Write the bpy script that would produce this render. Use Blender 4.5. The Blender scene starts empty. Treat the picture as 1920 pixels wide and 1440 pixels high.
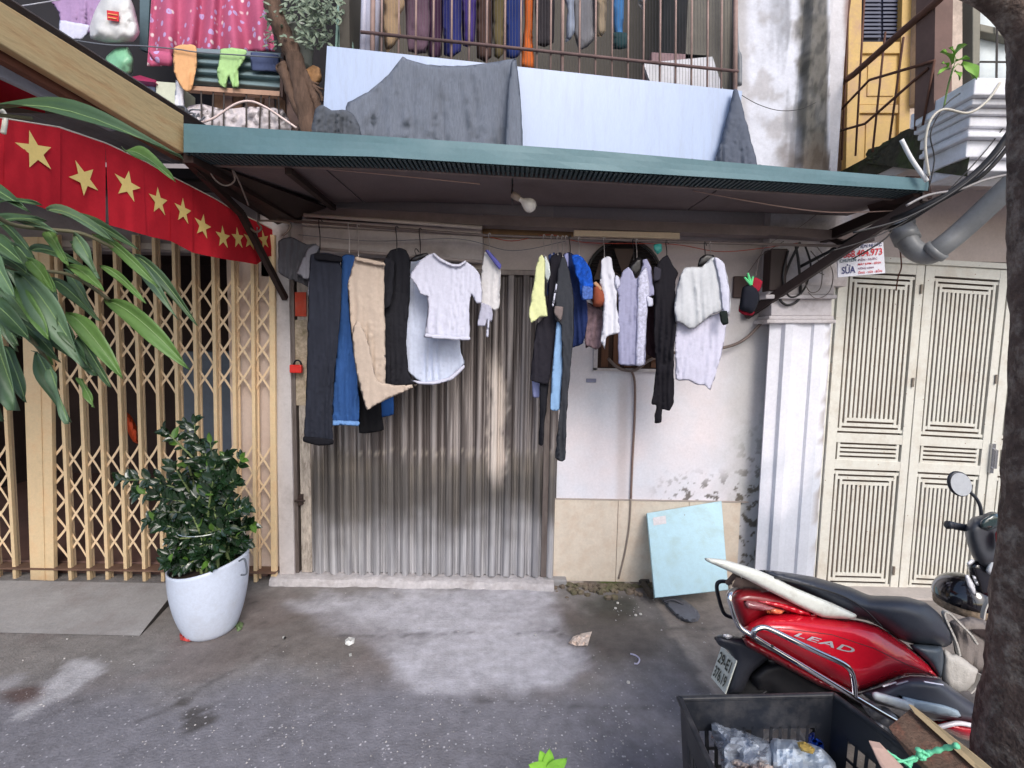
import bpy, bmesh, math, random
import numpy as np
from mathutils import Vector, Matrix, noise
from mathutils.geometry import delaunay_2d_cdt

# ------------------------------------------------------------------ camera, sky, sun, exposure
scene = bpy.context.scene
COL = scene.collection
FPX, PITCH, ROLL, CZ = 900.0, math.radians(4.5), math.radians(1.0), 1.62
cd = bpy.data.cameras.new("camera")
cd.sensor_width = 36.0
cd.lens = 36.0 * FPX / 1920.0
cd.clip_start, cd.clip_end = 0.05, 500.0
cam = bpy.data.objects.new("camera", cd)
COL.objects.link(cam)
RM = Matrix.Rotation(math.pi / 2 - PITCH, 3, 'X') @ Matrix.Rotation(ROLL, 3, 'Z')
cam.matrix_world = Matrix.Translation((0, 0, CZ)) @ RM.to_4x4()
scene.camera = cam

SUN_EL, SUN_ROT = math.radians(40), math.radians(200)
world = bpy.data.worlds.new("World")
scene.world = world
world.use_nodes = True
wn = world.node_tree.nodes
wl = world.node_tree.links
bg = wn["Background"]
sky = wn.new("ShaderNodeTexSky")
sky.sky_type = 'NISHITA'
sky.sun_disc = False
sky.sun_elevation = SUN_EL
sky.sun_rotation = SUN_ROT
sky.air_density, sky.dust_density, sky.ozone_density = 1.0, 2.5, 1.5
wl.new(sky.outputs[0], bg.inputs[0])
bg.inputs[1].default_value = 0.14
sd = bpy.data.lights.new("sun", 'SUN')
sd.energy = 1.1
sd.angle = math.radians(24)
sd.color = (1.0, 0.975, 0.95)
sun = bpy.data.objects.new("sun", sd)
COL.objects.link(sun)
# sun behind the camera, a little to the right
sdir = Vector((math.sin(math.radians(20)) * math.cos(SUN_EL), -math.cos(math.radians(20)) * math.cos(SUN_EL), math.sin(SUN_EL)))
sun.rotation_euler = sdir.to_track_quat('Z', 'Y').to_euler()
sky.sun_rotation = math.atan2(sdir.x, sdir.y)
scene.view_settings.view_transform = 'Standard'
scene.view_settings.look = 'None'
scene.view_settings.exposure = 0.62
scene.view_settings.gamma = 1.0
scene.render.engine = 'CYCLES'
scene.cycles.max_bounces = 8

# ------------------------------------------------------------------ picture <-> place
def ray(px, py):
    return RM @ Vector(((px - 960) / FPX, -(py - 720) / FPX, -1.0))
def P(px, py, Y):
    d = ray(px, py); t = Y / d.y
    return Vector((d.x * t, Y, CZ + d.z * t))
def G(px, py, z=0.0):
    d = ray(px, py); t = (z - CZ) / d.z
    return Vector((d.x * t, d.y * t, z))
def PXc(px, py, X):
    d = ray(px, py); t = X / d.x
    return Vector((X, d.y * t, CZ + d.z * t))
RMT = RM.transposed()
def proj(p):
    q = RMT @ (Vector(p) - Vector((0, 0, CZ)))
    return 960 - FPX * q.x / q.z, 720 + FPX * q.y / q.z
def lerp(a, b, t): return a + (b - a) * t
def sm(a, b, x):
    t = max(0.0, min(1.0, (x - a) / (b - a))) if a != b else float(x > a)
    return t * t * (3 - 2 * t)
def nz(x, y, z=0.0): return noise.noise(Vector((x, y, z)))
def fbm(x, y, z=0.0): return noise.fractal(Vector((x, y, z)), 0.9, 2.1, 4)

# ------------------------------------------------------------------ materials
MATS = {}
def S(*rgb):
    """sRGB 0-255 to linear"""
    return tuple((c / 255 / 12.92 if c / 255 <= 0.04045 else ((c / 255 + 0.055) / 1.055) ** 2.4) for c in rgb)
def mat(name, col, rough=0.6, metal=0.0, var=0.12, scale=8.0, bump=0.0, bscale=40.0, attr=False,
        stretch=None, coat=0.0, dirt=None, dirt_amt=0.35, dscale=3.0, trans=0.0, alpha=1.0, spec=0.5, sss=0.0, speck=None):
    if name in MATS: return MATS[name]
    m = bpy.data.materials.new(name); m.use_nodes = True
    nt = m.node_tree; N = nt.nodes; L = nt.links
    b = N["Principled BSDF"]
    b.inputs['Roughness'].default_value = rough
    b.inputs['Metallic'].default_value = metal
    b.inputs['Specular IOR Level'].default_value = spec
    b.inputs['Coat Weight'].default_value = coat
    b.inputs['Coat Roughness'].default_value = 0.08
    b.inputs['Transmission Weight'].default_value = trans
    b.inputs['Alpha'].default_value = alpha
    tc = N.new('ShaderNodeTexCoord'); mp = N.new('ShaderNodeMapping')
    L.new(tc.outputs['Object'], mp.inputs[0])
    if stretch: mp.inputs['Scale'].default_value = stretch
    if attr:
        a = N.new('ShaderNodeVertexColor'); a.layer_name = 'Col'; base = a.outputs[0]
    else:
        r = N.new('ShaderNodeRGB'); r.outputs[0].default_value = (*col[:3], 1); base = r.outputs[0]
    if var > 0:
        n = N.new('ShaderNodeTexNoise'); n.inputs['Scale'].default_value = scale; n.inputs['Detail'].default_value = 7
        n.inputs['Roughness'].default_value = 0.65
        L.new(mp.outputs[0], n.inputs['Vector'])
        mr = N.new('ShaderNodeMapRange'); mr.inputs[1].default_value = 0.3; mr.inputs[2].default_value = 0.7
        mr.inputs[3].default_value = 1 - var; mr.inputs[4].default_value = 1 + var
        L.new(n.outputs[0], mr.inputs[0])
        mx = N.new('ShaderNodeMix'); mx.data_type = 'RGBA'; mx.blend_type = 'MULTIPLY'; mx.inputs[0].default_value = 1
        L.new(base, mx.inputs[6]); L.new(mr.outputs[0], mx.inputs[7]); base = mx.outputs[2]
    if var > 0.021 and scale < 30:
        nf = N.new('ShaderNodeTexNoise'); nf.inputs['Scale'].default_value = 55; nf.inputs['Detail'].default_value = 8; nf.inputs['Roughness'].default_value = .8
        L.new(mp.outputs[0], nf.inputs['Vector'])
        mf = N.new('ShaderNodeMapRange'); mf.inputs[1].default_value = .3; mf.inputs[2].default_value = .7; mf.inputs[3].default_value = .91; mf.inputs[4].default_value = 1.09
        L.new(nf.outputs[0], mf.inputs[0])
        mxf = N.new('ShaderNodeMix'); mxf.data_type = 'RGBA'; mxf.blend_type = 'MULTIPLY'; mxf.inputs[0].default_value = 1
        L.new(base, mxf.inputs[6]); L.new(mf.outputs[0], mxf.inputs[7]); base = mxf.outputs[2]
    if dirt:
        n2 = N.new('ShaderNodeTexNoise'); n2.inputs['Scale'].default_value = dscale; n2.inputs['Detail'].default_value = 9
        n2.inputs['Roughness'].default_value = 0.7
        L.new(mp.outputs[0], n2.inputs['Vector'])
        mr2 = N.new('ShaderNodeMapRange'); mr2.inputs[1].default_value = 0.48; mr2.inputs[2].default_value = 0.68
        mr2.inputs[3].default_value = 0; mr2.inputs[4].default_value = dirt_amt
        L.new(n2.outputs[0], mr2.inputs[0])
        mx2 = N.new('ShaderNodeMix'); mx2.data_type = 'RGBA'
        L.new(mr2.outputs[0], mx2.inputs[0]); L.new(base, mx2.inputs[6]); mx2.inputs[7].default_value = (*dirt, 1)
        base = mx2.outputs[2]
    if speck:   # (colour, scale, size)
        vo = N.new('ShaderNodeTexVoronoi'); vo.inputs['Scale'].default_value = speck[1]
        L.new(tc.outputs['Object'], vo.inputs['Vector'])
        sp = N.new('ShaderNodeSeparateColor'); L.new(vo.outputs['Color'], sp.inputs[0])
        dv = N.new('ShaderNodeMath'); dv.operation = 'DIVIDE'; L.new(vo.outputs['Distance'], dv.inputs[0])
        if attr:
            pw_ = N.new('ShaderNodeMath'); pw_.operation = 'POWER'; L.new(sp.outputs[1], pw_.inputs[0]); pw_.inputs[1].default_value = 2.5
            L.new(pw_.outputs[0], dv.inputs[1])
        else: dv.inputs[1].default_value = 1
        cr = N.new('ShaderNodeMapRange'); cr.inputs[1].default_value = speck[2]; cr.inputs[2].default_value = speck[2] * 0.55
        cr.inputs[3].default_value = 0; cr.inputs[4].default_value = 1
        L.new(dv.outputs[0], cr.inputs[0])
        gt = N.new('ShaderNodeMath'); gt.operation = 'GREATER_THAN'; gt.inputs[1].default_value = 0.35 if attr else 0.72
        L.new(sp.outputs[0], gt.inputs[0])
        mu = N.new('ShaderNodeMath'); mu.operation = 'MULTIPLY'; L.new(cr.outputs[0], mu.inputs[0]); L.new(gt.outputs[0], mu.inputs[1])
        fac = mu.outputs[0]
        if attr:
            mu2 = N.new('ShaderNodeMath'); mu2.operation = 'MULTIPLY'; L.new(fac, mu2.inputs[0]); L.new(a.outputs[1], mu2.inputs[1]); fac = mu2.outputs[0]
        mx3 = N.new('ShaderNodeMix'); mx3.data_type = 'RGBA'; L.new(fac, mx3.inputs[0]); L.new(base, mx3.inputs[6])
        mx3.inputs[7].default_value = (*speck[0], 1); base = mx3.outputs[2]
    L.new(base, b.inputs['Base Color'])
    if bump > 0:
        nb = N.new('ShaderNodeTexNoise'); nb.inputs['Scale'].default_value = bscale; nb.inputs['Detail'].default_value = 6
        L.new(mp.outputs[0], nb.inputs['Vector'])
        bp = N.new('ShaderNodeBump'); bp.inputs['Strength'].default_value = min(1, bump); bp.inputs['Distance'].default_value = 0.01
        L.new(nb.outputs[0], bp.inputs['Height']); L.new(bp.outputs[0], b.inputs['Normal'])
    MATS[name] = m
    return m

# ------------------------------------------------------------------ mesh building
class MB:
    def __init__(s): s.v = []; s.f = []; s.mi = []; s.k = 0
    def add(s, vs, fs):
        o = len(s.v); s.v += [Vector(p) for p in vs]
        s.f += [tuple(i + o for i in f) for f in fs]; s.mi += [s.k] * len(fs); return s
    def hexa(s, c):   # 8 corners: bottom ring 0-3, top ring 4-7
        return s.add(c, [(0, 3, 2, 1), (4, 5, 6, 7), (0, 1, 5, 4), (1, 2, 6, 5), (2, 3, 7, 6), (3, 0, 4, 7)])
    def box(s, a, b):
        x0, y0, z0 = a; x1, y1, z1 = b
        return s.hexa([(x0, y0, z0), (x1, y0, z0), (x1, y1, z0), (x0, y1, z0), (x0, y0, z1), (x1, y0, z1), (x1, y1, z1), (x0, y1, z1)])
    def tube(s, pts, r, n=8, cap=True):
        pts = [Vector(p) for p in pts]; m = len(pts)
        rs = list(r) if hasattr(r, '__len__') else [r] * m
        o = len(s.v); up = None
        for i, p in enumerate(pts):
            t = (pts[min(i + 1, m - 1)] - pts[max(i - 1, 0)])
            if t.length < 1e-9: t = Vector((0, 0, 1))
            t.normalize()
            if up is None: up = Vector((0, 0, 1)) if abs(t.z) < 0.9 else Vector((1, 0, 0))
            a = t.cross(up)
            if a.length < 1e-4: a = t.cross(Vector((0, 1, 0)))
            a.normalize(); b = a.cross(t).normalized(); up = b
            for k in range(n):
                w = 2 * math.pi * k / n
                s.v.append(p + (a * math.cos(w) + b * math.sin(w)) * rs[i])
        for i in range(m - 1):
            for k in range(n):
                k2 = (k + 1) % n
                s.f.append((o + i * n + k, o + i * n + k2, o + (i + 1) * n + k2, o + (i + 1) * n + k)); s.mi.append(s.k)
        if cap:
            s.f.append(tuple(o + k for k in range(n))[::-1]); s.mi.append(s.k)
            s.f.append(tuple(o + (m - 1) * n + k for k in range(n))); s.mi.append(s.k)
        return s
    def lathe(s, prof, c, axis='Z', n=24, sq=1.0):
        c = Vector(c); o = len(s.v); m = len(prof)
        for r, h in prof:
            for k in range(n):
                w = 2 * math.pi * k / n
                a, b = r * math.cos(w), r * math.sin(w) * sq
                s.v.append(c + (Vector((a, b, h)) if axis == 'Z' else Vector((a, h, b)) if axis == 'Y' else Vector((h, a, b))))
        for i in range(m - 1):
            for k in range(n):
                k2 = (k + 1) % n
                s.f.append((o + i * n + k, o + i * n + k2, o + (i + 1) * n + k2, o + (i + 1) * n + k)); s.mi.append(s.k)
        return s
    def prism(s, poly, vec):   # poly list of 3D points, extruded by vec
        n = len(poly); vec = Vector(vec); pts = [Vector(p) for p in poly]
        fs = [tuple(range(n))[::-1], tuple(range(n, 2 * n))] + [(i, (i + 1) % n, n + (i + 1) % n, n + i) for i in range(n)]
        return s.add(pts + [p + vec for p in pts], fs)
    def grid(s, fn, nu, nv):
        o = len(s.v)
        for j in range(nv + 1):
            for i in range(nu + 1): s.v.append(Vector(fn(i / nu, j / nv)))
        for j in range(nv):
            for i in range(nu):
                a = o + j * (nu + 1) + i; s.f.append((a, a + 1, a + nu + 2, a + nu + 1)); s.mi.append(s.k)
        return s

def wloc(o):
    v = Vector((0, 0, 0))
    while o is not None: v = v + Vector(o.location); o = o.parent
    return v
def part(name, mb, m, parent=None, smooth=False, bevel=0.0, label=None, origin=None, solid=0.0, subsurf=0, kind=None, recalc=True):
    me = bpy.data.meshes.new(name)
    if parent is None and origin is None:
        xs = [v.x for v in mb.v]; ys = [v.y for v in mb.v]; zs = [v.z for v in mb.v]
        origin = Vector(((min(xs) + max(xs)) / 2, (min(ys) + max(ys)) / 2, min(zs)))
    base = wloc(parent) if parent is not None else Vector(origin)
    me.from_pydata([tuple(v - base) for v in mb.v], [], mb.f)
    ms = m if isinstance(m, (list, tuple)) else [m]
    for q in ms: me.materials.append(q)
    if len(ms) > 1: me.polygons.foreach_set('material_index', mb.mi)
    if smooth: me.polygons.foreach_set('use_smooth', [True] * len(me.polygons))
    me.update()
    if recalc:
        bm = bmesh.new(); bm.from_mesh(me); bmesh.ops.recalc_face_normals(bm, faces=bm.faces); bm.to_mesh(me); bm.free()
    o = bpy.data.objects.new(name, me); COL.objects.link(o)
    if parent is not None: o.parent = parent
    else: o.location = base
    if bevel > 0:
        q = o.modifiers.new('bevel', 'BEVEL'); q.width = bevel; q.segments = 2; q.limit_method = 'ANGLE'
    if solid: q = o.modifiers.new('solid', 'SOLIDIFY'); q.thickness = solid; q.offset = 0
    if subsurf: q = o.modifiers.new('sub', 'SUBSURF'); q.levels = subsurf; q.render_levels = subsurf
    if label: o['label'] = label
    if kind: o['kind'] = kind
    return o
def tag(o, label, cat, group=None, kind=None):
    o['label'] = label; o['category'] = cat
    if group: o['group'] = group
    if kind: o['kind'] = kind
    return o
def thing(name, label, cat, loc=(0, 0, 0), group=None):
    o = bpy.data.objects.new(name, None); COL.objects.link(o); o.empty_display_size = 0.1
    o.location = loc; return tag(o, label, cat, group)
def struct(name, mb, m, **k):
    o = part(name, mb, m, **k); o['kind'] = 'structure'; return o
def paint(o, fn):
    me = o.data; base = wloc(o)
    ca = me.color_attributes.new('Col', 'FLOAT_COLOR', 'POINT')
    buf = np.ones((len(me.vertices), 4), dtype=np.float32)
    for i, v in enumerate(me.vertices):
        c = fn(v.co + base); buf[i, :len(c)] = c
    ca.data.foreach_set('color', buf.ravel())

TENS = [0.4]
def smooth_poly(pts, seg=4):
    n = len(pts); out = []
    for i in range(n):
        p0, p1, p2, p3 = [Vector(pts[(i + k - 1) % n]) for k in range(4)]
        for j in range(seg):
            t = j / seg
            # centripetal-ish: reduced tension keeps corners
            a = p1 * 2; b = (p2 - p0) * 0.8; c = 2 * p0 * 0.8 - 5 * p1 + 4 * p2 + 0 * p3
            m1 = (p2 - p0) * TENS[0]; m2 = (p3 - p1) * TENS[0]
            h = (2 * t**3 - 3 * t**2 + 1) * p1 + (t**3 - 2 * t**2 + t) * m1 + (-2 * t**3 + 3 * t**2) * p2 + (t**3 - t**2) * m2
            out.append((h.x, h.y))
    return out
def curve3(pts, seg=6):
    pts = [Vector(p) for p in pts]; n = len(pts); out = []
    for i in range(n - 1):
        p0, p1, p2, p3 = pts[max(i - 1, 0)], pts[i], pts[i + 1], pts[min(i + 2, n - 1)]
        for j in range(seg):
            t = j / seg; m1 = (p2 - p0) * 0.5; m2 = (p3 - p1) * 0.5
            out.append((2 * t**3 - 3 * t**2 + 1) * p1 + (t**3 - 2 * t**2 + t) * m1 + (-2 * t**3 + 3 * t**2) * p2 + (t**3 - t**2) * m2)
    out.append(pts[-1]); return out
def cpx(pts, Y, seg=6):
    """smooth 3D path through picture points (px,py[,Y])"""
    return curve3([P(p[0], p[1], p[2] if len(p) > 2 else Y) for p in pts], seg)

def inflate(outline, Y, bulge=0.02, back=0.02, step=6.0, R=12.0, fold=0.0, ffreq=9.0, seed=0, smooth=3, slant=0.0, mapf=None, mb=None, crumple=0.0, cfreq=14.0, pw=0.5):
    """closed solid whose silhouette is an outline: rounded front and back with cloth folds"""
    pts = smooth_poly(outline, smooth) if smooth else [tuple(p) for p in outline]
    dense = []
    for i in range(len(pts)):
        a, b = pts[i], pts[(i + 1) % len(pts)]
        n = max(1, int(math.hypot(b[0] - a[0], b[1] - a[1]) / step))
        for k in range(n): dense.append((a[0] + (b[0] - a[0]) * k / n, a[1] + (b[1] - a[1]) * k / n))
    B = np.array(dense); nb = len(B)
    if fold:
        jit = 1.5 if fold > .01 else .6
        B = B + np.array([(jit * nz(a * .07, b * .07, seed + 41) + .2 * jit * nz(a * .2, b * .2, seed), jit * nz(a * .07, b * .11, seed + 51)) for a, b in dense])
    x0, y0 = B.min(0); x1, y1 = B.max(0)
    rnd = np.random.RandomState(seed + 1)
    gx, gy = np.meshgrid(np.arange(x0 + step / 2, x1, step), np.arange(y0 + step / 2, y1, step))
    g = np.stack([gx.ravel(), gy.ravel()], 1)
    if len(g):
        g = g + rnd.uniform(-step * .15, step * .15, g.shape)
        A = B; C = np.roll(B, -1, axis=0)
        inside = np.zeros(len(g), bool)
        for (ax, ay), (bx, by) in zip(A, C):
            c = ((ay > g[:, 1]) != (by > g[:, 1]))
            if ay != by: inside ^= c & (g[:, 0] < (bx - ax) * (g[:, 1] - ay) / (by - ay) + ax)
        g = g[inside]
    def dist(q):
        A = B; D = np.roll(B, -1, axis=0) - A
        L2 = (D ** 2).sum(1) + 1e-9
        t = np.clip(((q[:, None, :] - A[None]) * D[None]).sum(2) / L2[None], 0, 1)
        pr = A[None] + t[..., None] * D[None]
        return np.sqrt(((q[:, None, :] - pr) ** 2).sum(2)).min(1)
    if len(g):
        d = dist(g); g = g[d > step * 0.35]
    allp = np.vstack([B, g]) if len(g) else B
    res = delaunay_2d_cdt([Vector(p) for p in allp], [(i, (i + 1) % nb) for i in range(nb)], [], 1, 1e-4)
    vs, es, fs = res[0], res[1], res[2]
    q = np.array([(v.x, v.y) for v in vs]); d = dist(q)
    own = mb is None
    if own: mb = MB()
    front = []; backv = []
    cx, cy = (x0 + x1) / 2, (y0 + y1) / 2
    for i, (x, y) in enumerate(q):
        t = min(1.0, d[i] / R); pr = (1 - (1 - t) ** 2) ** pw if t > 0 else 0
        yy = Y(x, y) if callable(Y) else Y + slant * (y - cy)
        w = 0.0
        if fold:
            low = (y - y0) / max(1, y1 - y0)
            wx = x + 9 * nz(x * .012, y * .007, seed) + (y - y0) * .10 * nz(seed * 1.3, 4.2)
            s1 = math.sin(wx * ffreq * .021 + 4.2 * nz(wx * .022, y * .005, seed + 7)); s2 = math.sin(wx * ffreq * .047 + 3 * nz(wx * .03, y * .006, seed + 17))
            am = max(.05, .5 + 1.9 * nz(wx * .028, y * .007, seed + 31))
            w = fold * (0.3 + 0.9 * low) * (1.0 * am * ((1 - abs(s1)) ** 1.4 - .4) + .38 * ((1 - abs(s2)) ** 1.6 - .3) + .10 * (1 - 2 * abs(nz((x + y * .8) * .022, (y - x * .6) * .012, seed + 61)) ** .6))
        if crumple: w += crumple * (nz(x * cfreq * .004, y * cfreq * .004, seed + 3) + .5 * nz(x * cfreq * .01, y * cfreq * .01, seed + 9))
        on = d[i] < 0.01
        f_ = bulge * pr + w
        b_ = back * pr - w
        if mapf: front.append(mapf(x, y, f_)); backv.append(mapf(x, y, -b_))
        else: front.append(P(x, y, yy - f_)); backv.append(P(x, y, yy + b_))
        if on: backv[-1] = front[-1]
    o = len(mb.v); n = len(q); idx = {}
    mb.v += front; bi = []
    for i in range(n):
        if d[i] < 0.01: bi.append(o + i)
        else: bi.append(len(mb.v)); mb.v.append(backv[i])
    for f in fs:
        mb.f.append(tuple(o + i for i in f)); mb.mi.append(mb.k)
        mb.f.append(tuple(bi[i] for i in f)[::-1]); mb.mi.append(mb.k)
    return mb
def text_mb(s, size, org, ux, uy, mb, shear=0.0, depth=0.0, bold=0.0, align='LEFT'):
    """letters laid along ux/uy from org"""
    cu = bpy.data.curves.new('txt', 'FONT'); cu.body = s; cu.size = size; cu.shear = shear; cu.offset = bold; cu.align_x = align
    cu.resolution_u = 3
    ob = bpy.data.objects.new('txt', cu); COL.objects.link(ob)
    dg = bpy.context.evaluated_depsgraph_get(); dg.update()
    me = bpy.data.meshes.new_from_object(ob.evaluated_get(dg))
    org = Vector(org); ux = Vector(ux).normalized(); uy = Vector(uy); uy = (uy - ux * uy.dot(ux)).normalized()
    mb.add([org + ux * v.co.x + uy * v.co.y for v in me.vertices], [tuple(p.vertices) for p in me.polygons])
    bpy.data.objects.remove(ob); bpy.data.curves.remove(cu); bpy.data.meshes.remove(me)
    return mb
def in_poly(x, y, poly):
    c = False; n = len(poly)
    for i in range(n):
        ax, ay = poly[i]; bx, by = poly[(i + 1) % n]
        if (ay > y) != (by > y) and x < (bx - ax) * (y - ay) / (by - ay) + ax: c = not c
    return c
def pdist(x, y, poly):
    """signed distance in picture units, positive inside"""
    best = 1e9; n = len(poly)
    for i in range(n):
        ax, ay = poly[i]; bx, by = poly[(i + 1) % n]; dx, dy = bx - ax, by - ay
        t = max(0, min(1, ((x - ax) * dx + (y - ay) * dy) / (dx * dx + dy * dy + 1e-9)))
        best = min(best, math.hypot(x - ax - t * dx, y - ay - t * dy))
    return best if in_poly(x, y, poly) else -best
def mixc(a, b, t): return tuple(a[i] + (b[i] - a[i]) * t for i in range(3))
random.seed(7)
FY = 3.2      # the plane of the street front

# ------------------------------------------------------------------ ground
def axis(lo, hi, d, far):
    a = list(np.arange(lo, hi + d / 2, d)); 
    return [-far, -far * .4, lo - 1.5] + a + [hi + 1.5, far * .4, far]
gxs = axis(-3.6, 3.2, 0.03, 60); gys = [-60, -20, -5, -1] + list(np.arange(0.4, 3.26, 0.025)) + [3.6, 6, 20, 60]
mb = MB()
for y in gys:
    for x in gxs:
        z = 0.0
        if 0.4 < y < 3.2 and abs(x) < 3.6: z = 0.006 * fbm(x * 2.5, y * 2.5) 
        if y > 3.3: z = -0.05
        mb.v.append(Vector((x, y, z)))
nx = len(gxs)
for j in range(len(gys) - 1):
    for i in range(nx - 1):
        a = j * nx + i; mb.f.append((a, a + 1, a + nx + 1, a + nx)); mb.mi.append(0)
gm = mat('asphalt and worn concrete', None, rough=0.85, var=0.22, scale=14, bump=0.5, bscale=90, attr=True,
         dirt=S(70, 66, 64), dirt_amt=0.35, dscale=2.2, speck=(S(188, 186, 192), 62, 0.42))
ground = struct('ground', mb, gm, smooth=True, origin=(0, 0, 0), recalc=False)
APRON = [(540, 1128), (780, 1105), (1030, 1090), (1060, 1165), (1105, 1230), (1070, 1290), (960, 1305), (790, 1300), (745, 1270), (700, 1215), (600, 1180)]
WALK = [(1215, 1095), (1255, 1185), (1300, 1245), (1345, 1320), (1500, 1500), (2400, 1500), (2400, 1050), (1225, 1060)]
SPLASH = [(25, 1345), (60, 1300), (110, 1262), (125, 1240), (190, 1236), (195, 1258), (150, 1290), (95, 1315), (50, 1345)]
SPLASH2 = [(-40, 1285), (40, 1262), (48, 1270), (0, 1300)]
def gcol(p):
    if p.y < 0.4 or p.y > 3.3 or abs(p.x) > 3.6: return (*S(104, 102, 106), 1)
    x, y = proj(p)
    n = fbm(p.x * 3, p.y * 3); n2 = fbm(p.x * 9 + 5, p.y * 9)
    asph = S(124, 123, 130); conc = S(130, 126, 124)
    t = sm(1330, 1230, y + 30 * n + 0.02 * (x - 700))
    c = mixc(asph, conc, t)
    c = mixc(c, S(112, 100, 98), 0.5 * sm(.05, .4, fbm(p.x * 1.6 + 8, p.y * 1.6)) * t)
    c = mixc(c, S(190, 189, 197), sm(-16, 20, pdist(x, y, APRON) + 12 * n + 10 * n2) * (.86 + .2 * fbm(p.x * 5, p.y * 22)))
    w = pdist(x, y, WALK) + 5 * n2
    c = mixc(c, S(100, 97, 95), 0.6 * sm(-34, -4, w) * (1 - sm(-2, 4, w)))
    c = mixc(c, S(138, 130, 124), sm(-2, 5, w))
    c = mixc(c, S(176, 168, 160), sm(-2, 5, w) * (1 - sm(14, 34, w)) * sm(1150, 1200, y) * .7)
    c = mixc(c, S(184, 183, 188), sm(-7, 5, pdist(x, y, SPLASH) + 7 * n2) * .85)
    c = mixc(c, S(160, 158, 162), sm(-6, 5, pdist(x, y, SPLASH2) + 5 * n2) * .8)
    def spot(cx, cy, rx, ry): return math.hypot((x - cx) / rx, (y - cy) / ry)
    c = mixc(c, S(62, 58, 54), .75 * (1 - sm(.6, .95, spot(372, 1347, 42, 26) + 1.1 * n2 + .5 * n)))
    c = mixc(c, S(86, 62, 56), .8 * (1 - sm(.4, 1.1, spot(40, 1303, 48, 22) + .4 * n2)))
    c = mixc(c, S(48, 52, 42), .8 * (1 - sm(.4, 1.15, spot(1160, 1142, 85, 36) + .5 * n)))
    c = mixc(c, S(84, 75, 66), .6 * (1 - sm(.5, 1.2, spot(1150, 1190, 150, 60) + .4 * n)))
    c = mixc(c, S(98, 88, 82), .5 * (1 - sm(.5, 1.2, spot(560, 1200, 180, 60) + .4 * n)))
    # old crack lines
    for (ax, ay, bx, by) in ((520, 1215, 230, 1365), (640, 1192, 1040, 1186), (1260, 1178, 1380, 1172), (0, 1385, 180, 1300), (470, 1130, 520, 1215), (1040, 1186, 1130, 1250), (880, 1310, 1240, 1330)):
        L2 = (bx - ax) ** 2 + (by - ay) ** 2; tt = max(0, min(1, ((x - ax) * (bx - ax) + (y - ay) * (by - ay)) / L2))
        dd = math.hypot(x - ax - tt * (bx - ax) + 9 * n2, y - ay - tt * (by - ay) + 9 * n) + 3 * abs(n2)
        c = mixc(c, S(70, 66, 66), .5 * (1 - sm(1.5, 5, dd)))
    speck = sm(1180, 1390, y + 40 * n) * (1 - .8 * sm(-5, 10, w))
    return (*c, speck)
paint(ground, gcol)

random.seed(3); mb = MB()
def chip(x, y, r):
    c = Vector((x, y, .002)); a = random.uniform(0, 3)
    v = [c + Vector((r * math.cos(a + k * 1.26) * random.uniform(.6, 1.1), r * math.sin(a + k * 1.26) * random.uniform(.6, 1.1), -.002)) for k in range(5)] + [c + Vector((random.uniform(-.3, .3) * r, 0, r * .55))]
    mb.add(v, [(k, (k + 1) % 5, 5) for k in range(5)])
for k in range(950):
    px, py = random.uniform(-20, 1320), 1190 + 280 * random.random() ** .55
    q = G(px, py); 
    if fbm(q.x * 2.2, q.y * 2.2, 5) < -.12 and random.random() < .8: continue
    chip(q.x, q.y, .0016 + .0045 * random.random() ** 3)
for cx_, cy_, n_, s_ in ((1140, 1395, 34, 34), (1020, 1395, 8, 12), (1195, 1150, 14, 26), (420, 1180, 12, 40), (1190, 1110, 30, 60), (700, 1150, 20, 90), (150, 1160, 14, 120), (1300, 1190, 20, 50)):
    for k in range(n_):
        q = G(cx_ + random.gauss(0, s_), cy_ + random.gauss(0, s_ * .4)); chip(q.x, q.y, .002 + .006 * random.random() ** 2)
tag(part('gravel', mb, mat('pale grit', S(176, 172, 170), rough=.9, var=.4, scale=25), origin=(0, 0, 0)), 'loose pale grit scattered over the asphalt', 'gravel', kind='stuff')
mb = MB()
for k in range(120):
    q = G(random.uniform(1040, 1215), random.gauss(1104, 9)); q.y = min(q.y, 3.15); r = random.uniform(.006, .028); c = q + Vector((0, 0, r * .3))
    vs = [c + Vector((r * math.cos(a) * random.uniform(.7, 1.2), r * math.sin(a) * random.uniform(.6, 1.1), h * r)) for h in (-.5, .35) for a in np.linspace(.4, 5.6, 5)] + [c + Vector((0, 0, r * .8))]
    mb.add(vs, [(i, (i + 1) % 5, 5 + (i + 1) % 5, 5 + i) for i in range(5)] + [(5 + i, 5 + (i + 1) % 5, 10) for i in range(5)])
tag(part('rubble', mb, mat('mossy rubble stones', S(112, 100, 88), rough=.95, var=.5, scale=9, dirt=S(74, 84, 38), dirt_amt=.7, dscale=4), origin=(0, 0, 0)), 'broken stones and moss along the foot of the tiled wall', 'rubble', kind='stuff')
concm = mat('trowelled concrete', S(150, 148, 148), rough=.8, var=.12, scale=6, bump=.3, bscale=60, dirt=S(110, 96, 92), dirt_amt=.5, dscale=2)
concd = mat('dark concrete side', S(66, 62, 60), rough=.9, var=.2, scale=10, bump=.4)
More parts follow.
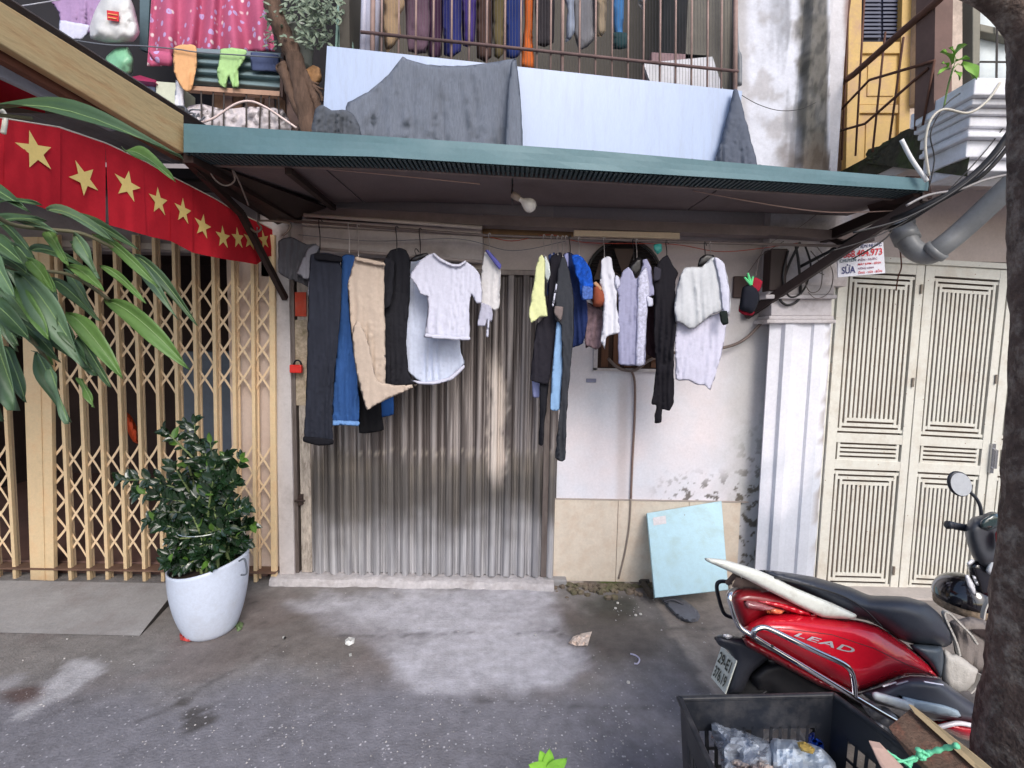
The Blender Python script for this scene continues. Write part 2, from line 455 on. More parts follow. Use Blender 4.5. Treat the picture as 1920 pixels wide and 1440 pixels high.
# ramp before the lattice gate
mb = MB()
zb = .07
RB = G(338, 1094, zb); RF = G(262, 1192, .004); LB = Vector((-4.2, RB.y, zb)); LF = Vector((-4.2, RF.y + .02, .004))
def rampf(u, v):
    a = LB.lerp(RB, u); b = LF.lerp(RF, u); q = b.lerp(a, v); q.z += .004 * fbm(q.x * 4, q.y * 4) if 0 < v < 1 else 0; return q
mb.grid(rampf, 60, 14)
e = [Vector((RB.x, RB.y, -.02)), Vector((RF.x, RF.y, -.02))]
mb.k = 1; mb.add([RB, RF, e[1], e[0]], [(0, 1, 2, 3)]); mb.k = 0  # wedge side: its shading and dirt are put into the darker concrete
mb.add([LB, RB, e[0], Vector((-4.2, RB.y, -.02))], [(0, 1, 2, 3)])
struct('ramp', mb, [concm, concd], origin=(0, 0, 0))
# threshold below the metal shutter
mb = MB()
s0, s1 = P(533, 1092, FY + .1), P(1028, 1097, FY + .1)
zt = .048; yf = 3.09
def stepf(u, v):
    x = lerp(s0.x, s1.x + .02, u)
    pr = [(FY + .2, zt), (yf + .04, zt), (yf + .012, zt - .006), (yf, zt - .02), (yf - .008, -.01)][min(4, int(round(v * 4)))]
    w = .02 * fbm(x * 5, 1.3) - .012 * sm(.72, .78, u)
    return Vector((x, pr[0] + (w if v > .3 else 0), pr[1] + .006 * fbm(x * 9, v * 3) * (v < .8)))
mb.grid(stepf, 90, 4)
stm = mat('chipped light plaster', S(182, 178, 180), rough=.85, var=.16, scale=22, bump=.6, bscale=50, dirt=S(140, 132, 128), dirt_amt=.6, dscale=7)
struct('doorstep', mb, stm, origin=(0, 0, 0), smooth=False)

# ------------------------------------------------------------------ the middle house
house = thing('house', 'shabby pink-white ground floor wall beside the shutter, stained white upper storey above the green awning', 'house', (0.6, FY, 0))
wallm = mat('painted plaster', None, rough=.8, var=.05, scale=5, bump=.12, bscale=30, attr=True)
def wallc(p):
    x, y = proj(p); n = fbm(p.x * 2.5, p.z * 2.5); n2 = fbm(p.x * 14, p.z * 14)
    c = mixc(S(218, 218, 226), S(226, 218, 222), .5 + n)
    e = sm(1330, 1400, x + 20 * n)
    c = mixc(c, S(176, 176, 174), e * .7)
    k = sm(1300, 1400, x + 30 * n) * sm(600, 1000, y); c = mixc(c, S(150, 156, 150), .35 * k * sm(-.1, .3, fbm(p.x * 6, p.z * 5)))
    # flaked and stained spots near the skirting and the right corner
    n3 = fbm(p.x * 17, p.z * 17)
    k = sm(870, 925, y) * sm(1200, 1300, x) * sm(.22, .34, n3 + .25 * n2)
    c = mixc(c, S(90, 82, 74), .9 * k)
    k = sm(1360, 1410, x) * sm(740, 930, y) * sm(.16, .3, n3 + .3 * n2)
    c = mixc(c, S(104, 98, 86), .75 * k)
    c = mixc(c, S(190, 176, 172), .5 * (1 - sm(3, 16, abs(x - (1168 - (y - 700) * .01)))) * sm(690, 740, y))
    if y < 620: c = mixc(c, S(178, 158, 152), .6 * (1 - sm(480, 640, y)))  # awning's shade over the upper wall is painted in
    return c
mb = MB()
wx0, wx1 = P(1036, 700, FY).x, P(1450, 700, FY).x
mb.grid(lambda u, v: (lerp(wx0 - .02, wx1, u), FY, lerp(-.02, 2.62, v)), 190, 270)
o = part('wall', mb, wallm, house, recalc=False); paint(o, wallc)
# wall over the shutter
mb = MB(); mb.grid(lambda u, v: (lerp(-1.66, wx0 - .02, u), FY, lerp(2.05, 2.62, v)), 60, 20)
o = part('wall', mb, wallm, house, recalc=False); paint(o, lambda p: mixc(S(196, 184, 182), S(212, 200, 196), .5 + fbm(p.x * 3, p.z * 3)))
# narrow jamb left of the shutter
mb = MB(); a = P(548, 800, FY - .04).x; b = P(520, 800, FY - .04).x
mb.box((b, FY - .05, -.02), (a, FY + .1, 2.62))
part('wall', mb, mat('grey plaster jamb', S(196, 190, 190), var=.08, scale=4, bump=.1, dirt=S(120, 110, 104), dirt_amt=.5, dscale=3), house)
# solid core behind so nothing leaks
mb = MB(); mb.box((wx0 - .02, FY + .004, .0), (wx1 + .1, FY + .2, 2.6)); mb.box((-1.66, FY + .08, .0), (wx0 - .021, FY + .2, 2.6))
part('wall', mb, concd, house)
# cream stone tile skirting
tilem = mat('cream marble tile', S(216, 204, 188), rough=.35, var=.07, scale=12, dirt=S(198, 172, 148), dirt_amt=.5, dscale=9)
mb = MB(); ty0, ty1 = P(1100, 1088, FY).z, P(1100, 936, FY).z
tx = [P(1029, 1010, FY).x, P(1156, 1010, FY).x, P(1288, 1010, FY).x, P(1384, 1010, FY).x]
for i in range(3): mb.box((tx[i] + .0015, FY - .014, ty0), (tx[i + 1] - .0015, FY, ty1))
part('tile', mb, tilem, house, bevel=.002)
mb = MB(); mb.box((tx[0], FY - .018, ty1), (tx[3] + .05, FY, ty1 + .006)); part('trim', mb, mat('grout line', S(170, 158, 150)), house)
# rubble plinth, mossy
mb = MB()
plx0 = P(1028, 1100, FY).x; plx1 = P(1450, 1100, FY).x
mb.grid(lambda u, v: (lerp(plx0, plx1, u), FY - .005 - .15 * (1 - v) ** 1.3 - .05 * abs(fbm(u * 30, v * 3)) * (1 - v), lerp(-.02, ty0, v)), 120, 8)
o = part('plinth', mb, mat('mossy rubble', None, attr=True, rough=.95, var=.35, scale=30, bump=1, bscale=40), house)
paint(o, lambda p: mixc(mixc(S(104, 94, 86), S(168, 158, 150), sm(.05, .3, fbm(p.x * 14, p.z * 14))), S(70, 84, 34), .85 * (1 - sm(.5, 1.2, abs(p.x - .66) / .16)) * sm(-.3, .2, fbm(p.x * 8, p.z * 8))))
mb = MB(); mb.box((plx0 - .05, FY - .07, -.02), (plx0 + .12, FY, .05)); part('plinth', mb, concm, house, bevel=.012)
# white fluted pilaster at the right
pil = MB()
ya, yb_ = 600, 1085
edge = lambda px_t, px_b: (P(px_t, ya, 3.06), P(px_b, yb_, 3.06))
prof = [(1442, 1412, 3.2), (1444, 1414, 3.08), (1466, 1436, 3.075), (1474, 1442, 3.048), (1488, 1456, 3.044), (1500, 1466, 3.06), (1522, 1486, 3.065), (1528, 1492, 3.05), (1546, 1510, 3.05), (1556, 1522, 3.07), (1560, 1526, 3.2)]
def pilf(u, v):
    i = min(len(prof) - 1, int(round(u * (len(prof) - 1)))); t_, b_, Y = prof[i]
    return P(lerp(b_, t_, v), lerp(1100, 600, v), Y)
pil.grid(pilf, len(prof) - 1, 40)
o = part('pilaster', pil, wallm, house, recalc=False)
def pilc(p):
    x, y = proj(p); n = fbm(p.x * 3, p.z * 1.2); n2 = fbm(p.x * 16, p.z * 8)
    c = mixc(S(228, 228, 236), S(200, 204, 214), sm(-.1, .4, n))
    xr = lerp(1528, 1562, (1085 - y) / 485)
    k = sm(16, 2, xr - x) * sm(-.1, .2, n2)
    return mixc(c, S(140, 126, 110), .7 * k)
paint(o, pilc)
mb = MB()
for (y0, y1, ex, Y) in ((606, 599, 6, 3.03), (599, 592, 2, 3.045), (592, 560, -2, 3.06), (560, 552, 8, 3.02), (552, 535, 3, 3.05)):
    a, b, c, d = P(1444 - ex, y0, Y), P(1562 + ex, y0, Y), P(1562 + ex, y1, Y), P(1444 - ex, y1, Y)
    mb.hexa([a, b, b + Vector((0, .2, 0)), a + Vector((0, .2, 0)), d, c, c + Vector((0, .2, 0)), d + Vector((0, .2, 0))])
plm = mat('stained white plaster', S(206, 200, 202), rough=.8, var=.08, scale=5, bump=.25, dirt=S(130, 118, 108), dirt_amt=.55, dscale=4)
part('capital', mb, plm, house, bevel=.006)
mb = MB(); mb.box((P(1440, 500, 3.12).x, 3.12, 2.04), (P(1575, 500, 3.12).x + .05, FY + .1, 2.62)); part('wall', mb, plm, house)
mb = MB(); mb.add([P(1410, 1100, 3.04), P(1530, 1108, 3.04), P(1530, 1070, 3.04), P(1412, 1062, 3.04)], [(0, 1, 2, 3)])
# round fan opening high in the wall, with grille
mb = MB(); fc = P(1170, 522, FY - .02); R0 = .235
mb.lathe([(R0, .0), (R0 + .012, -.012), (R0 + .02, .0), (R0 + .012, .012), (R0, .0)], fc, 'Y', 40)
for k in range(-9, 10):
    h = k * .024; w = math.sqrt(max(0, R0 ** 2 - h ** 2)); mb.tube([fc + Vector((-w, 0, h)), fc + Vector((w, 0, h))], .0018, 4)
for k in (-1, 1): mb.tube([fc + Vector((k * .07, -.004, -.22)), fc + Vector((k * .07, -.004, .22))], .003, 5)
blackm = mat('black plastic', S(26, 25, 27), rough=.45, var=.1)
vent = part('vent', mb, blackm, house, smooth=True)
mb = MB(); mb.lathe([(0.001, .012), (R0, .012), (R0, .018)], fc, 'Y', 40); part('recess', mb, mat('dark opening', S(30, 22, 22), rough=.9), vent)
mb = MB()
for k in range(5):
    w = k * 2 * math.pi / 5
    c0 = Vector((math.cos(w), 0, math.sin(w))); c1 = Vector((math.cos(w + .7), .03, math.sin(w + .7)))
    mb.add([fc + Vector((0, .004, 0)), fc + c0 * .2 + Vector((0, 0, 0)), fc + c1 * .2 - Vector((0, .024, 0))], [(0, 1, 2)])
part('fan_blade', mb, mat('brown fan blade', S(70, 50, 42)), vent, solid=.003)
# dark boarded niche behind the clothes
mb = MB(); a, b = P(1118, 690, FY - .012), P(1244, 598, FY - .012)
mb.box((a.x, FY - .012, a.z), (b.x, FY - .003, b.z)); nich = part('niche', mb, mat('dark brown niche', S(58, 40, 32), rough=.85, var=.3, scale=12), house)
mb = MB()
for px in (1128, 1150, 1172, 1196, 1222):
    q = P(px, 650, FY - .02); mb.box((q.x, FY - .024, a.z + .01), (q.x + .045, FY - .0125, b.z - .01))
part('board', mb, mat('brown board', S(98, 62, 40), rough=.7, var=.3, scale=6, stretch=(20, 20, 1)), nich)
mb = MB(); mb.box((a.x - .02, FY - .02, a.z - .012), (a.x + .006, FY - .001, b.z)); mb.box((a.x - .02, FY - .02, a.z - .02), (b.x + .02, FY - .001, a.z)); part('frame', mb, plm, nich)
# small dark hatch at (1390,535)
mb = MB(); a, b = P(1375, 558, FY - .02), P(1404, 518, FY - .02); mb.box((a.x, FY - .02, a.z), (b.x, FY - .001, b.z)); part('hatch', mb, mat('rusty hatch', S(66, 44, 40), var=.3), house, bevel=.003)
# small metal plate
mb = MB(); a, b = P(1099, 717, FY - .006), P(1118, 710, FY - .006); mb.box((a.x, FY - .008, a.z), (b.x, FY - .001, b.z)); part('plate', mb, mat('blue-grey plate', S(120, 124, 150), rough=.4, metal=.5), house, bevel=.002)

# upper storey: stained white wall, mouldy corner
upm = mat('rain-stained plaster', None, rough=.9, var=.1, scale=8, bump=.4, bscale=25, attr=True)
def upc(p):
    x, y = proj(p); s = fbm(p.x * 9, p.z * .9); n = fbm(p.x * 5, p.z * 5); n2 = fbm(p.x * 22, p.z * 12)
    c = mixc(S(214, 216, 226), S(186, 184, 188), sm(-.1, .35, n))
    k = sm(1420, 1510, x + 25 * s) * sm(-.25, .25, s + .5 * n)
    c = mixc(c, S(104, 106, 112), .75 * k)
    k = sm(1488, 1506, x + 10 * n) * (1 - sm(1548, 1556, x))
    c = mixc(c, mixc(S(96, 92, 84), S(58, 56, 48), sm(-.1, .3, n2)), .9 * k)
    k = sm(250, 300, y + 30 * n) * sm(1440, 1480, x)
    c = mixc(c, S(96, 80, 66), .6 * k)
    if x > 1556: c = mixc(S(206, 204, 208), S(150, 128, 124), sm(1578, 1590, x + 5 * n))
    if x < 1410: c = mixc(c, S(176, 172, 172), .7 * sm(1410, 1392, x))
    return c
mb = MB()
ux0, ux1 = P(1378, 100, 3.25).x, P(1592, 100, 3.25).x
def upf(u, v):
    x = lerp(ux0, ux1, u); px = proj((x, 3.25, 3.5))[0]
    Y = 3.25
    if px > 1500: Y = 3.25 - .05 * sm(1500, 1512, px) + .09 * sm(1546, 1556, px)
    return Vector((x, Y, lerp(2.58, 5.2, v)))
mb.grid(upf, 90, 110)
o = part('wall', mb, upm, house, recalc=False); paint(o, upc)
mb = MB(); mb.box((-1.66, 3.9, 2.55), (ux1, 4.0, 5.4)); mb.box((ux0 - .3, 3.3, 2.55), (ux1, 3.95, 5.4)); mb.box((-1.75, 3.0, 2.58), (ux0, 4.0, 2.62))
part('wall', mb, mat('dim inner wall', S(120, 116, 108), var=.15, scale=4, rough=.9), house)
# drain pipe along the corner
mb = MB(); mb.tube(cpx([(1377, -60), (1379, 60), (1381, 95), (1386, 110), (1386, 160)], 3.18), .017, 8)
part('drainpipe', mb, mat('grey pipe', S(120, 124, 130), rough=.5, var=.2), house, smooth=True)

# ------------------------------------------------------------------ metal shutter door
sh = thing('shutter_door', 'closed corrugated metal shutter with rusty brown top and grey mud-splashed foot', 'shutter', (-.2, FY, .05))
mb = MB(); X0 = P(580, 800, FY).x; X1 = P(1022, 800, FY).x; ZB, ZT = .05, P(900, 517, FY).z
prx = []; W = .0985
x = X0; k = 0
pat = [(0, .0), (.04, .004), (.08, .0), (.20, .0), (.24, .004), (.28, .0), (.36, .0), (.44, .030), (.50, .034), (.66, .036), (.82, .034), (.86, .028), (.93, .0)]
while x < X1:
    for a, d in pat: prx.append((x + a * W, FY - .012 - d))
    x += W
prx.append((x, FY - .012)); nP = len(prx); nzv = 70
for j in range(nzv + 1):
    z = lerp(ZB, ZT, j / nzv)
    for i, (px, py) in enumerate(prx): mb.v.append(Vector((px + .002 * nz(px * 4, z * 2), py + .006 * nz(px * 3, z * 1.5), z + (.008 * math.sin(i) if j == 0 else 0))))
for j in range(nzv):
    for i in range(nP - 1):
        a = j * nP + i; mb.f.append((a, a + 1, a + nP + 1, a + nP)); mb.mi.append(0)
shm = mat('dirty galvanised sheet', None, attr=True, rough=.5, metal=.3, var=.28, scale=5, stretch=(26, 26, .5), bump=.1, bscale=12)
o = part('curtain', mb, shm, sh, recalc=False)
def shc(p):
    x, y = proj(p); st = fbm(p.x * 40, p.z * .6, 2); n = fbm(p.x * 3, p.z * 3); n2 = fbm(p.x * 30, p.z * 12)
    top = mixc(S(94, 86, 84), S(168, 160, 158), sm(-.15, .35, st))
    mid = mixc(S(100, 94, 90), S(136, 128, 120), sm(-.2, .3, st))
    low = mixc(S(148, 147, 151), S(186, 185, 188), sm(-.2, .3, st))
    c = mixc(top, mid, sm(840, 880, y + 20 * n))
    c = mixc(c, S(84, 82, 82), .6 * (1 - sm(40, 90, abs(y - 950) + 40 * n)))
    c = mixc(c, low, sm(930, 1050, y + 40 * n))
    c = mixc(c, S(196, 186, 172), .6 * (1 - sm(4, 11, abs(y - 848) + 12 * n2)) * sm(0, .25, n2))
    k = (1 - sm(8, 22, abs(x - 932 - 8 * n) + 8 * n2)) * sm(640, 720, y) * (1 - sm(860, 930, y))
    c = mixc(c, S(226, 214, 204), .85 * k)
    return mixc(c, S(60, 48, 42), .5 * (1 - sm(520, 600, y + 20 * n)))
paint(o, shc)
railm = mat('weathered steel channel', S(120, 110, 106), rough=.5, metal=.5, var=.25, scale=5, stretch=(6, 6, 1), dirt=S(70, 56, 50), dirt_amt=.5)
for (p0, p1, col) in ((1020, 1031, 0), (549, 556, 1), (560, 580, 2)):
    mb = MB(); a, b = P(p0, 800, FY - .03).x, P(p1, 800, FY - .03).x
    mb.box((a, FY - .035 + .012 * (col == 2), ZB if col < 2 else ZB, ), (b, FY + .05, ZT + .02 if col == 0 else ZT))
    part('side_rail', mb, railm if col < 2 else mat('peeling painted strip', S(176, 166, 156), var=.35, scale=8, stretch=(8, 8, 2), dirt=S(96, 84, 74), dirt_amt=.7, dscale=7), sh, bevel=.003)
mb = MB(); a = P(549, 517, FY - .04); b = P(1031, 517, FY - .04); mb.box((a.x, FY - .05, ZT), (b.x, FY + .02, ZT + .035)); part('header_rail', mb, railm, sh, bevel=.004)
mb = MB(); q = P(562, 938, FY - .05); mb.box((q.x - .012, FY - .055, q.z - .035), (q.x + .015, FY - .02, q.z + .035)); mb.tube([q + Vector((-.03, -.01, 0)), q + Vector((.04, -.01, 0))], .007, 8)
part('latch', mb, mat('rusted latch', S(50, 36, 32), var=.3), sh, bevel=.002)
mb = MB(); a, b = P(554, 593, FY - .03), P(574, 548, FY - .03); mb.box((a.x, FY - .034, a.z), (b.x, FY - .026, b.z))
tag(part('paper_sticker', mb, mat('orange red paper', S(206, 72, 46), rough=.7, var=.3, dirt=S(180, 150, 130), dirt_amt=.4, dscale=12)), 'faded orange-red paper strip stuck upright beside the black jeans', 'sticker')
mb = MB(); a, b = P(553, 760, FY - .03), P(575, 600, FY - .03); mb.box((a.x, FY - .0275, a.z), (b.x, FY - .024, b.z))
tag(part('paper_strip', mb, mat('torn printed paper', S(176, 160, 140), rough=.8, var=.4, scale=30, dirt=S(110, 60, 40), dirt_amt=.8, dscle=0) if False else mat('torn printed paper', S(176, 160, 140), rough=.8, var=.4, scale=30, dirt=S(120, 110, 80), dirt_amt=.8, dscale=18)), 'long torn strip of old printed paper hanging below the orange-red strip', 'paper')
# red padlock
lock = thing('padlock', 'red padlock on the left edge of the metal shutter', 'padlock', P(557, 698, FY - .07))
mb = MB(); a, b = P(545, 699, FY - .07), P(567, 684, FY - .07); mb.box((a.x, FY - .09, a.z), (b.x, FY - .06, b.z)); part('body', mb, mat('red padlock body', S(214, 44, 36), rough=.35), lock, bevel=.006)
c = P(558, 684, FY - .075); mb = MB(); mb.tube([c + Vector((.024 * math.cos(w), 0, .03 * math.sin(w))) for w in np.linspace(0, math.pi, 10)], .006, 6); part('shackle', mb, mat('dark steel', S(40, 40, 46), rough=.3, metal=.8), lock, smooth=True)

# ------------------------------------------------------------------ left house and its lattice gate
GY = 3.13
left = thing('house', 'left neighbour house with dark open room behind the tan lattice gate', 'house', (-3.2, GY, 0))
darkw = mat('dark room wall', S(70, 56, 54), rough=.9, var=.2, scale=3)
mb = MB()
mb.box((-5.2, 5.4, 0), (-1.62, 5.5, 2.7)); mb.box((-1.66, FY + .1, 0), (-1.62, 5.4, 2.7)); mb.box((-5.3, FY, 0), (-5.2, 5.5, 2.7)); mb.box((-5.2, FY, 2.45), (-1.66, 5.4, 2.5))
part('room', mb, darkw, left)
mb = MB(); mb.box((-5.2, GY + .08, -.02), (-1.67, 5.4, .085)); part('floor', mb, mat('dusty red floor', S(120, 92, 84), rough=.6, var=.2, scale=3), left)
mb = MB(); mb.box((-5.2, GY + .05, P(300, 470, GY).z), (-1.67, FY + .1, 2.75)); part('lintel', mb, mat('grey lintel', S(150, 142, 144), var=.12, scale=4, dirt=S(90, 80, 80), dirt_amt=.4), left)
mb = MB(); a = P(434, 700, GY + .09); b = P(520, 700, GY + .09); mb.box((a.x, GY + .07, .07), (b.x, FY + .12, 2.3)); part('wall', mb, mat('pale door jamb', S(206, 188, 176), var=.1, scale=3, dirt=S(150, 120, 104), dirt_amt=.4), left)
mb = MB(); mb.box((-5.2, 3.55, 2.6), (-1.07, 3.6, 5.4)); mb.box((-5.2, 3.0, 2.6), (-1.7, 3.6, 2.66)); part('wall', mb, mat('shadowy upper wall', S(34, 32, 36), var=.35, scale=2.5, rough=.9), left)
# things standing in the dark room
mb = MB(); a, b = P(345, 835, 3.9), P(432, 660, 3.9); mb.box((a.x, 3.9, .085), (b.x, 4.3, b.z)); cab = part('cabinet', mb, mat('blue-grey cabinet', S(112, 124, 140), rough=.4, var=.1), None, bevel=.01)
tag(cab, 'blue-grey metal cabinet in the dark room behind the gate', 'cabinet')
mb = MB(); inflate([(228, 770), (244, 778), (256, 800), (262, 830), (250, 828), (238, 806)], 3.7, .05, .05, R=8, mb=mb)
tag(part('raincoat', mb, mat('orange raincoat', S(224, 84, 40), rough=.5)), 'crumpled orange cloth glimpsed through the gate bars', 'cloth')

gate = thing('folding_gate', 'tan folding lattice gate of upright bars and crossed straps', 'gate', (-2.6, GY, .07))
tanm = mat('tan gate paint', S(222, 196, 156), rough=.5, var=.1, scale=9, bump=.05, dirt=S(190, 138, 92), dirt_amt=.3, dscale=9)
tand = mat('rusty tan gate paint', S(230, 204, 168), rough=.55, var=.15, scale=9, dirt=S(176, 124, 84), dirt_amt=.35, dscale=9)
def gx(i, y): return lerp(509 - 37.0 * i, 513 - 34.7 * i, (y - 444) / (1092 - 444))
def gbar(mb, i, w, Y0, Y1, y0, y1, off=0):
    a, b = P(gx(i, y0) + off, y0, Y0), P(gx(i, y1) + off, y1, Y0)
    mb.hexa([b + Vector((-w, 0, 0)), b + Vector((w, 0, 0)), b + Vector((w, Y1 - Y0, 0)), b + Vector((-w, Y1 - Y0, 0)),
             a + Vector((-w, 0, 0)), a + Vector((w, 0, 0)), a + Vector((w, Y1 - Y0, 0)), a + Vector((-w, Y1 - Y0, 0))])
ROWS = [552, 604, 656, 709, 861, 912, 963, 1015]
for i in range(0, 24):
    if i in (12, ): continue
    mb = MB()
    if i == 13:
        a, b, c, d = [P(p, y, GY - .02) for p, y in ((36, 444), (92, 444), (101, 1092), (57, 1092))]
        t = Vector((0, .03, 0)); mb.hexa([d, c, c + t, d + t, a, b, b + t, a + t])
        e0, e1 = P(70, 444, GY - .024), P(84, 1090, GY - .024); mb.tube([e0, e1], .003, 4)
        part('lock_stile', mb, tanm, gate, bevel=.003); continue
    gbar(mb, i, .011 if i else .018, GY - .012, GY + .012, 440, 1092 + (i % 3) - 1)
    part('bar', mb, tanm, gate, bevel=.002)
    if i:
        mb = MB(); gbar(mb, i, .006, GY + .022, GY + .034, 440, 1085, 9); part('rear_bar', mb, tand, gate)
    j = i + 1
    if i == 11: j = 12.35
    if i == 23: continue
    for rows_ in (ROWS[:4], ROWS[4:]):
      mb = MB()
      for yc in rows_:
        h = 30
        for s_ in (-1, 1):
            Yd = GY + .014 + .001 * s_
            a = P(gx(i, yc), yc + s_ * h, Yd); b = P(gx(j, yc), yc - s_ * h, Yd)
            # gently bowed strap
            pts = [a.lerp(b, t) + Vector((0, -.004 * math.sin(t * math.pi), s_ * .006 * math.sin(t * 2 * math.pi))) for t in np.linspace(0, 1, 7)]
            for q0, q1 in zip(pts[:-1], pts[1:]):
                w = Vector((0, 0, .0125)); t = Vector((0, .0025, 0))
                mb.hexa([q0 - w, q1 - w, q1 - w + t, q0 - w + t, q0 + w, q1 + w, q1 + w + t, q0 + w + t])
      part('lattice', mb, tand, gate)
mb = MB(); a, b = P(-260, 446, GY + .05), P(520, 470, GY + .05)
mb.hexa([a - Vector((0, .02, .02)), b - Vector((0, .02, .02)), b + Vector((0, .02, -.02)), a + Vector((0, .02, -.02)), a + Vector((0, -.02, .02)), b + Vector((0, -.02, .02)), b + Vector((0, .02, .02)), a + Vector((0, .02, .02))])
part('top_track', mb, mat('pale metal track', S(176, 168, 164), rough=.5, metal=.3, var=.15), gate)
mb = MB(); mb.box((-5.1, GY - .03, .072), (P(520, 1090, GY).x, GY + .06, .082)); part('floor_track', mb, mat('brown floor track', S(110, 84, 70), rough=.7, var=.25), gate)
# ------------------------------------------------------------------ cream steel door of the right house
rh = thing('house', 'right neighbour house with white moulded balcony front and dark mossy slab edge', 'house', (2.6, FY, 0))
creamw = mat('pinkish cream plaster', S(206, 192, 186), rough=.8, var=.06, scale=4, bump=.1, dirt=S(160, 140, 128), dirt_amt=.3, dscale=3)
mb = MB(); xr = P(1560, 700, FY).x
mb.box((xr + .02, FY + .06, P(1700, 485, FY).z), (4.6, FY + .16, 2.75)); part('wall', mb, creamw, rh)
mb = MB(); mb.box((xr, FY + .2, -.02), (4.6, FY + .25, 2.4)); part('inner_wall', mb, mat('dim hallway', S(70, 58, 52), rough=.9), rh)
door = thing('steel_door', 'cream folding steel door with slotted panels behind the scooter', 'door', (2.6, FY, .03))
crm = mat('cream door enamel', S(216, 214, 204), rough=.4, var=.04, scale=3, dirt=S(170, 152, 130), dirt_amt=.4, dscale=6, speck=(S(140, 104, 78), 26, .11))
def leafmap(TL, TR, BL, BR):
    def f(u, v, d=0.0):
        a = (lerp(TL[0], TR[0], u), lerp(TL[1], TR[1], u)); b = (lerp(BL[0], BR[0], u), lerp(BL[1], BR[1], u))
        q = P(lerp(a[0], b[0], v), lerp(a[1], b[1], v), FY); q.y -= d; return q
    return f
def hbar(mb, f, u0, u1, v0, v1, d0=-.004, d1=.006):
    mb.hexa([f(u0, v1, d1), f(u1, v1, d1), f(u1, v1, d0), f(u0, v1, d0), f(u0, v0, d1), f(u1, v0, d1), f(u1, v0, d0), f(u0, v0, d0)])
LE = [leafmap((1573, 488), (1732, 497), (1528, 1108), (1680, 1112)), leafmap((1734, 497), (1888, 507), (1682, 1112), (1823, 1118)),
      leafmap((1891, 507), (2050, 515), (1826, 1118), (1970, 1125))]
for n_, f in enumerate(LE):
    mb = MB()
    PU0, PU1 = (.115, .905)
    panels = [(.032, .52, 'ring'), (.548, .600, 'mid'), (.628, .988, 'ring')]
    vs = [0] + [q for p in panels for q in p[:2]] + [1]
    hbar(mb, f, 0, PU0, 0, 1, -.02, .012); hbar(mb, f, PU1, 1, 0, 1, -.02, .012)
    for k in range(0, len(vs), 2): hbar(mb, f, PU0, PU1, vs[k], vs[k + 1], -.02, .011)
    part('leaf_frame', mb, crm, door, bevel=.002)
    for (v0, v1, kind) in panels:
        mb = MB(); sw, bw = .026, .030; sv, bv = .0062, .0095
        if kind == 'ring':
            u0, u1, w0, w1 = PU0, PU1, v0, v1
            for r in range(3):
                u0 += sw; u1 -= sw; w0 += sv; w1 -= sv
                hbar(mb, f, u0, u0 + bw, w0, w1); hbar(mb, f, u1 - bw, u1, w0, w1)
                hbar(mb, f, u0 + bw, u1 - bw, w0, w0 + bv); hbar(mb, f, u0 + bw, u1 - bw, w1 - bv, w1)
                # bridges out to the previous ring
                for uu in (u0 - sw, u1 - .002): 
                    hbar(mb, f, uu, uu + sw + .002, w0, w0 + .009, -.004, .005); hbar(mb, f, uu, uu + sw + .002, w1 - .009, w1, -.004, .005)
                u0 += bw; u1 -= bw; w0 += bv; w1 -= bv
            nb = 8; tot = u1 - u0; pitch = tot / (nb + .45)
            for k in range(nb): hbar(mb, f, u0 + pitch * (k + .45), u0 + pitch * (k + 1.0), w0 - .001, w1 + .001, -.004, .004)
        else:
            hbar(mb, f, PU0 + sw, PU0 + sw + bw, v0, v1); hbar(mb, f, PU1 - sw - bw, PU1 - sw, v0, v1)
            dv = (v1 - v0) / 4
            for k in range(4): hbar(mb, f, PU0 + sw + bw, PU1 - sw - bw, v0 + dv * (k + .45), v0 + dv * (k + 1.0))
        part('slotted_panel', mb, crm, door)
    mb = MB(); hbar(mb, f, .04, .96, .01, .99, -.034, -.03); part('backing_sheet', mb, mat('shaded backing', S(112, 96, 84), rough=.8), door)
for (px, py) in ((1728, 542), (1712, 717), (1676, 1070), (1868, 711), (1558, 690)):
    mb = MB(); q = P(px, py, FY - .02); mb.tube([q - Vector((0, 0, .03)), q + Vector((0, 0, .03))], .007, 8); part('hinge', mb, mat('hinge steel', S(150, 140, 130), metal=.6, rough=.4, var=.3), door)
mb = MB(); q = P(1862, 860, FY - .03); mb.tube([q + Vector((0, .02, .07)), q + Vector((0, -.02, .06)), q + Vector((0, -.02, -.06)), q + Vector((0, .02, -.07))], .008, 8)
mb.box((q.x - .012, FY - .03, q.z - .1), (q.x + .012, FY - .012, q.z + .1)); part('handle', mb, mat('bright steel', S(180, 180, 184), metal=.9, rough=.25, var=.05), door)
mb = MB()
a, b, c, d = P(1561, 484, FY - .03), P(1571, 486, FY - .03), P(1526, 1108, FY - .03), P(1514, 1106, FY - .03); t = Vector((0, .1, 0))
mb.hexa([d, c, c + t, d + t, a, b, b + t, a + t])
a, b, c, d = P(1561, 476, FY - .03), P(2050, 502, FY - .03), P(2050, 513, FY - .03), P(1561, 486, FY - .03)
mb.hexa([d, c, c + t, d + t, a, b, b + t, a + t]); part('door_frame', mb, crm, door, bevel=.003)
mb = MB(); mb.box((xr - .1, FY - .15, -.02), (4.6, FY + .2, .012)); struct('sill', mb, mat('pale worn concrete', S(176, 168, 162), rough=.85, var=.12, scale=7, bump=.3), origin=(0, 0, 0))

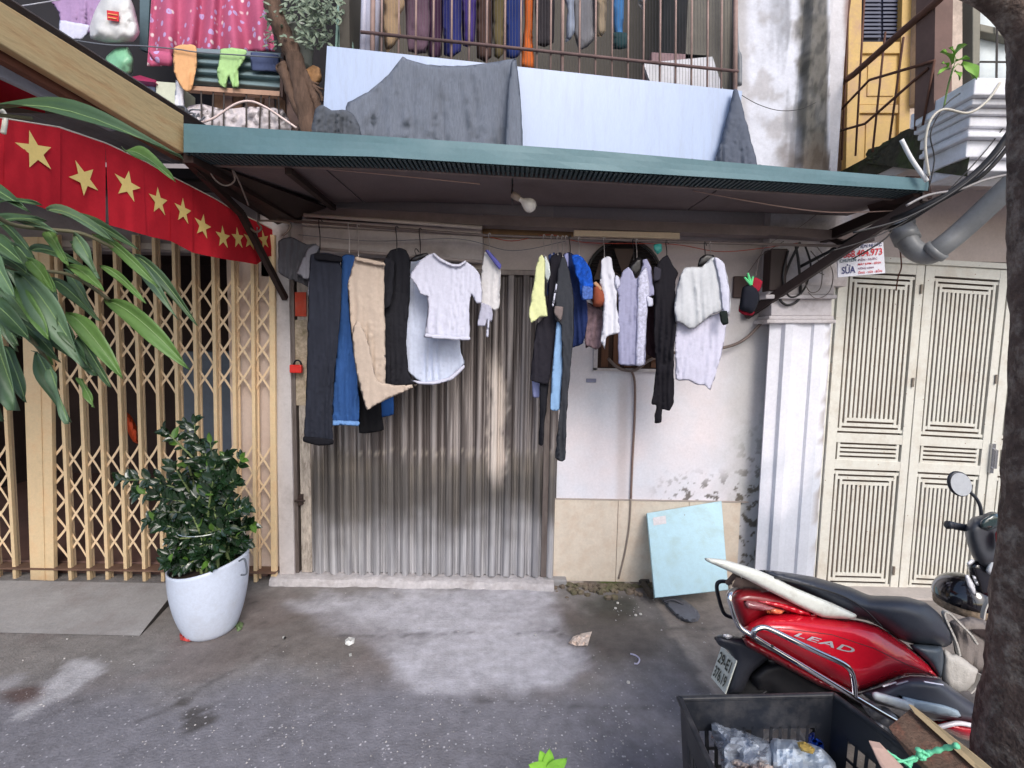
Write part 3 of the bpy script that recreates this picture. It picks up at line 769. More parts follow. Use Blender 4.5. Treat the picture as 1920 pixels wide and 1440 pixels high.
# mossy balcony slab and moulded front
BX = 2.31
slab = MB()
zs = 2.92
Yn = 2.46
slab.box((BX, Yn + .16, zs - .16), (4.6, FY + .4, zs - .02))
for k in range(1): pass
o = part('balcony_slab', slab, mat('black mossy concrete', S(70, 66, 54), rough=.95, var=.45, scale=9, bump=.8, bscale=30, dirt=S(76, 100, 40), dirt_amt=.6, dscale=5), rh)
mb = MB(); xw = 2.24; yc = Yn + .06
for z0, z1, d in ((2.56, 2.615, .03), (2.615, 2.70, .0), (2.70, 2.725, -.035), (2.725, 2.75, -.015), (2.75, 2.80, -.035), (2.80, 2.83, -.055), (2.83, 2.86, -.085), (2.86, 2.94, -.115)):
    mb.box((xw + .04 + d * .8, yc + d, z0), (4.6, yc + .26 + d * .01, z1))
part('cornice', mb, mat('white moulding paint', S(232, 232, 238), rough=.7, var=.06, scale=6, dirt=S(170, 160, 150), dirt_amt=.4, dscale=4), rh, bevel=.006)
mb = MB(); mb.box((BX + .01, Yn + .2, 2.7), (4.6, FY + .1, 2.76)); part('balcony_underside', mb, creamw, rh)
# dark wedge-shaped side of the slab seen above the awning
mb = MB()
sd_ = [(1592, 322, 3.26), (1640, 318, 3.2), (1700, 335, 2.9), (1765, 362, 2.55), (1800, 330, 2.5), (1812, 195, 2.47), (1796, 192, 2.52), (1740, 240, 2.75), (1650, 290, 3.05)]
mb.grid(lambda u, v: (BX - .01 - .02 * abs(fbm(u * 8, v * 4)), lerp(3.26, 2.52, u), lerp(zs - .34 * u - .06, zs + .01 + .015 * fbm(u * 9, 0), v)), 40, 10)
mossm = mat('black mossy concrete', (0, 0, 0)); part('slab_edge', mb, mossm, rh)
# yellow double shutters on the rear wall of the balcony
mb = MB(); mb.box((ux1, 3.75, 2.6), (4.8, 3.85, 5.4)); part('wall', mb, mat('beige mottled wall', S(198, 180, 166), rough=.9, var=.15, scale=5, bump=.3, dirt=S(110, 96, 84), dirt_amt=.6, dscale=3), rh)
mb = MB(); mb.box((ux0 - .3, 3.9, 2.5), (4.8, 4.6, 2.55))
yel = mat('peeling yellow paint', S(200, 166, 100), rough=.6, var=.12, scale=5, dirt=S(176, 138, 116), dirt_amt=.75, dscale=7)
ysh = thing('wooden_shutter', 'peeling yellow wooden shutter door with dark louvres at its top', 'shutter', P(1640, 300, 3.6))
def pxbox(mb, x0, y0, x1, y1, Y, th, lean=0.0):
    a, b, c, d = P(x0 - lean, y1, Y), P(x1 - lean, y1, Y), P(x1, y0, Y), P(x0, y0, Y); t = Vector((0, th, 0))
    mb.hexa([a, b, b + t, a + t, d, c, c + t, d + t]); return mb
YL = 10
mb = MB()
pxbox(mb, 1594, -80, 1618, 318, 3.56, .05, 8); pxbox(mb, 1694, -80, 1714, 300, 3.56, .05, 10); pxbox(mb, 1618, 78, 1694, 100, 3.57, .04, 1); pxbox(mb, 1612, 196, 1692, 212, 3.57, .04, 1)
pxbox(mb, 1618, -60, 1694, -40, 3.57, .04)
part('frame', mb, yel, ysh, bevel=.004)
mb = MB(); pxbox(mb, 1612, 100, 1692, 196, 3.585, .02, 2); pxbox(mb, 1608, 212, 1690, 318, 3.585, .02, 3); pxbox(mb, 1628, 116, 1678, 180, 3.578, .01, 2); pxbox(mb, 1624, 226, 1672, 300, 3.578, .01, 2)
part('panel', mb, yel, ysh, bevel=.003)
for (y0, y1) in ((-40, 78),):
    mb = MB(); pxbox(mb, 1618, y0, 1694, y1, 3.62, .02)
    part('backboard', mb, mat('dark blue board', S(52, 56, 78), rough=.6), ysh)  # plain dark blue sheet behind the louvres
    mb = MB()
    for k in range(11): pxbox(mb, 1620, 0 + k * 7.4 - 8, 1652, 4 + k * 7.4 - 8, 3.6, .012); pxbox(mb, 1656, 0 + k * 7.4 - 8, 1690, 4 + k * 7.4 - 8, 3.6, .012)
    part('louvre', mb, mat('dark blue louvre', S(66, 72, 98), rough=.5), ysh)
# railing side panel, rusty bars and diagonal braces
rust = mat('rusted bar', S(92, 58, 44), rough=.8, var=.3, scale=12, bump=.3)
rail = thing('balcony_railing', 'rusty balcony side railing with thin bars and bent diagonal rods above the awning', 'railing', (BX, 2.9, zs))
for (xt, yt, xb, yb) in ((1602, -60, 1553, 305), (1594, -60, 1578, 300), (1624, -60, 1604, 292), (1660, 60, 1636, 285), (1694, 70, 1668, 262), (1724, -60, 1716, 245)):
    Yb = 2.31 * FPX / (xb - 960) * .998
    mb = MB(); Yt = Yb
    a, b = P(xb, yb, Yb), P(xt, yt, Yb); mb.tube([a, b], .006, 6); part('bar', mb, rust, rail, smooth=True)
def rodpath(pts, r=.008, name='brace', m=rust, par=rail, n=6, seg=1):
    mb = MB(); q = [P(x, y, 2.31 * FPX / (x - 960) * .995) for x, y in pts]
    mb.tube(curve3(q, seg) if seg > 1 else q, r, n); part(name, mb, m, par, smooth=True)
rodpath([(1522, 194), (1600, 140), (1690, 60), (1760, 0), (1800, -40)], .019, 'top_rail')
rodpath([(1530, 255), (1630, 150), (1752, 114)]); rodpath([(1530, 258), (1622, 232), (1740, 128)]); rodpath([(1541, 44), (1590, -10)]); rodpath([(1752, 114), (1730, 235)], .006)
mb = MB(); pxbox(mb, 1755, -80, 1788, 205, 2.62, .12, 4); tag(part('post', mb, mat('brown painted post', S(104, 78, 70), rough=.7, var=.25, scale=6)), 'dark brown upright post left of the window frame', 'post')
mb = MB(); pxbox(mb, 1724, -80, 1756, 190, 3.5, .1, 6); part('pillar', mb, mat('beige mottled wall', (0,)), rh)
# enclosed window above the cornice
wn_ = thing('window', 'grey-framed window with white panes above the white moulding', 'window', P(1870, 190, 2.6))
mb = MB()
def q4(mb, pts, Y, th):
    a = [P(x, y, Y) for x, y in pts]; t = Vector((0, th, 0)); mb.hexa([a[3], a[2], a[2] + t, a[3] + t, a[0], a[1], a[1] + t, a[0] + t])
q4(mb, [(1824, -60), (1840, -60), (1837, 180), (1824, 178)], 2.6, .06); q4(mb, [(1835, 162), (2060, 222), (2060, 248), (1826, 186)], 2.595, .07); q4(mb, [(1838, 44), (2060, 95), (2060, 110), (1838, 58)], 2.6, .05)
part('frame', mb, mat('grey green window frame', S(122, 118, 104), rough=.6, var=.12), wn_, bevel=.004)
mb = MB(); q4(mb, [(1838, -60), (2060, -60), (2060, 230), (1836, 170)], 2.65, .01); part('pane', mb, mat('frosted pane', S(214, 222, 222), rough=.3, var=.03), wn_)
mb = MB(); 
for a, b in (((1871, -60), (1868, 182)), ((1838, 116), (2060, 118)), ((1905, -60), (1902, 190))): mb.tube([P(*a, 2.59), P(*b, 2.59)], .005, 5)
part('glazing_bar', mb, mat('dark grille rod', S(70, 64, 60)), wn_)
# weed growing out of the railing foot
weed = thing('weed', 'small bright green weed growing on the balcony post', 'weed', P(1790, 150, 2.5))
lg = mat('bright leaf', S(126, 168, 74), rough=.5, var=.15, spec=.4)
def leaf(mb, a, b, w, nrm=(0, -1, 0), cup=.15, droop=.0, n=8, wav=0.0, seed=0, arch=0.0):
    """a single leaf blade from a to b with a folded midrib and curved length"""
    a, b = Vector(a), Vector(b); ax = b - a; L = ax.length; nrm = Vector(nrm)
    side = ax.cross(nrm).normalized(); up = side.cross(ax).normalized()
    rows = []
    for i in range(n + 1):
        t = i / n; ww = w * (math.sin(math.pi * min(1, t ** .8)) ** .75 if 0 < t < 1 else .02)
        c = a + ax * t + up * (droop * L * math.sin(math.pi * t)) + Vector((0, 0, arch * L * math.sin(math.pi * t ** .8)))
        wv = wav * math.sin(t * 9 + seed)
        rows.append([c + side * ww * k + up * (cup * w * abs(k) * 2 + wv * k) for k in (-1, -.5, 0, .5, 1)])
    o = len(mb.v)
    for r in rows: mb.v += r
    for i in range(n):
        for k in range(4):
            q = o + i * 5 + k; mb.f.append((q, q + 1, q + 6, q + 5)); mb.mi.append(mb.k)
mb = MB()
for (ax_, ay_, bx_, by_, w) in ((1784, 122, 1762, 98, .018), (1790, 104, 1814, 84, .022), (1800, 122, 1826, 156, .030), (1780, 132, 1757, 142, .014), (1792, 116, 1818, 112, .014), (1786, 108, 1778, 90, .012), (1788, 134, 1798, 152, .012), (1776, 128, 1764, 120, .01)):
    leaf(mb, P(ax_, ay_, 2.48), P(bx_, by_, 2.42), w, (random.uniform(-.5, .5), -1, random.uniform(.1, .9)), .35, .08, wav=.004)
mb.tube(cpx([(1788, 125), (1792, 112), (1790, 104)], 2.48), .002, 4); mb.tube(cpx([(1788, 128), (1796, 120), (1800, 122)], 2.48), .002, 4)
part('leaves', mb, lg, weed, smooth=True); mb = MB(); mb.tube(cpx([(1770, 200), (1778, 160), (1788, 125)], 2.5), .004, 5); part('stem', mb, mat('green stem', S(110, 140, 70)), weed)

# grey PVC pipe
pv = MB(); pth = cpx([(1688, 412, 2.95), (1694, 436, 2.9), (1712, 466, 2.85), (1740, 478, 2.8), (1766, 462, 2.75), (1812, 424, 2.7), (1905, 338, 2.55), (2010, 250, 2.4)], 2.7)
pv.tube(pth, .055, 16); pv.tube([pth[5], pth[9]], .066, 16); pv.tube([pth[20], pth[23]], .066, 16); pv.tube([pth[1], pth[3]], .068, 16)
tag(part('waste_pipe', pv, mat('grey pvc', S(128, 130, 132), rough=.35, var=.1, dirt=S(90, 80, 74), dirt_amt=.5), smooth=True), 'thick grey plastic waste pipe with an elbow above the cream door', 'pipe')

# ------------------------------------------------------------------ awning
aw = thing('awning', 'long teal-edged metal awning over the shutter and clothes', 'awning', (.3, 2.9, 2.5))
tealm = mat('teal painted sheet', S(78, 112, 120), rough=.45, var=.06, scale=3, metal=.1, bump=.05, bscale=10, dirt=S(96, 124, 132), dirt_amt=.5, dscale=4)
YL_, YR_ = 2.17, 2.46
def aY(px): return lerp(YL_, YR_, (px - 345) / (1740 - 345))
top = [(345, 232), (700, 255), (1120, 283), (1500, 316), (1738, 336)]
bot = [(347, 286), (700, 294), (1120, 320), (1500, 343), (1742, 358)]
mb = MB()
def awf(u, v):
    x = lerp(345, 1740, u)
    yt = np.interp(x, [p[0] for p in top], [p[1] for p in top]); yb = np.interp(x, [p[0] for p in bot], [p[1] for p in bot])
    return P(x, lerp(yt, yb, v), aY(x) + .004 * nz(x * .01, v))
mb.grid(awf, 40, 3)
n0 = len(mb.v)
o = part('fascia', mb, tealm, aw, solid=.006)
# roof sheet: from the fascia top to the wall, and the dark corrugated lip beneath
front_top = [awf(u, 0) for u in np.linspace(0, 1, 61)]; front_bot = [awf(u, 1) for u in np.linspace(0, 1, 61)]
mb = MB()
mb.grid(lambda u, v: (lerp(awf(u, .04).x, awf(u, .04).x * 1.0, v), lerp(aY(lerp(345, 1740, u)) + .006, FY + .02, v), lerp(awf(u, .04).z, awf(u, .04).z + .03, v) + .008 * math.sin(u * 140)), 120, 3)
part('roof_sheet', mb, mat('weathered teal roofing', S(96, 120, 120), rough=.6, var=.2, scale=4, dirt=S(80, 76, 66), dirt_amt=.5), aw)
mb = MB()
for k in range(0, 150):
    u0 = k / 150; u1 = (k + .55) / 150
    a, b = awf(u0, 1), awf(u1, 1); zz = .012
    mb.hexa([a + Vector((0, .01, -.004)), b + Vector((0, .01, -.004)), b + Vector((0, .14, .0)), a + Vector((0, .14, .0)), a + Vector((0, .01, zz)), b + Vector((0, .01, zz)), b + Vector((0, .14, zz)), a + Vector((0, .14, zz))])
mb.grid(lambda u, v: awf(u, .9) + Vector((0, lerp(.012, .16, v), .012)), 40, 1)
part('corrugated_lip', mb, mat('dark corrugated lip', S(62, 78, 82), rough=.6, var=.2), aw)
soff = mat('dirty grey soffit', S(122, 108, 108), rough=.75, var=.12, scale=3, dirt=S(70, 54, 52), dirt_amt=.5, dscale=1.5)
def sof(u, v):
    a = awf(u, 1); z0 = a.z + .012
    return Vector((lerp(a.x, a.x, v), lerp(a.y + .16, 3.04, v), z0 + .0 + v * .02))
cuts = [(0, .165), (.168, .44), (.4425, .74), (.7425, 1)]
for c0, c1 in cuts:
    mb = MB(); mb.grid(lambda u, v: sof(lerp(c0, c1, u), v) + Vector((0, 0, .003)), 12, 4); part('soffit_panel', mb, soff, aw, solid=.006)
mb = MB()
for u0, u1, v0, v1, dz in ((0, 1, 0, .02, .01),):
    for k in range(30):
        a, b = sof(k / 30, 0), sof((k + 1) / 30, 0); mb.hexa([a + Vector((0, -.012, -.012)), b + Vector((0, -.012, -.012)), b + Vector((0, .012, -.012)), a + Vector((0, .012, -.012)), a + Vector((0, -.012, .01)), b + Vector((0, -.012, .01)), b + Vector((0, .012, .01)), a + Vector((0, .012, .01))])
part('front_batten', mb, mat('pale rusty batten', S(128, 112, 106), rough=.6, var=.25, scale=10), aw)
# rear boxed beam along the wall
beamp = mat('mauve grey beam', S(132, 118, 116), rough=.7, var=.15, scale=5, dirt=S(90, 74, 70), dirt_amt=.4)
mb = MB(); t = Vector((0, .1, 0))
for (xa, ya, yb, xb, yc, yd) in ((562, 386, 402, 905, 404, 422), (905, 402, 421, 1440, 424, 442), (1440, 424, 440, 1640, 436, 452)):
    a, b, c, d = P(xa, yb, 3.03), P(xb, yd, 3.03), P(xb, yc, 3.03), P(xa, ya, 3.03); mb.hexa([a, b, b + t, a + t, d, c, c + t, d + t])
part('rear_beam', mb, beamp, aw)
darkb = mat('dark brown steel', S(46, 32, 30), rough=.6, var=.25, scale=8)
def beam(mb, a, b, w, h):
    a, b = Vector(a), Vector(b); d = (b - a).normalized(); s = d.cross(Vector((0, 0, 1))).normalized() * w / 2; u = s.cross(d).normalized() * h / 2
    mb.hexa([a - s - u, a + s - u, a + s + u, a - s + u, b - s - u, b + s - u, b + s + u, b - s + u])
for nm, segs in (('bracket', ((P(1398, 592, FY - .02), P(1722, 376, 2.5), .04, .05), (P(1530, 452, FY - .02), P(1736, 366, 2.48), .04, .06), (P(1545, 440, FY - .05), P(1592, 462, 2.95), .03, .03))),
                 ('bracket', ((P(560, 410, FY - .06), P(352, 292, 2.2), .05, .06), (P(535, 560, FY - .06), P(452, 400, 2.72), .03, .035), (P(452, 400, 2.72), P(352, 300, 2.22), .03, .035)))):
    mb = MB()
    for s_ in segs: beam(mb, *s_)
    part(nm, mb, darkb, aw)
mb = MB(); mb.add([P(356, 292, 2.22), P(612, 388, 3.0), P(520, 420, 3.1), P(372, 330, 2.3)], [(0, 1, 2, 3)])
part('side_flashing', mb, darkb, aw, solid=.01)
mb = MB(); beam(mb, P(540, 316, 2.36) + Vector((0, 0, -.01)), P(625, 386, 3.0) + Vector((0, 0, -.01)), .03, .03); part('batten', mb, darkb, aw)
mb = MB(); pts = [P(1700, 330, 2.46), P(1742, 330, 2.46), P(1748, 372, 2.47), P(1716, 372, 2.5)]; mb.prism(pts, (0, .3, 0)); part('end_cap', mb, mat('rusty brown end', S(66, 46, 42), rough=.8, var=.3), aw)

# roller box, fluorescent battens, rails
mb = MB(); t = Vector((0, .12, 0))
a, b, c, d = P(566, 470, 3.06), P(905, 490, 3.06), P(905, 441, 3.06), P(566, 424, 3.06); mb.hexa([a, b, b + t, a + t, d, c, c + t, d + t])
tag(part('roller_box', mb, mat('dusty grey box', S(186, 178, 178), rough=.7, var=.08, scale=6, dirt=S(110, 96, 92), dirt_amt=.4, dscale=5), bevel=.01), 'long dusty grey box above the metal shutter', 'box')
mb = MB(); mb.tube([P(570, 403, 2.98), P(904, 427, 2.98)], .011, 10); b1 = part('tube', mb, mat('dusty glass tube', S(190, 178, 172), rough=.3), None, smooth=True, origin=P(737, 418, 3.0))
b1.name = 'tube_light'; tag(b1, 'unlit dusty tube lamp running above the grey roller box', 'lamp')
mb = MB(); a, b, c, d = P(566, 421, 3.03), P(902, 441, 3.03), P(902, 430, 3.03), P(566, 411, 3.03); t = Vector((0, .03, 0)); mb.hexa([a, b, b + t, a + t, d, c, c + t, d + t]); part('batten', mb, mat('lamp batten paint', S(184, 172, 168), rough=.5), b1)
mb = MB(); a, b, c, d = P(1076, 442, 3.0), P(1275, 448, 3.0), P(1275, 436, 3.0), P(1076, 431, 3.0); mb.hexa([a, b, b + t, a + t, d, c, c + t, d + t])
b2 = part('tube_light', mb, mat('cream lamp batten', S(206, 184, 158), rough=.5, var=.1), bevel=.004); tag(b2, 'short cream tube lamp above the round vent', 'lamp')
mb = MB(); a, b, c, d = P(905, 445, FY - .02), P(1076, 448, FY - .02), P(1076, 422, FY - .02), P(905, 418, FY - .02); t = Vector((0, .02, 0)); mb.hexa([a, b, b + t, a + t, d, c, c + t, d + t])
part('stained_board', mb, mat('ochre stained board', S(150, 118, 84), rough=.8, var=.2), house)
railp = mat('grey clothes pole', S(108, 96, 92), rough=.5, metal=.3, var=.2, scale=10)
RY = 2.82
mb = MB(); mb.tube([P(520, 412, RY), P(905, 441, RY), P(1250, 453, RY), P(1600, 462, RY)], .0085, 8)
tag(part('clothes_pole', mb, railp, smooth=True), 'long grey pole under the awning carrying the washing', 'pole')
mb = MB(); mb.tube([P(590, 466, 2.86), P(905, 491, 2.86)], .010, 8); tag(part('clothes_pole', mb, mat('pale plastic pole', S(150, 138, 134), rough=.5, var=.15), smooth=True), 'short pale pole behind the trousers, under the roller box', 'pole')
wirem = mat('dark wire', S(58, 44, 40), rough=.6)
mb = MB(); mb.tube(cpx([(430, 305, 2.35), (620, 318, 2.4), (900, 345, 2.5)], 2.4), .003, 5)
tag(part('wire', mb, mat('pinkish wire', S(180, 150, 138), rough=.5)), 'thin pale wire strung under the left end of the awning', 'wire')
mb = MB(); mb.tube(cpx([(1300, 358), (1450, 385), (1560, 398), (1680, 395)], 2.6), .003, 5); tag(part('wire', mb, mat('pinkish wire', (0,))), 'thin pale wire sagging under the right end of the awning', 'wire')
mb = MB(); mb.tube(cpx([(905, 440), (960, 452), (1030, 440), (1100, 455), (1260, 458), (1360, 472), (1500, 455)], 3.05), .0025, 5); tag(part('wire', mb, mat('red wire', S(170, 70, 56), rough=.5)), 'thin red wire looping along the wall above the clothes', 'wire')
# bulb
bl = thing('light_bulb', 'bare unlit bulb hanging from the awning ceiling', 'bulb', P(985, 380, 2.62))
bc = P(990, 383, 2.62); dirv = Vector((.75, 0, -.45)).normalized()
mb = MB(); rot = dirv.to_track_quat('Z', 'Y').to_matrix()
for r, h in [(0, 0)]: pass
prof = [(.012, -.055), (.014, -.035), (.024, -.022), (.034, -.005), (.038, .012), (.033, .03), (.02, .042), (.001, .047)]
tmp = MB().lathe(prof, (0, 0, 0), 'Z', 20); mb.add([bc + rot @ v for v in tmp.v], tmp.f)
part('glass', mb, mat('frosted bulb glass', S(238, 232, 224), rough=.15, var=.02, coat=.4), bl, smooth=True)
mb = MB(); tmp = MB().lathe([(.001, -.1), (.017, -.1), (.019, -.075), (.016, -.052), (.001, -.05)], (0, 0, 0), 'Z', 16); mb.add([bc + rot @ v for v in tmp.v], tmp.f); part('socket', mb, mat('cream socket', S(176, 160, 146), rough=.4), bl, smooth=True)
mb = MB(); mb.tube(curve3([bc + rot @ Vector((0, 0, -.1)), bc + Vector((-.09, 0, .06)), P(962, 345, 2.6)]), .003, 5); part('cord', mb, wirem, bl)

# ------------------------------------------------------------------ cables at the right
cabm = mat('black cable', S(34, 32, 34), rough=.5, var=.1)
def cable(pts, Y, r, label, m=cabm, name='cable', grp=None):
    mb = MB(); mb.tube(cpx(pts, Y), r, 7); return tag(part(name, mb, m, smooth=True), label, name.replace('_', ' '), grp)
cable([(1960, 150, 2.2), (1905, 232, 2.3), (1850, 305, 2.35), (1780, 362, 2.4), (1700, 402, 2.5), (1640, 425, 2.7), (1560, 470, 3.0)], 2.4, .016, 'thickest black cable sweeping down from the tree to the awning bracket')
cable([(1960, 175, 2.25), (1900, 262, 2.35), (1840, 330, 2.4), (1760, 378, 2.5), (1690, 420, 2.6), (1620, 440, 2.8), (1500, 500, 3.05)], 2.4, .010, 'second black cable running just below the thickest one')
cable([(1905, 245), (1840, 318), (1775, 368), (1690, 412), (1600, 436)], 2.32, .005, 'thin black cable lying on the thick cable bundle')
cable([(1900, 325), (1845, 338), (1800, 355), (1740, 366), (1700, 385)], 2.4, .006, 'thin grey cable dipping between pipe and cable bundle', mat('grey cable', S(150, 146, 146), rough=.5))
cable([(1875, 155), (1850, 190), (1815, 212), (1770, 205), (1745, 225), (1735, 270), (1742, 330)], 2.4, .006, 'pale cable curling down in front of the mossy slab edge', mat('pale cable', S(196, 190, 176), rough=.5))
cable([(1690, 262), (1710, 300), (1738, 340)], 2.42, .010, 'short straight white tube slanting to the awning corner', mat('white conduit', S(226, 226, 226), rough=.4))
cable([(1500, 455), (1482, 490), (1468, 530), (1462, 560), (1478, 572), (1500, 556), (1498, 500), (1492, 460)], 3.04, .008, 'thick black cable loop hanging beside the pilaster')
cable([(1478, 470), (1468, 520), (1480, 556), (1506, 545), (1520, 500), (1510, 462)], 3.02, .006, 'thinner black cable loop inside the thick loop')
cable([(1520, 470), (1540, 500), (1538, 540), (1520, 548), (1510, 528), (1522, 508), (1545, 515)], 3.0, .003, 'thin grey curl of wire on the pilaster head', mat('thin grey wire', S(120, 110, 106), rough=.6))
cable([(1530, 460), (1560, 505), (1556, 545), (1532, 560), (1515, 548)], 2.99, .0025, 'thinnest curl of wire below the number sign', mat('thin grey wire', (0,)))
cable([(1448, 572), (1430, 602), (1396, 636), (1356, 652), (1300, 655), (1225, 672), (1190, 694), (1160, 690), (1140, 672)], 3.14, .010, 'grey-brown cable running from the bracket behind the washing', mat('grey brown cable', S(112, 98, 92), rough=.6, var=.2))
cable([(1182, 692), (1190, 715), (1190, 780), (1186, 860), (1183, 935)], FY - .012, .008, 'brown cable running down the pink-white wall', mat('brown conduit', S(128, 106, 98), rough=.6, var=.2))
cable([(1183, 935), (1180, 985), (1172, 1035), (1160, 1085)], FY - .022, .006, 'thin grey cable crossing the cream tiles', mat('dull cable', S(140, 128, 118), rough=.6))
cable([(470, 352), (480, 360), (500, 358), (512, 340)], 2.8, .003, 'short bent wire by the left bracket', mat('bent wire', S(130, 118, 108)))
cable([(388, 312, 2.3), (404, 338, 2.35), (424, 348, 2.4), (440, 338, 2.4), (436, 318, 2.38), (450, 345, 2.45), (466, 385, 2.6)], 2.4, .004, 'pale looped wire under the left awning corner', mat('dull loop wire', S(134, 124, 118)))
cable([(466, 425), (480, 435), (490, 428), (486, 414), (540, 418), (541, 432), (530, 442)], 2.78, .006, 'bent grey rod hook at the end of the flag string', mat('rod steel', S(124, 112, 102), metal=.4, rough=.5))
mb = MB(); pxbox(mb, 1446, 466, 1478, 545, 3.03, .09, 4); tag(part('meter_box', mb, mat('dark brown box', S(52, 36, 34), rough=.6, var=.2), bevel=.006), 'dark brown electrical box hidden behind the cable loops', 'box')

cable([(1560, 470), (1620, 452), (1690, 420), (1760, 372), (1800, 335), (1850, 280), (1900, 215)], 2.5, .003, 'thinnest black cable above the thick cable bundle')
cable([(1600, 485), (1650, 455), (1672, 430), (1655, 400), (1668, 372)], 2.75, .004, 'short dark cable hanging from the bracket behind the sign')
cable([(1680, 545), (1684, 520), (1690, 500), (1688, 470)], 3.1, .004, 'short twisted wire hooked over the top of the cream door', rust)
cable([(1740, 360), (1752, 300), (1745, 250), (1770, 200), (1800, 175)], 2.44, .003, 'thin dark stem-like wire rising past the cornice corner')
cable([(1385, 175), (1420, 195), (1460, 207), (1500, 205), (1530, 192)], 3.18, .002, 'thin wire sagging across the stained white wall')
cable([(560, 440), (700, 452), (860, 448), (960, 470), (1060, 452)], 3.0, .002, 'thin sagging string across the grey roller box', mat('grey line', S(110, 114, 122)))
cable([(1540, 395), (1500, 425), (1470, 440), (1430, 470), (1416, 520)], 2.9, .002, 'fine grey wire from the awning to the gloves', mat('thin grey wire', (0,)))
# phone-number sign
sgn = thing('sign', 'small white advertising sign with a red phone number below the awning bracket', 'sign', P(1613, 520, 2.84))
c4 = [P(1570, 461, 2.84), P(1656, 454, 2.84), P(1660, 512, 2.84), P(1571, 520, 2.84)]
mb = MB(); mb.prism([c4[3], c4[2], c4[1], c4[0]], (0, .006, 0)); part('board', mb, mat('white sign board', S(222, 222, 232), rough=.4, var=.04), sgn)
W_ = (c4[1] - c4[0]).length; H_ = (c4[0] - c4[3]).length; ux = (c4[1] - c4[0]).normalized(); uy = (c4[0] - c4[3]).normalized(); off = Vector((0, -.003, 0))
def sgt(s, h, u, v, m, w=None, nm='lettering'):
    mb = MB(); o_ = c4[3] + ux * u * W_ + uy * v * H_ + off
    text_mb(s, 1.0, o_, ux, uy, mb, bold=.02)
    xs = [(q - o_).dot(ux) for q in mb.v]; ys = [(q - o_).dot(uy) for q in mb.v]; x0, x1, y1 = min(xs), max(xs), max(ys)
    y1 = .72
    mb.v = [o_ + ux * ((a - x0) / (x1 - x0) * w * W_) + uy * (b / y1 * h * H_) for a, b in zip(xs, ys)]
    part(nm, mb, m, sgn, recalc=False)
navy = mat('navy ink', S(40, 44, 110), rough=.5); redk = mat('red ink', S(206, 36, 52), rough=.5)
grnk = mat('dark green ink', S(44, 84, 92), rough=.5)
sgt('LẮP ĐẶT ĐIỆN NƯỚC', .10, .03, .87, navy, .93)
sgt('0868.404.973', .21, .03, .60, redk, .94)
sgt('CHUYÊN', .10, .04, .46, grnk, .36)
sgt('SỬA', .22, .08, .10, navy, .30)
for k, s_ in enumerate(('ĐIỆN - NƯỚC', 'MÁY BƠM - BÌNH', 'NÓNG LẠNH', 'ỐNG - VÒI - BỒN')): sgt(s_, .065, .44, .46 - k * .135, redk if k % 2 else mat('purple ink', S(120, 60, 96), rough=.5), (.42, .5, .34, .52)[k])
# ------------------------------------------------------------------ washing on the pole
TENS[0] = 0.2
def cloth(name, cname, rgb, rough=.85, var=.06, scale=6, **k):
    return mat(name, S(*rgb), rough=rough, var=var, scale=scale, bump=k.pop('bump', .07), bscale=k.pop('bscale', 120), spec=.2, **k)
GRP = 'washing hung on the pole under the awning'
def garment(name, label, cat, pieces, m, Y, **k):
    """pieces: [(outline, options, part name, material)] - the first is the body"""
    kw = dict(bulge=.003, back=.003, step=3.2, R=3, fold=.026, ffreq=12)
    kw.update(k); Y0 = Y
    mb = inflate(pieces[0][0], Y, **{**kw, **pieces[0][1]}, seed=len(label))
    o = part(name, mb, m, smooth=True); tag(o, label, cat, GRP)
    for (ol, opt, pn, pm) in pieces[1:]:
        opt = dict(opt); dy = opt.pop('dy', -.015)
        mb2 = inflate(ol, (Y + dy) if not callable(Y) else Y, **{**kw, **opt}, seed=len(pn) + 5)
        part(pn, mb2, pm, o, smooth=True)
    return o
hk = mat('hanger wire', S(186, 178, 176), rough=.35, metal=.6)
hkb = mat('black hanger plastic', S(28, 26, 28), rough=.4)
def hanger(px, ytop, ybot, Y, label, w=0, m=hk, Yp=RY, poly=None):
    mb = MB(); a = P(px, ytop, Yp - .01); b = P(px, ybot, Y)
    mb.tube(curve3([a + Vector((.014, .012, -.004)), a + Vector((0, .0, .012)), a + Vector((-.006, -.004, -.004)), a.lerp(b, .5), b], 4), .0028, 6)
    if w:
        p = [b, P(px + w, ybot + w * .42, Y), P(px + w * .9, ybot + w * .5, Y), P(px - w * .9, ybot + w * .5, Y), P(px - w, ybot + w * .42, Y), b]
        mb.tube(p, .004, 6)
    if poly: inflate(poly, Y - .004, .006, .006, R=4, step=5, mb=mb)
    return tag(part('clothes_hanger', mb, m, smooth=True), label, 'hanger', 'hangers on the clothes pole')

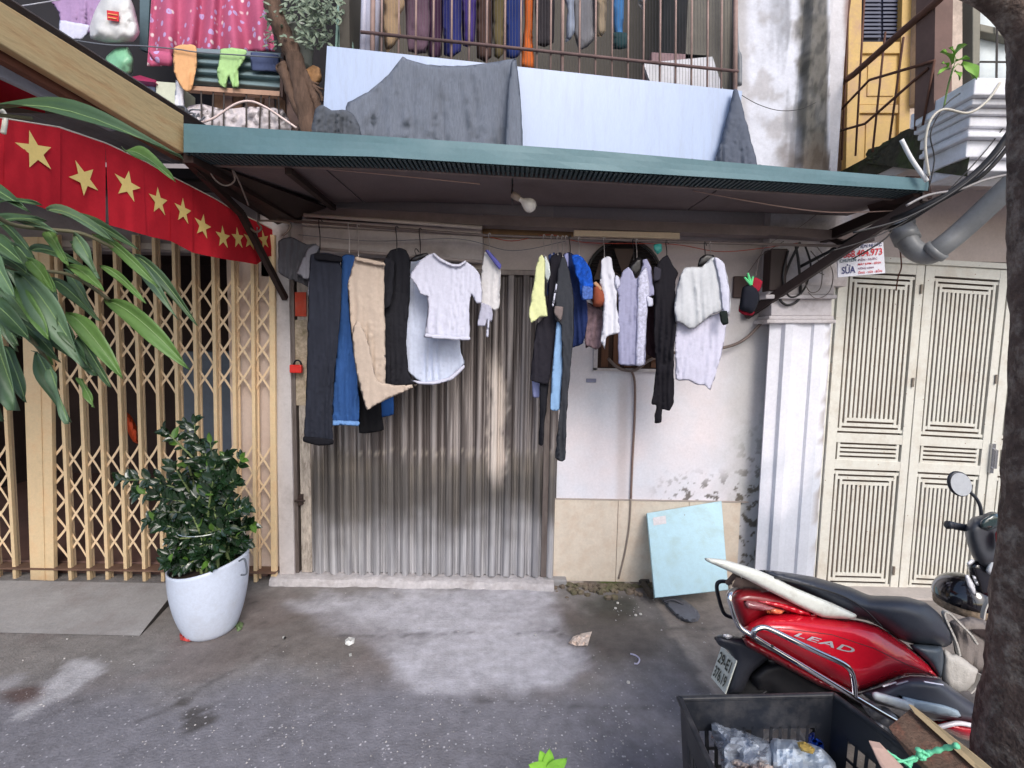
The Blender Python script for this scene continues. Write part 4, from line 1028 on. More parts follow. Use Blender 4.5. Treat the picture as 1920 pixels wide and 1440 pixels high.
blk = cloth('black cotton', '', (34, 34, 40)); char = cloth('charcoal jersey', '', (74, 74, 80)); wht = cloth('white cotton', '', (206, 207, 224), var=.03)
garment('t_shirt', 'dark charcoal t-shirt hanging far left above the orange-red sticker', 't-shirt',
    [([(522, 452), (545, 444), (575, 458), (592, 457), (600, 470), (598, 540), (592, 548), (578, 538), (560, 530), (540, 522), (522, 510)], {}, '', None),
     ([(590, 457), (598, 462), (592, 486), (583, 518), (574, 524), (556, 512), (568, 484), (578, 465)], {'dy': -.05}, 'sleeve', cloth('grey jersey', '', (112, 112, 120))),
     ([(580, 520), (585, 516), (583, 560), (581, 572), (577, 550)], {'dy': -.03, 'fold': 0}, 'label_tape', wht)], char, 2.78)
garment('jeans', 'long black jeans hanging at the left end of the washing', 'jeans',
    [([(582, 478), (612, 474), (636, 480), (641, 510), (640, 560), (634, 640), (626, 720), (623, 790), (624, 832), (598, 834), (570, 825), (573, 760), (576, 660), (578, 580), (580, 520)], {}, '', None),
     ([(592, 474), (640, 481), (640, 492), (591, 487)], {'fold': 0}, 'waistband', cloth('black denim band', '', (24, 24, 30))),
     ([(570, 818), (624, 824), (624, 833), (598, 836), (569, 828)], {'fold': .004}, 'hem', cloth('black denim band', '', (0,) * 3))],
    cloth('black denim', '', (40, 43, 54), var=.18, scale=14, stretch=(1, 1, .3)), 2.72)
garment('jeans', 'blue jeans with frayed hems between the black jeans and the beige trousers', 'jeans',
    [([(641, 480), (664, 479), (666, 500), (654, 560), (658, 620), (668, 690), (673, 740), (673, 794), (650, 795), (623, 793), (625, 730), (632, 640), (637, 560)], {}, '', None),
     ([(622, 788), (673, 790), (672, 799), (648, 797), (622, 798)], {'fold': .003, 'R': 4}, 'frayed_hem', cloth('frayed pale denim', '', (110, 150, 205), var=.3, scale=60))],
    cloth('blue denim', '', (48, 84, 140), var=.3, scale=10, stretch=(1, 1, .25)), 2.76)
garment('trousers', 'black frayed trouser leg hanging below the beige trousers', 'trousers',
    [([(672, 700), (712, 720), (716, 780), (720, 806), (700, 811), (673, 812), (674, 770)], {'fold': .01}, '', None)], cloth('deep black denim', '', (16, 16, 20)), 2.82)
garment('jeans', 'dark blue denim leg showing behind the corner of the beige trousers', 'jeans',
    [([(690, 700), (738, 700), (738, 744), (738, 777), (714, 783), (700, 790)], {'fold': .01}, '', None)], cloth('dark blue denim', '', (28, 66, 122), var=.2), 2.86)
garment('trousers', 'wide beige trousers with long folds and one leg flipped out to the right', 'trousers',
    [([(667, 482), (688, 487), (720, 494), (720, 540), (722, 620), (723, 722), (700, 724), (676, 704), (664, 650), (656, 590), (652, 535), (659, 505)], {'fold': .03, 'ffreq': 14}, '', None),
     ([(660, 620), (672, 600), (690, 640), (706, 712), (740, 722), (784, 721), (742, 742), (706, 758), (688, 769), (676, 730), (667, 690)], {'dy': -.04, 'fold': .018}, 'trouser_leg', cloth('beige linen', '', (190, 174, 160), var=.04)),
     ([(668, 481), (720, 492), (720, 500), (666, 489)], {'fold': 0, 'R': 4, 'dy': -.02}, 'waistband', cloth('beige linen band', '', (190, 172, 156)))],
    cloth('beige linen', '', (0,) * 3), 2.68, step=4)
garment('t_shirt', 'black t-shirt seen edge-on between the beige trousers and the long white shirt', 't-shirt',
    [([(732, 470), (748, 465), (762, 470), (770, 492), (768, 560), (762, 640), (766, 700), (776, 722), (746, 722), (722, 720), (721, 640), (720, 560), (718, 500), (724, 480)], {}, '', None),
     ([(724, 482), (740, 492), (738, 540), (732, 574), (724, 578), (701, 575), (708, 530), (716, 498)], {'dy': -.04}, 'sleeve', cloth('black cotton', '', (0,) * 3))], blk, 2.76)
garment('shirt', 'long white shirt with a rounded hem behind the short white t-shirt', 'shirt',
    [([(768, 492), (790, 480), (830, 500), (850, 560), (862, 640), (866, 664), (871, 682), (850, 704), (825, 718), (795, 720), (775, 708), (766, 697), (748, 691), (751, 640), (759, 580), (763, 530)], {'fold': .026}, '', None),
     ([(768, 712), (800, 716), (840, 708), (869, 684), (871, 690), (848, 712), (812, 722), (785, 720)], {'R': 4, 'fold': .004, 'dy': -.02}, 'hem', wht)], cloth('white poplin', '', (198, 206, 226), var=.03), 2.80)
garment('t_shirt', 'short white t-shirt spread flat, facing the street at the middle of the washing', 't-shirt',
    [([(815, 474), (828, 486), (846, 496), (860, 497), (872, 490), (888, 500), (900, 516), (904, 545), (902, 567), (893, 569), (884, 552), (880, 580), (880, 637), (838, 635), (797, 631), (802, 585), (801, 556), (790, 552), (780, 535), (768, 518), (785, 492), (800, 478)], {'fold': .018}, '', None),
     ([(813, 474), (828, 485), (846, 494), (860, 495), (873, 488), (874, 493), (860, 501), (845, 500), (826, 491), (811, 478)], {'fold': 0, 'R': 3, 'dy': -.016}, 'neckband', cloth('white rib', '', (206, 206, 222))),
     ([(797, 625), (838, 629), (880, 631), (880, 638), (838, 637), (796, 633)], {'fold': .003, 'R': 4, 'dy': -.016}, 'hem', wht)], wht, 2.66)
garment('shirt', 'small white shirt with blue collar stripes, tied in a knot, beside the short white t-shirt', 'shirt',
    [([(908, 473), (916, 470), (926, 480), (938, 500), (938, 540), (936, 578), (929, 582), (918, 580), (904, 575), (900, 540), (904, 500)], {}, '', None),
     ([(902, 566), (920, 574), (925, 590), (922, 604), (914, 600), (910, 612), (896, 611), (898, 590)], {'dy': -.02}, 'sleeve', cloth('pale grey cotton', '', (180, 180, 198))),
     ([(914, 600), (918, 600), (916, 632), (911, 630)], {'fold': 0, 'R': 3, 'dy': -.03}, 'tie', wht),
     ([(910, 471), (916, 469), (940, 496), (936, 506)], {'fold': 0, 'R': 3, 'dy': -.03}, 'collar', cloth('blue striped collar', '', (96, 96, 168)))],
    cloth('white knit', '', (214, 212, 214), var=.05), 2.74)
garment('shirt', 'pale yellow-green shirt at the left end of the tight right-hand bunch', 'shirt',
    [([(1010, 484), (1016, 478), (1022, 488), (1021, 540), (1024, 570), (1027, 593), (1012, 595), (997, 606), (991, 592), (996, 555), (1003, 520), (1005, 500)], {'fold': .014}, '', None)],
    cloth('pale yellow cotton', '', (222, 226, 170), var=.05), 2.66)
garment('shirt', 'white sleeve end of a shirt peeping between the yellow-green shirt and the blue one', 'shirt',
    [([(1019, 486), (1024, 480), (1031, 500), (1032, 515), (1026, 530), (1020, 515)], {}, '', None)], cloth('white cotton b', '', (214, 222, 222)), 2.665)
garment('shirt', 'narrow slate-blue shirt behind the white sleeve end', 'shirt',
    [([(1028, 478), (1040, 474), (1044, 510), (1038, 545), (1030, 560), (1025, 550), (1030, 510)], {}, '', None)], cloth('slate blue cotton', '', (70, 84, 134)), 2.74)
garment('shirt', 'long black shirt whose hem hangs by the shutter edge', 'shirt',
    [([(1032, 484), (1040, 476), (1052, 474), (1058, 500), (1050, 560), (1044, 620), (1034, 690), (1028, 722), (1010, 718), (994, 711), (1000, 655), (1006, 610), (1024, 590), (1028, 540)], {}, '', None),
     ([(1012, 706), (1030, 700), (1024, 770), (1018, 834), (1010, 832), (1012, 770)], {'dy': .02}, 'sleeve', blk)], cloth('black shirt cloth', '', (40, 38, 46)), 2.72)
garment('t_shirt', 'tiny grey-blue hem showing under the long black shirt', 't-shirt',
    [([(998, 700), (1012, 705), (1011, 744), (999, 744)], {'fold': .004}, '', None)], cloth('grey blue cotton', '', (150, 156, 200)), 2.80)
garment('jeans', 'light blue jeans leg hanging between the long black shirt and the dark green-grey trousers', 'jeans',
    [([(1044, 604), (1056, 604), (1055, 690), (1050, 767), (1032, 767), (1035, 700), (1040, 640)], {'fold': .008}, '', None)], cloth('light blue denim', '', (140, 176, 216), var=.12), 2.69)
garment('trousers', 'dark green-grey long-legged trousers with white piping, longest item on the right', 'trousers',
    [([(1050, 486), (1060, 482), (1068, 510), (1076, 560), (1076, 620), (1070, 690), (1063, 770), (1060, 862), (1041, 859), (1047, 790), (1054, 700), (1052, 610), (1040, 598), (1042, 545)], {}, '', None),
     ([(1042, 532), (1045, 535), (1038, 575), (1035, 572)], {'fold': 0, 'R': 2, 'dy': -.02}, 'piping', wht),
     ([(1040, 574), (1056, 576), (1052, 604), (1039, 588)], {'fold': .004, 'dy': -.02}, 'pocket', cloth('taupe lining', '', (124, 112, 110)))], cloth('dark green grey cloth', '', (58, 60, 66)), 2.67)
garment('shirt', 'navy and lavender shirt with a thin placket in the middle of the right-hand bunch', 'shirt',
    [([(1056, 478), (1068, 473), (1080, 480), (1090, 510), (1100, 560), (1102, 600), (1094, 644), (1078, 650), (1070, 652), (1072, 600), (1064, 520)], {}, '', None),
     ([(1058, 477), (1066, 475), (1066, 500), (1060, 500)], {'fold': 0, 'R': 3, 'dy': -.03}, 'collar', cloth('lavender cotton', '', (156, 160, 208)))], cloth('navy cotton', '', (30, 44, 88)), 2.73)
garment('shirt', 'royal blue patterned shirt at the front right of the tight bunch', 'shirt',
    [([(1072, 480), (1084, 477), (1096, 486), (1108, 508), (1112, 530), (1111, 558), (1098, 562), (1090, 560), (1086, 530), (1078, 510)], {}, '', None),
     ([(1092, 536), (1111, 540), (1111, 560), (1092, 562)], {'dy': -.02, 'fold': .006}, 'sleeve', cloth('patterned blue cotton', '', (76, 104, 170), var=.5, scale=60))],
    cloth('royal blue print', '', (24, 78, 176), var=.7, scale=30), 2.66)
garment('vest', 'mauve brown printed vest hanging behind the royal blue patterned shirt', 'vest',
    [([(1098, 566), (1112, 572), (1128, 580), (1133, 610), (1130, 645), (1118, 656), (1104, 650), (1098, 652), (1094, 610)], {}, '', None)], cloth('mauve print', '', (118, 98, 104), var=.5, scale=25), 2.75)
garment('cap', 'round rust-brown knitted cap clipped beside the folded white shirt', 'cap',
    [([(1112, 536), (1122, 530), (1134, 548), (1136, 566), (1126, 576), (1112, 574), (1109, 552)], {'bulge': .045, 'fold': 0, 'R': 16}, '', None),
     ([(1111, 532), (1118, 528), (1130, 542), (1125, 546)], {'fold': 0, 'R': 3, 'dy': -.03}, 'brim', cloth('tan knit', '', (180, 140, 110)))], cloth('rust knit', '', (140, 74, 54), scale=60), 2.70)
garment('shirt', 'white shirt folded sideways to a point, left of the lavender t-shirt', 'shirt',
    [([(1128, 488), (1138, 480), (1146, 484), (1152, 512), (1158, 545), (1156, 570), (1164, 622), (1146, 628), (1136, 634), (1134, 655), (1127, 640), (1130, 600), (1132, 560), (1124, 530)], {}, '', None),
     ([(1154, 515), (1161, 520), (1163, 534), (1157, 542), (1153, 530)], {'dy': -.01, 'fold': 0}, 'sleeve', wht)], cloth('bright white cotton', '', (218, 218, 228), var=.02), 2.68)
garment('t_shirt', 'lavender-grey v-neck t-shirt with lace-like stripes on its right half', 't-shirt',
    [([(1178, 500), (1186, 510), (1193, 524), (1202, 508), (1205, 488), (1213, 486), (1222, 502), (1224, 530), (1227, 552), (1214, 562), (1213, 600), (1210, 660), (1208, 684), (1185, 686), (1160, 681), (1159, 620), (1160, 560), (1156, 540), (1166, 512)], {'fold': .02}, '', None),
     ([(1196, 520), (1212, 500), (1218, 540), (1212, 610), (1208, 682), (1192, 684), (1194, 600)], {'dy': -.008, 'fold': .01, 'R': 5, 'bulge': .012}, 'side_panel', cloth('lace lavender', '', (196, 196, 216), var=.35, scale=70)),
     ([(1212, 555), (1224, 560), (1224, 574), (1214, 574)], {'dy': -.02, 'fold': 0, 'R': 4}, 'sleeve', wht)], cloth('lavender grey jersey', '', (160, 160, 188), var=.05), 2.68)
garment('jacket', 'long thin black jacket between the lavender t-shirt and the grey draped top', 'jacket',
    [([(1232, 496), (1244, 482), (1252, 479), (1262, 496), (1272, 512), (1266, 530), (1268, 590), (1264, 667), (1263, 755), (1255, 770), (1242, 768), (1240, 792), (1227, 793), (1230, 760), (1222, 757), (1230, 690), (1226, 620), (1226, 530)], {}, '', None),
     ([(1226, 500), (1240, 505), (1238, 524), (1226, 528)], {'fold': 0, 'dy': -.02}, 'collar', cloth('dark grey wool', '', (54, 52, 62)))], cloth('black wool', '', (30, 28, 34)), 2.68)
garment('shorts', 'maroon dark shorts half hidden behind the long thin black jacket', 'shorts',
    [([(1212, 575), (1236, 570), (1262, 580), (1262, 668), (1230, 672), (1212, 660)], {}, '', None)], cloth('maroon cotton', '', (58, 40, 46)), 2.80)
garment('skirt', 'long pale lilac skirt below the grey draped top', 'skirt',
    [([(1270, 590), (1320, 596), (1362, 584), (1358, 640), (1346, 690), (1332, 731), (1322, 722), (1308, 722), (1290, 713), (1267, 711), (1266, 650)], {'fold': .016}, '', None)], cloth('pale lilac cotton', '', (212, 210, 228), var=.03), 2.70)
garment('blouse', 'grey-white blouse draped in soft folds on a black hanger at the right end', 'blouse',
    [([(1283, 503), (1298, 500), (1316, 500), (1334, 484), (1343, 483), (1358, 494), (1366, 530), (1370, 562), (1368, 592), (1350, 584), (1332, 592), (1318, 604), (1302, 616), (1292, 616), (1278, 606), (1266, 602), (1264, 575), (1268, 545), (1274, 520)], {'fold': .02, 'ffreq': 6, 'bulge': .012, 'R': 20}, '', None),
     ([(1338, 484), (1345, 483), (1358, 494), (1368, 545), (1368, 586), (1356, 584), (1350, 540), (1344, 505)], {'dy': -.02, 'fold': .01}, 'sleeve', wht),
     ([(1349, 585), (1363, 583), (1366, 606), (1356, 610), (1351, 602)], {'dy': -.03, 'fold': 0}, 'tag_pouch', cloth('black green tag', '', (30, 38, 36)))], cloth('grey white viscose', '', (204, 206, 210), var=.04), 2.66, step=4)
for (px, yt, yb, Y, w, m, lab) in ((655, 421, 476, 2.78, 0, hk, 'wire hook above the blue jeans'), (672, 424, 482, 2.74, 0, hk, 'wire hook above the beige trousers'),
    (600, 415, 468, 2.76, 0, hkb, 'black hook above the black jeans'), (744, 428, 470, 2.74, 0, hkb, 'black hanger hook above the edge-on black t-shirt'),
    (788, 432, 480, 2.72, 0, hkb, 'black hanger hook above the long white shirt'), (918, 441, 472, 2.74, 0, hk, 'wire hook above the small knotted white shirt'),
    (1020, 444, 480, 2.7, 0, hk, 'first wire hook of the tight bunch, above the yellow-green shirt'), (1035, 444, 478, 2.72, 0, hk, 'tallest pale wire hook of the tight bunch'),
    (1046, 446, 478, 2.7, 0, hk, 'wire hook above the long black shirt'), (1055, 446, 482, 2.7, 0, hk, 'wire hook above the green-grey trousers'), (1062, 446, 480, 2.7, 0, hk, 'wire hook above the navy and lavender shirt'),
    (1069, 446, 478, 2.7, 0, hkb, 'black hook in the tight bunch'), (1086, 448, 480, 2.7, 0, hk, 'wire hook above the royal blue shirt'),
    (1133, 449, 484, 2.7, 0, hk, 'wire hook above the sideways white shirt'), (1194, 452, 492, 2.7, 0, hk, 'wire hook above the lavender t-shirt'), (1250, 455, 482, 2.7, 0, hkb, 'black hook above the thin black jacket'), (1332, 457, 482, 2.7, 0, hk, 'wire hook above the draped blouse')):
    hanger(px, yt, yb, Y, lab, w, m)
hanger(1322, 458, 488, 2.70, 'black padded hanger inside the neck of the draped blouse', 0, hkb, poly=[(1308, 500), (1312, 484), (1322, 477), (1338, 478), (1340, 488), (1326, 500)])
hanger(1188, 452, 488, 2.70, 'black hanger inside the neck of the lavender t-shirt', 0, hkb, poly=[(1178, 502), (1196, 482), (1204, 486), (1204, 505), (1192, 520)])
hanger(780, 470, 486, 2.72, 'black hanger bar showing at the shoulder of the long white shirt', 0, hkb, poly=[(766, 490), (780, 478), (800, 474), (806, 480), (780, 490)])
tl = garment('glove', 'black and red gloves clipped in a bundle beside the bracket', 'glove',
    [([(1392, 540), (1404, 532), (1420, 540), (1424, 560), (1418, 578), (1410, 588), (1396, 584), (1386, 580), (1388, 560)], {'fold': .006, 'bulge': .035, 'R': 16}, '', None),
     ([(1386, 572), (1396, 582), (1406, 580), (1416, 584), (1410, 592), (1394, 590), (1385, 584)], {'fold': 0, 'dy': .01}, 'cuff', cloth('crimson knit', '', (150, 30, 50))),
     ([(1408, 524), (1418, 520), (1430, 528), (1424, 546), (1412, 548)], {'fold': 0, 'dy': -.01}, 'lining', cloth('crimson knit', '', (0,) * 3))], cloth('black glove knit', '', (28, 30, 40)), 2.74)
mb = MB()
for a in ((1396, 520), (1402, 512), (1412, 518)): mb.tube([P(1408, 534, 2.72), P(*a, 2.71)], [.008, .005], 6)
tag(part('clothes_peg', mb, mat('mint green peg', S(110, 226, 150), rough=.4)), 'mint green pegs holding the black and red gloves', 'peg')
mb = MB(); mb.tube([P(1410, 530, 2.73), P(1400, 515, 2.76), P(1425, 480, 2.85), P(1470, 452, 2.95)], .002, 4); tag(part('string', mb, wirem), 'dark string from the bracket down to the gloves', 'string')
mb = MB(); inflate([(1226, 458), (1240, 457), (1241, 470), (1233, 477), (1226, 468)], 2.8, .012, .012, R=6, step=4, mb=mb); tag(part('clothes_peg', mb, mat('teal plastic', S(60, 160, 150), rough=.4)), 'teal plastic peg on the pole above the thin black jacket', 'peg')

# ------------------------------------------------------------------ balcony cage in the middle
def bY(px): return lerp(2.78, 3.1, (px - 615) / 775)
bal = thing('balcony', 'caged balcony with rusty bars above a white panel', 'balcony', P(1000, 150, 2.95))
def bp(x, y, d=0.0): return P(x, y, bY(x) - d)
mb = MB()
c = [(614, 88), (1390, 172), (1372, 345), (604, 262)]
mb.grid(lambda u, v: bp(lerp(lerp(614, 1390, u), lerp(604, 1372, u), v), lerp(lerp(88, 172, u), lerp(262, 345, u), v)), 12, 3)
part('white_panel', mb, mat('white laminate panel', S(166, 182, 212), rough=.35, var=.03, scale=2, stretch=(4, 4, .5), dirt=S(140, 144, 156), dirt_amt=.25, dscale=7, speck=(S(120, 116, 116), 9, .05)), bal, solid=.02)
barm = mat('rusty pale bar', S(158, 132, 124), rough=.7, var=.25, scale=12)
def by(x, y0, y1): return lerp(y0, y1, (x - 700) / 680)
for i, px in enumerate([716, 748, 780, 813, 847, 880, 913, 947, 977, 1007, 1033, 1055, 1087, 1117, 1148, 1178, 1207, 1238, 1267, 1297, 1327, 1353, 1377]):
    mb = MB(); mb.tube([bp(px + 1, -90, -.03), bp(px - 1, by(px, 100, 172) + 10, -.03)], .0105 if px == 1055 else .0062, 7); part('bar', mb, barm, bal, smooth=True)
mb = MB(); mb.tube([bp(676, 60, -.02), bp(1384, 134, -.02)], .009, 8); mb.tube([bp(676, -70, -.02), bp(1384, -10, -.02)], .009, 8); part('rail', mb, mat('dark rusty rail', S(104, 82, 80), rough=.7, var=.3), bal, smooth=True)
mb = MB()
for k in range(118):
    px = 720 + k * 5.6; mb.tube([bp(px, -90, -.06), bp(px, by(px, 100, 168) + 6, -.06)], .0011, 3, False)
part('wire_mesh', mb, mat('thin grey mesh', S(120, 114, 116), rough=.5, metal=.3), bal)
mb = MB(); mb.tube([bp(702, -90, -.10), bp(694, 120, -.10)], .045, 12); mb.tube([bp(687, -90, -.08), bp(680, 120, -.08)], .02, 10); part('post', mb, mat('pale grey post', S(186, 186, 204), rough=.5, var=.05), bal, smooth=True)
mb = MB()
for px in (700, 1380): mb.tube([bp(px, -90, -.03), bp(px - 2, by(px, 100, 168) + 30, -.03)], .014, 8)
part('post', mb, barm, bal, smooth=True)
# dim room behind
mb = MB(); mb.box((-1.0, 3.86, 2.62), (1.6, 3.9, 5.2)); mb.box((-1.06, 3.0, 2.62), (-1.0, 3.9, 5.2)); mb.box((ux0 + .01, 3.27, 2.62), (ux0 + .06, 3.9, 5.2))
part('inner_wall', mb, mat('dim olive wall', S(84, 80, 74), rough=.9, var=.2, scale=2), bal)
mb = MB(); mb.box((-1.0, 3.0, 2.60), (1.6, 3.9, 2.622)); part('floor', mb, concd, bal)
G2 = 'washing hanging inside the caged balcony'
inner = [((716, -60, 745, 12), 'tan shirt', (176, 150, 120), [(722, -60), (752, -60), (760, 10), (748, 30), (752, 66), (726, 100), (718, 60)]),
 (0, 'mauve dress', (112, 88, 104), [(756, -60), (800, -60), (806, 40), (800, 100), (765, 96), (760, 20)]),
 (0, 'dark purple trousers', (70, 44, 70), [(798, -60), (832, -60), (828, 104), (802, 104)]),
 (0, 'navy blue trousers', (46, 50, 110), [(830, -60), (866, -60), (864, 96), (832, 104)]),
 (0, 'violet tracksuit', (76, 60, 130), [(864, -60), (894, -60), (890, 80), (868, 86)]),
 (0, 'brown wool coat', (84, 64, 58), [(892, -60), (926, -60), (922, 108), (894, 108)]),
 (0, 'olive shirt', (112, 100, 70), [(924, -60), (948, -60), (944, 100), (926, 106)]),
 (0, 'deep blue shirt', (44, 60, 120), [(946, -60), (980, -60), (978, 100), (948, 106)]),
 (0, 'bright orange cloth', (222, 116, 58), [(980, -60), (1004, -60), (998, 60), (1002, 128), (976, 124), (984, 40)]),
 (0, 'dark grey skirt', (60, 56, 60), [(1004, -60), (1040, -60), (1038, 80), (1006, 84)]),
 (0, 'pale blue-grey towel', (166, 176, 196), [(1040, -60), (1072, -60), (1078, 60), (1060, 80), (1064, 20)]),
 (0, 'grey pointed shirt', (134, 134, 140), [(1070, -60), (1112, -60), (1116, 72), (1086, 96), (1074, 50)]),
 (0, 'beige vest', (176, 158, 134), [(1116, -60), (1138, -60), (1136, 58), (1120, 68)]),
 (0, 'sky blue shirt', (76, 132, 190), [(1146, -60), (1170, -60), (1168, 70), (1152, 74)]),
 (0, 'small white cloth', (206, 204, 204), [(1194, -60), (1214, -60), (1208, 18), (1198, 10)]),
 (0, 'dark teal shorts', (44, 70, 74), [(1146, 60), (1178, 62), (1176, 90), (1150, 92)])]
for k, (_, nm, rgb, ol) in enumerate(inner):
    mb = inflate(ol, bY(ol[0][0]) + .14 + .03 * (k % 3), .02, .02, step=8, R=8, fold=.02, seed=k, smooth=2)
    nm2 = nm.split()[-1]
    tag(part(nm2, mb, cloth('inner ' + nm, '', rgb), smooth=True), nm + ' hanging behind the balcony bars', nm2, G2)
bx = thing('box', 'white and pink box lying inside the caged balcony at its right end', 'box', bp(1270, 150, -.3))
mb = MB(); q4(mb, [(1222, 98), (1330, 104), (1352, 162), (1222, 152)], 3.3, .2); part('lid', mb, mat('dusty pink lid', S(150, 122, 126), rough=.7), bx)
mb = MB(); q4(mb, [(1206, 118), (1336, 106), (1360, 180), (1224, 168)], 3.26, .03); part('side', mb, mat('white box board', S(216, 216, 222), rough=.6), bx)
# grey cloths draped over the white panel
gc = mat('grey woven cloth', S(114, 120, 132), rough=.95, var=.16, scale=20, stretch=(6, 6, .6), bump=.5, bscale=150, spec=.1)
mb = inflate([(755, 106), (762, 110), (800, 121), (850, 124), (900, 120), (945, 113), (966, 110), (971, 140), (975, 200), (979, 290), (860, 280), (760, 270), (690, 262), (655, 250), (648, 210), (652, 192), (690, 172), (728, 140)], lambda x, y: bY(x) - .05 - .05 * sm(110, 290, y), .012, .012, step=7, R=10, fold=.045, ffreq=8, seed=3, smooth=2)
g1 = part('cloth', mb, gc, smooth=True); tag(g1, 'large grey cloth draped over the middle of the white balcony panel', 'cloth')
mb = inflate([(958, 118), (968, 112), (976, 180), (980, 290), (948, 288), (950, 200)], lambda x, y: bY(x) - .12 - .05 * sm(110, 290, y), .014, .01, step=6, R=8, fold=.01, seed=5); part('fold', mb, gc, g1, smooth=True)
mb = inflate([(590, 206), (604, 196), (622, 207), (642, 205), (660, 212), (672, 232), (680, 268), (650, 266), (616, 258), (584, 254)], lambda x, y: 2.66, .02, .02, step=4, R=10, fold=.05, ffreq=20, seed=9); tag(part('cloth', mb, cloth('dark grey rag', '', (84, 88, 96)), smooth=True), 'bunched dark grey rag at the left corner of the white panel', 'cloth')
mb = inflate([(1376, 168), (1384, 170), (1400, 230), (1422, 320), (1380, 320), (1340, 308), (1350, 270), (1364, 215)], 3.04, .03, .02, step=4, R=10, fold=.03, ffreq=12, seed=11); tag(part('cloth', mb, cloth('slate grey cloth', '', (92, 98, 112)), smooth=True), 'slate grey cloth hanging in a triangle at the right end of the white panel', 'cloth')

# ------------------------------------------------------------------ upper left: neighbour balcony jumble
cur = mat('pink floral cotton', S(184, 88, 122), rough=.85, var=.1, scale=5, bump=.2, speck=(S(226, 212, 216), 24, .36))
fl = cur.node_tree
# a second, bluish flower layer
N, L = fl.nodes, fl.links
bsdf = N['Principled BSDF']; src = bsdf.inputs['Base Color'].links[0].from_socket
vo = N.new('ShaderNodeTexVoronoi'); vo.inputs['Scale'].default_value = 17; tcn = N.new('ShaderNodeTexCoord'); mpn = N.new('ShaderNodeMapping'); mpn.inputs['Location'].default_value = (3.3, 1.7, .4)
L.new(tcn.outputs['Object'], mpn.inputs[0]); L.new(mpn.outputs[0], vo.inputs['Vector'])
m1 = N.new('ShaderNodeMapRange'); m1.inputs[1].default_value = .05; m1.inputs[2].default_value = .07; L.new(vo.outputs['Distance'], m1.inputs[0])
m2 = N.new('ShaderNodeMapRange'); m2.inputs[1].default_value = .30; m2.inputs[2].default_value = .26; L.new(vo.outputs['Distance'], m2.inputs[0])
mm = N.new('ShaderNodeMath'); mm.operation = 'MULTIPLY'; L.new(m1.outputs[0], mm.inputs[0]); L.new(m2.outputs[0], mm.inputs[1])
mx = N.new('ShaderNodeMix'); mx.data_type = 'RGBA'; L.new(mm.outputs[0], mx.inputs[0]); L.new(src, mx.inputs[6]); mx.inputs[7].default_value = (*S(186, 160, 206), 1)
L.new(mx.outputs[2], bsdf.inputs['Base Color'])
mb = MB()
def curf(u, v):
    x = lerp(lerp(290, 500, u), lerp(276, 515, u), v); yb = lerp(124, 96, sm(.1, .25, u)) - 0 * u
    y = lerp(-90, yb, v); w = .035 * math.sin(u * 34 + .8 * math.sin(v * 3 + u * 9)) * (.5 + .5 * v) + .02 * nz(u * 8, v * 2)
    return P(x, y, 3.12 + w)
mb.grid(curf, 110, 30); tag(part('curtain', mb, cur, smooth=True, solid=.004), 'pink flowered curtain hanging over the upper left balcony', 'curtain')
mb = inflate([(279, 95), (318, 97), (324, 110), (322, 124), (300, 122), (284, 110)], 3.04, .02, .02, step=6, fold=.01, seed=2); tag(part('cloth', mb, mat('pink floral cotton', (0,)), smooth=True), 'low corner of pink flowered cloth left of the orange rag', 'cloth')
def rag(ol, Y, rgb, label, nm='cloth', cat='cloth', fold=.02, **k):
    mb = inflate(ol, Y, .004, .004, step=3.5, R=4, fold=fold * 1.2, ffreq=16, seed=len(label), **k)
    return tag(part(nm, mb, cloth('rag ' + label[:18], '', rgb), smooth=True), label, cat)
rag([(326, 88), (340, 84), (356, 83), (368, 88), (370, 120), (364, 150), (358, 170), (348, 171), (336, 160), (326, 130), (324, 105)], 2.95, (222, 170, 122), 'orange rag drying on the wire, left of the corrugated sheet')
rag([(413, 92), (440, 90), (462, 94), (458, 115), (447, 130), (448, 162), (436, 165), (430, 140), (424, 163), (412, 160), (406, 135), (411, 112)], 2.95, (170, 206, 142), 'lime green rag pegged on the wire before the corrugated sheet')
rag([(470, 98), (500, 100), (522, 104), (524, 134), (500, 134), (472, 132)], 2.96, (74, 84, 116), 'dull navy rag at the right end of the corrugated sheet', fold=.008)
rag([(88, -10), (170, -30), (200, 10), (176, 40), (168, 62), (150, 72), (130, 74), (112, 66), (110, 22)], 3.1, (168, 140, 180), 'lilac and white blouse hanging in the dark corner at the top left')
rag([(112, 38), (150, 44), (168, 48), (162, 66), (150, 74), (112, 70)], 3.07, (206, 206, 226), 'pale hem under the lilac blouse at the top left', fold=.01)
rag([(330, 150), (345, 160), (345, 200), (328, 196)], 3.0, (216, 216, 224), 'white rag end beside the cream cartons')
bag = thing('plastic_bag', 'white carrier bag with a red square print, hanging at the upper left', 'bag', P(212, 78, 3.05))
mb = inflate([(178, 20), (196, -10), (240, -10), (252, 15), (262, 60), (250, 78), (200, 80), (170, 72), (168, 50)], 3.05, .07, .05, step=6, R=26, crumple=.02, seed=4); part('sack', mb, mat('white polythene', S(206, 206, 206), rough=.4, var=.04), bag, smooth=True)
mb = MB(); q4(mb, [(200, 19), (222, 22), (222, 40), (201, 37)], 2.96, .004); pr = part('print', mb, mat('red print', S(206, 40, 50), rough=.5), bag)
mb = MB(); q4(mb, [(202, 24), (220, 27), (220, 29), (202, 26)], 2.955, .004); q4(mb, [(202, 31), (218, 34), (218, 36), (202, 33)], 2.955, .004); part('print_mark', mb, mat('gold print', S(226, 150, 90), rough=.5), pr)
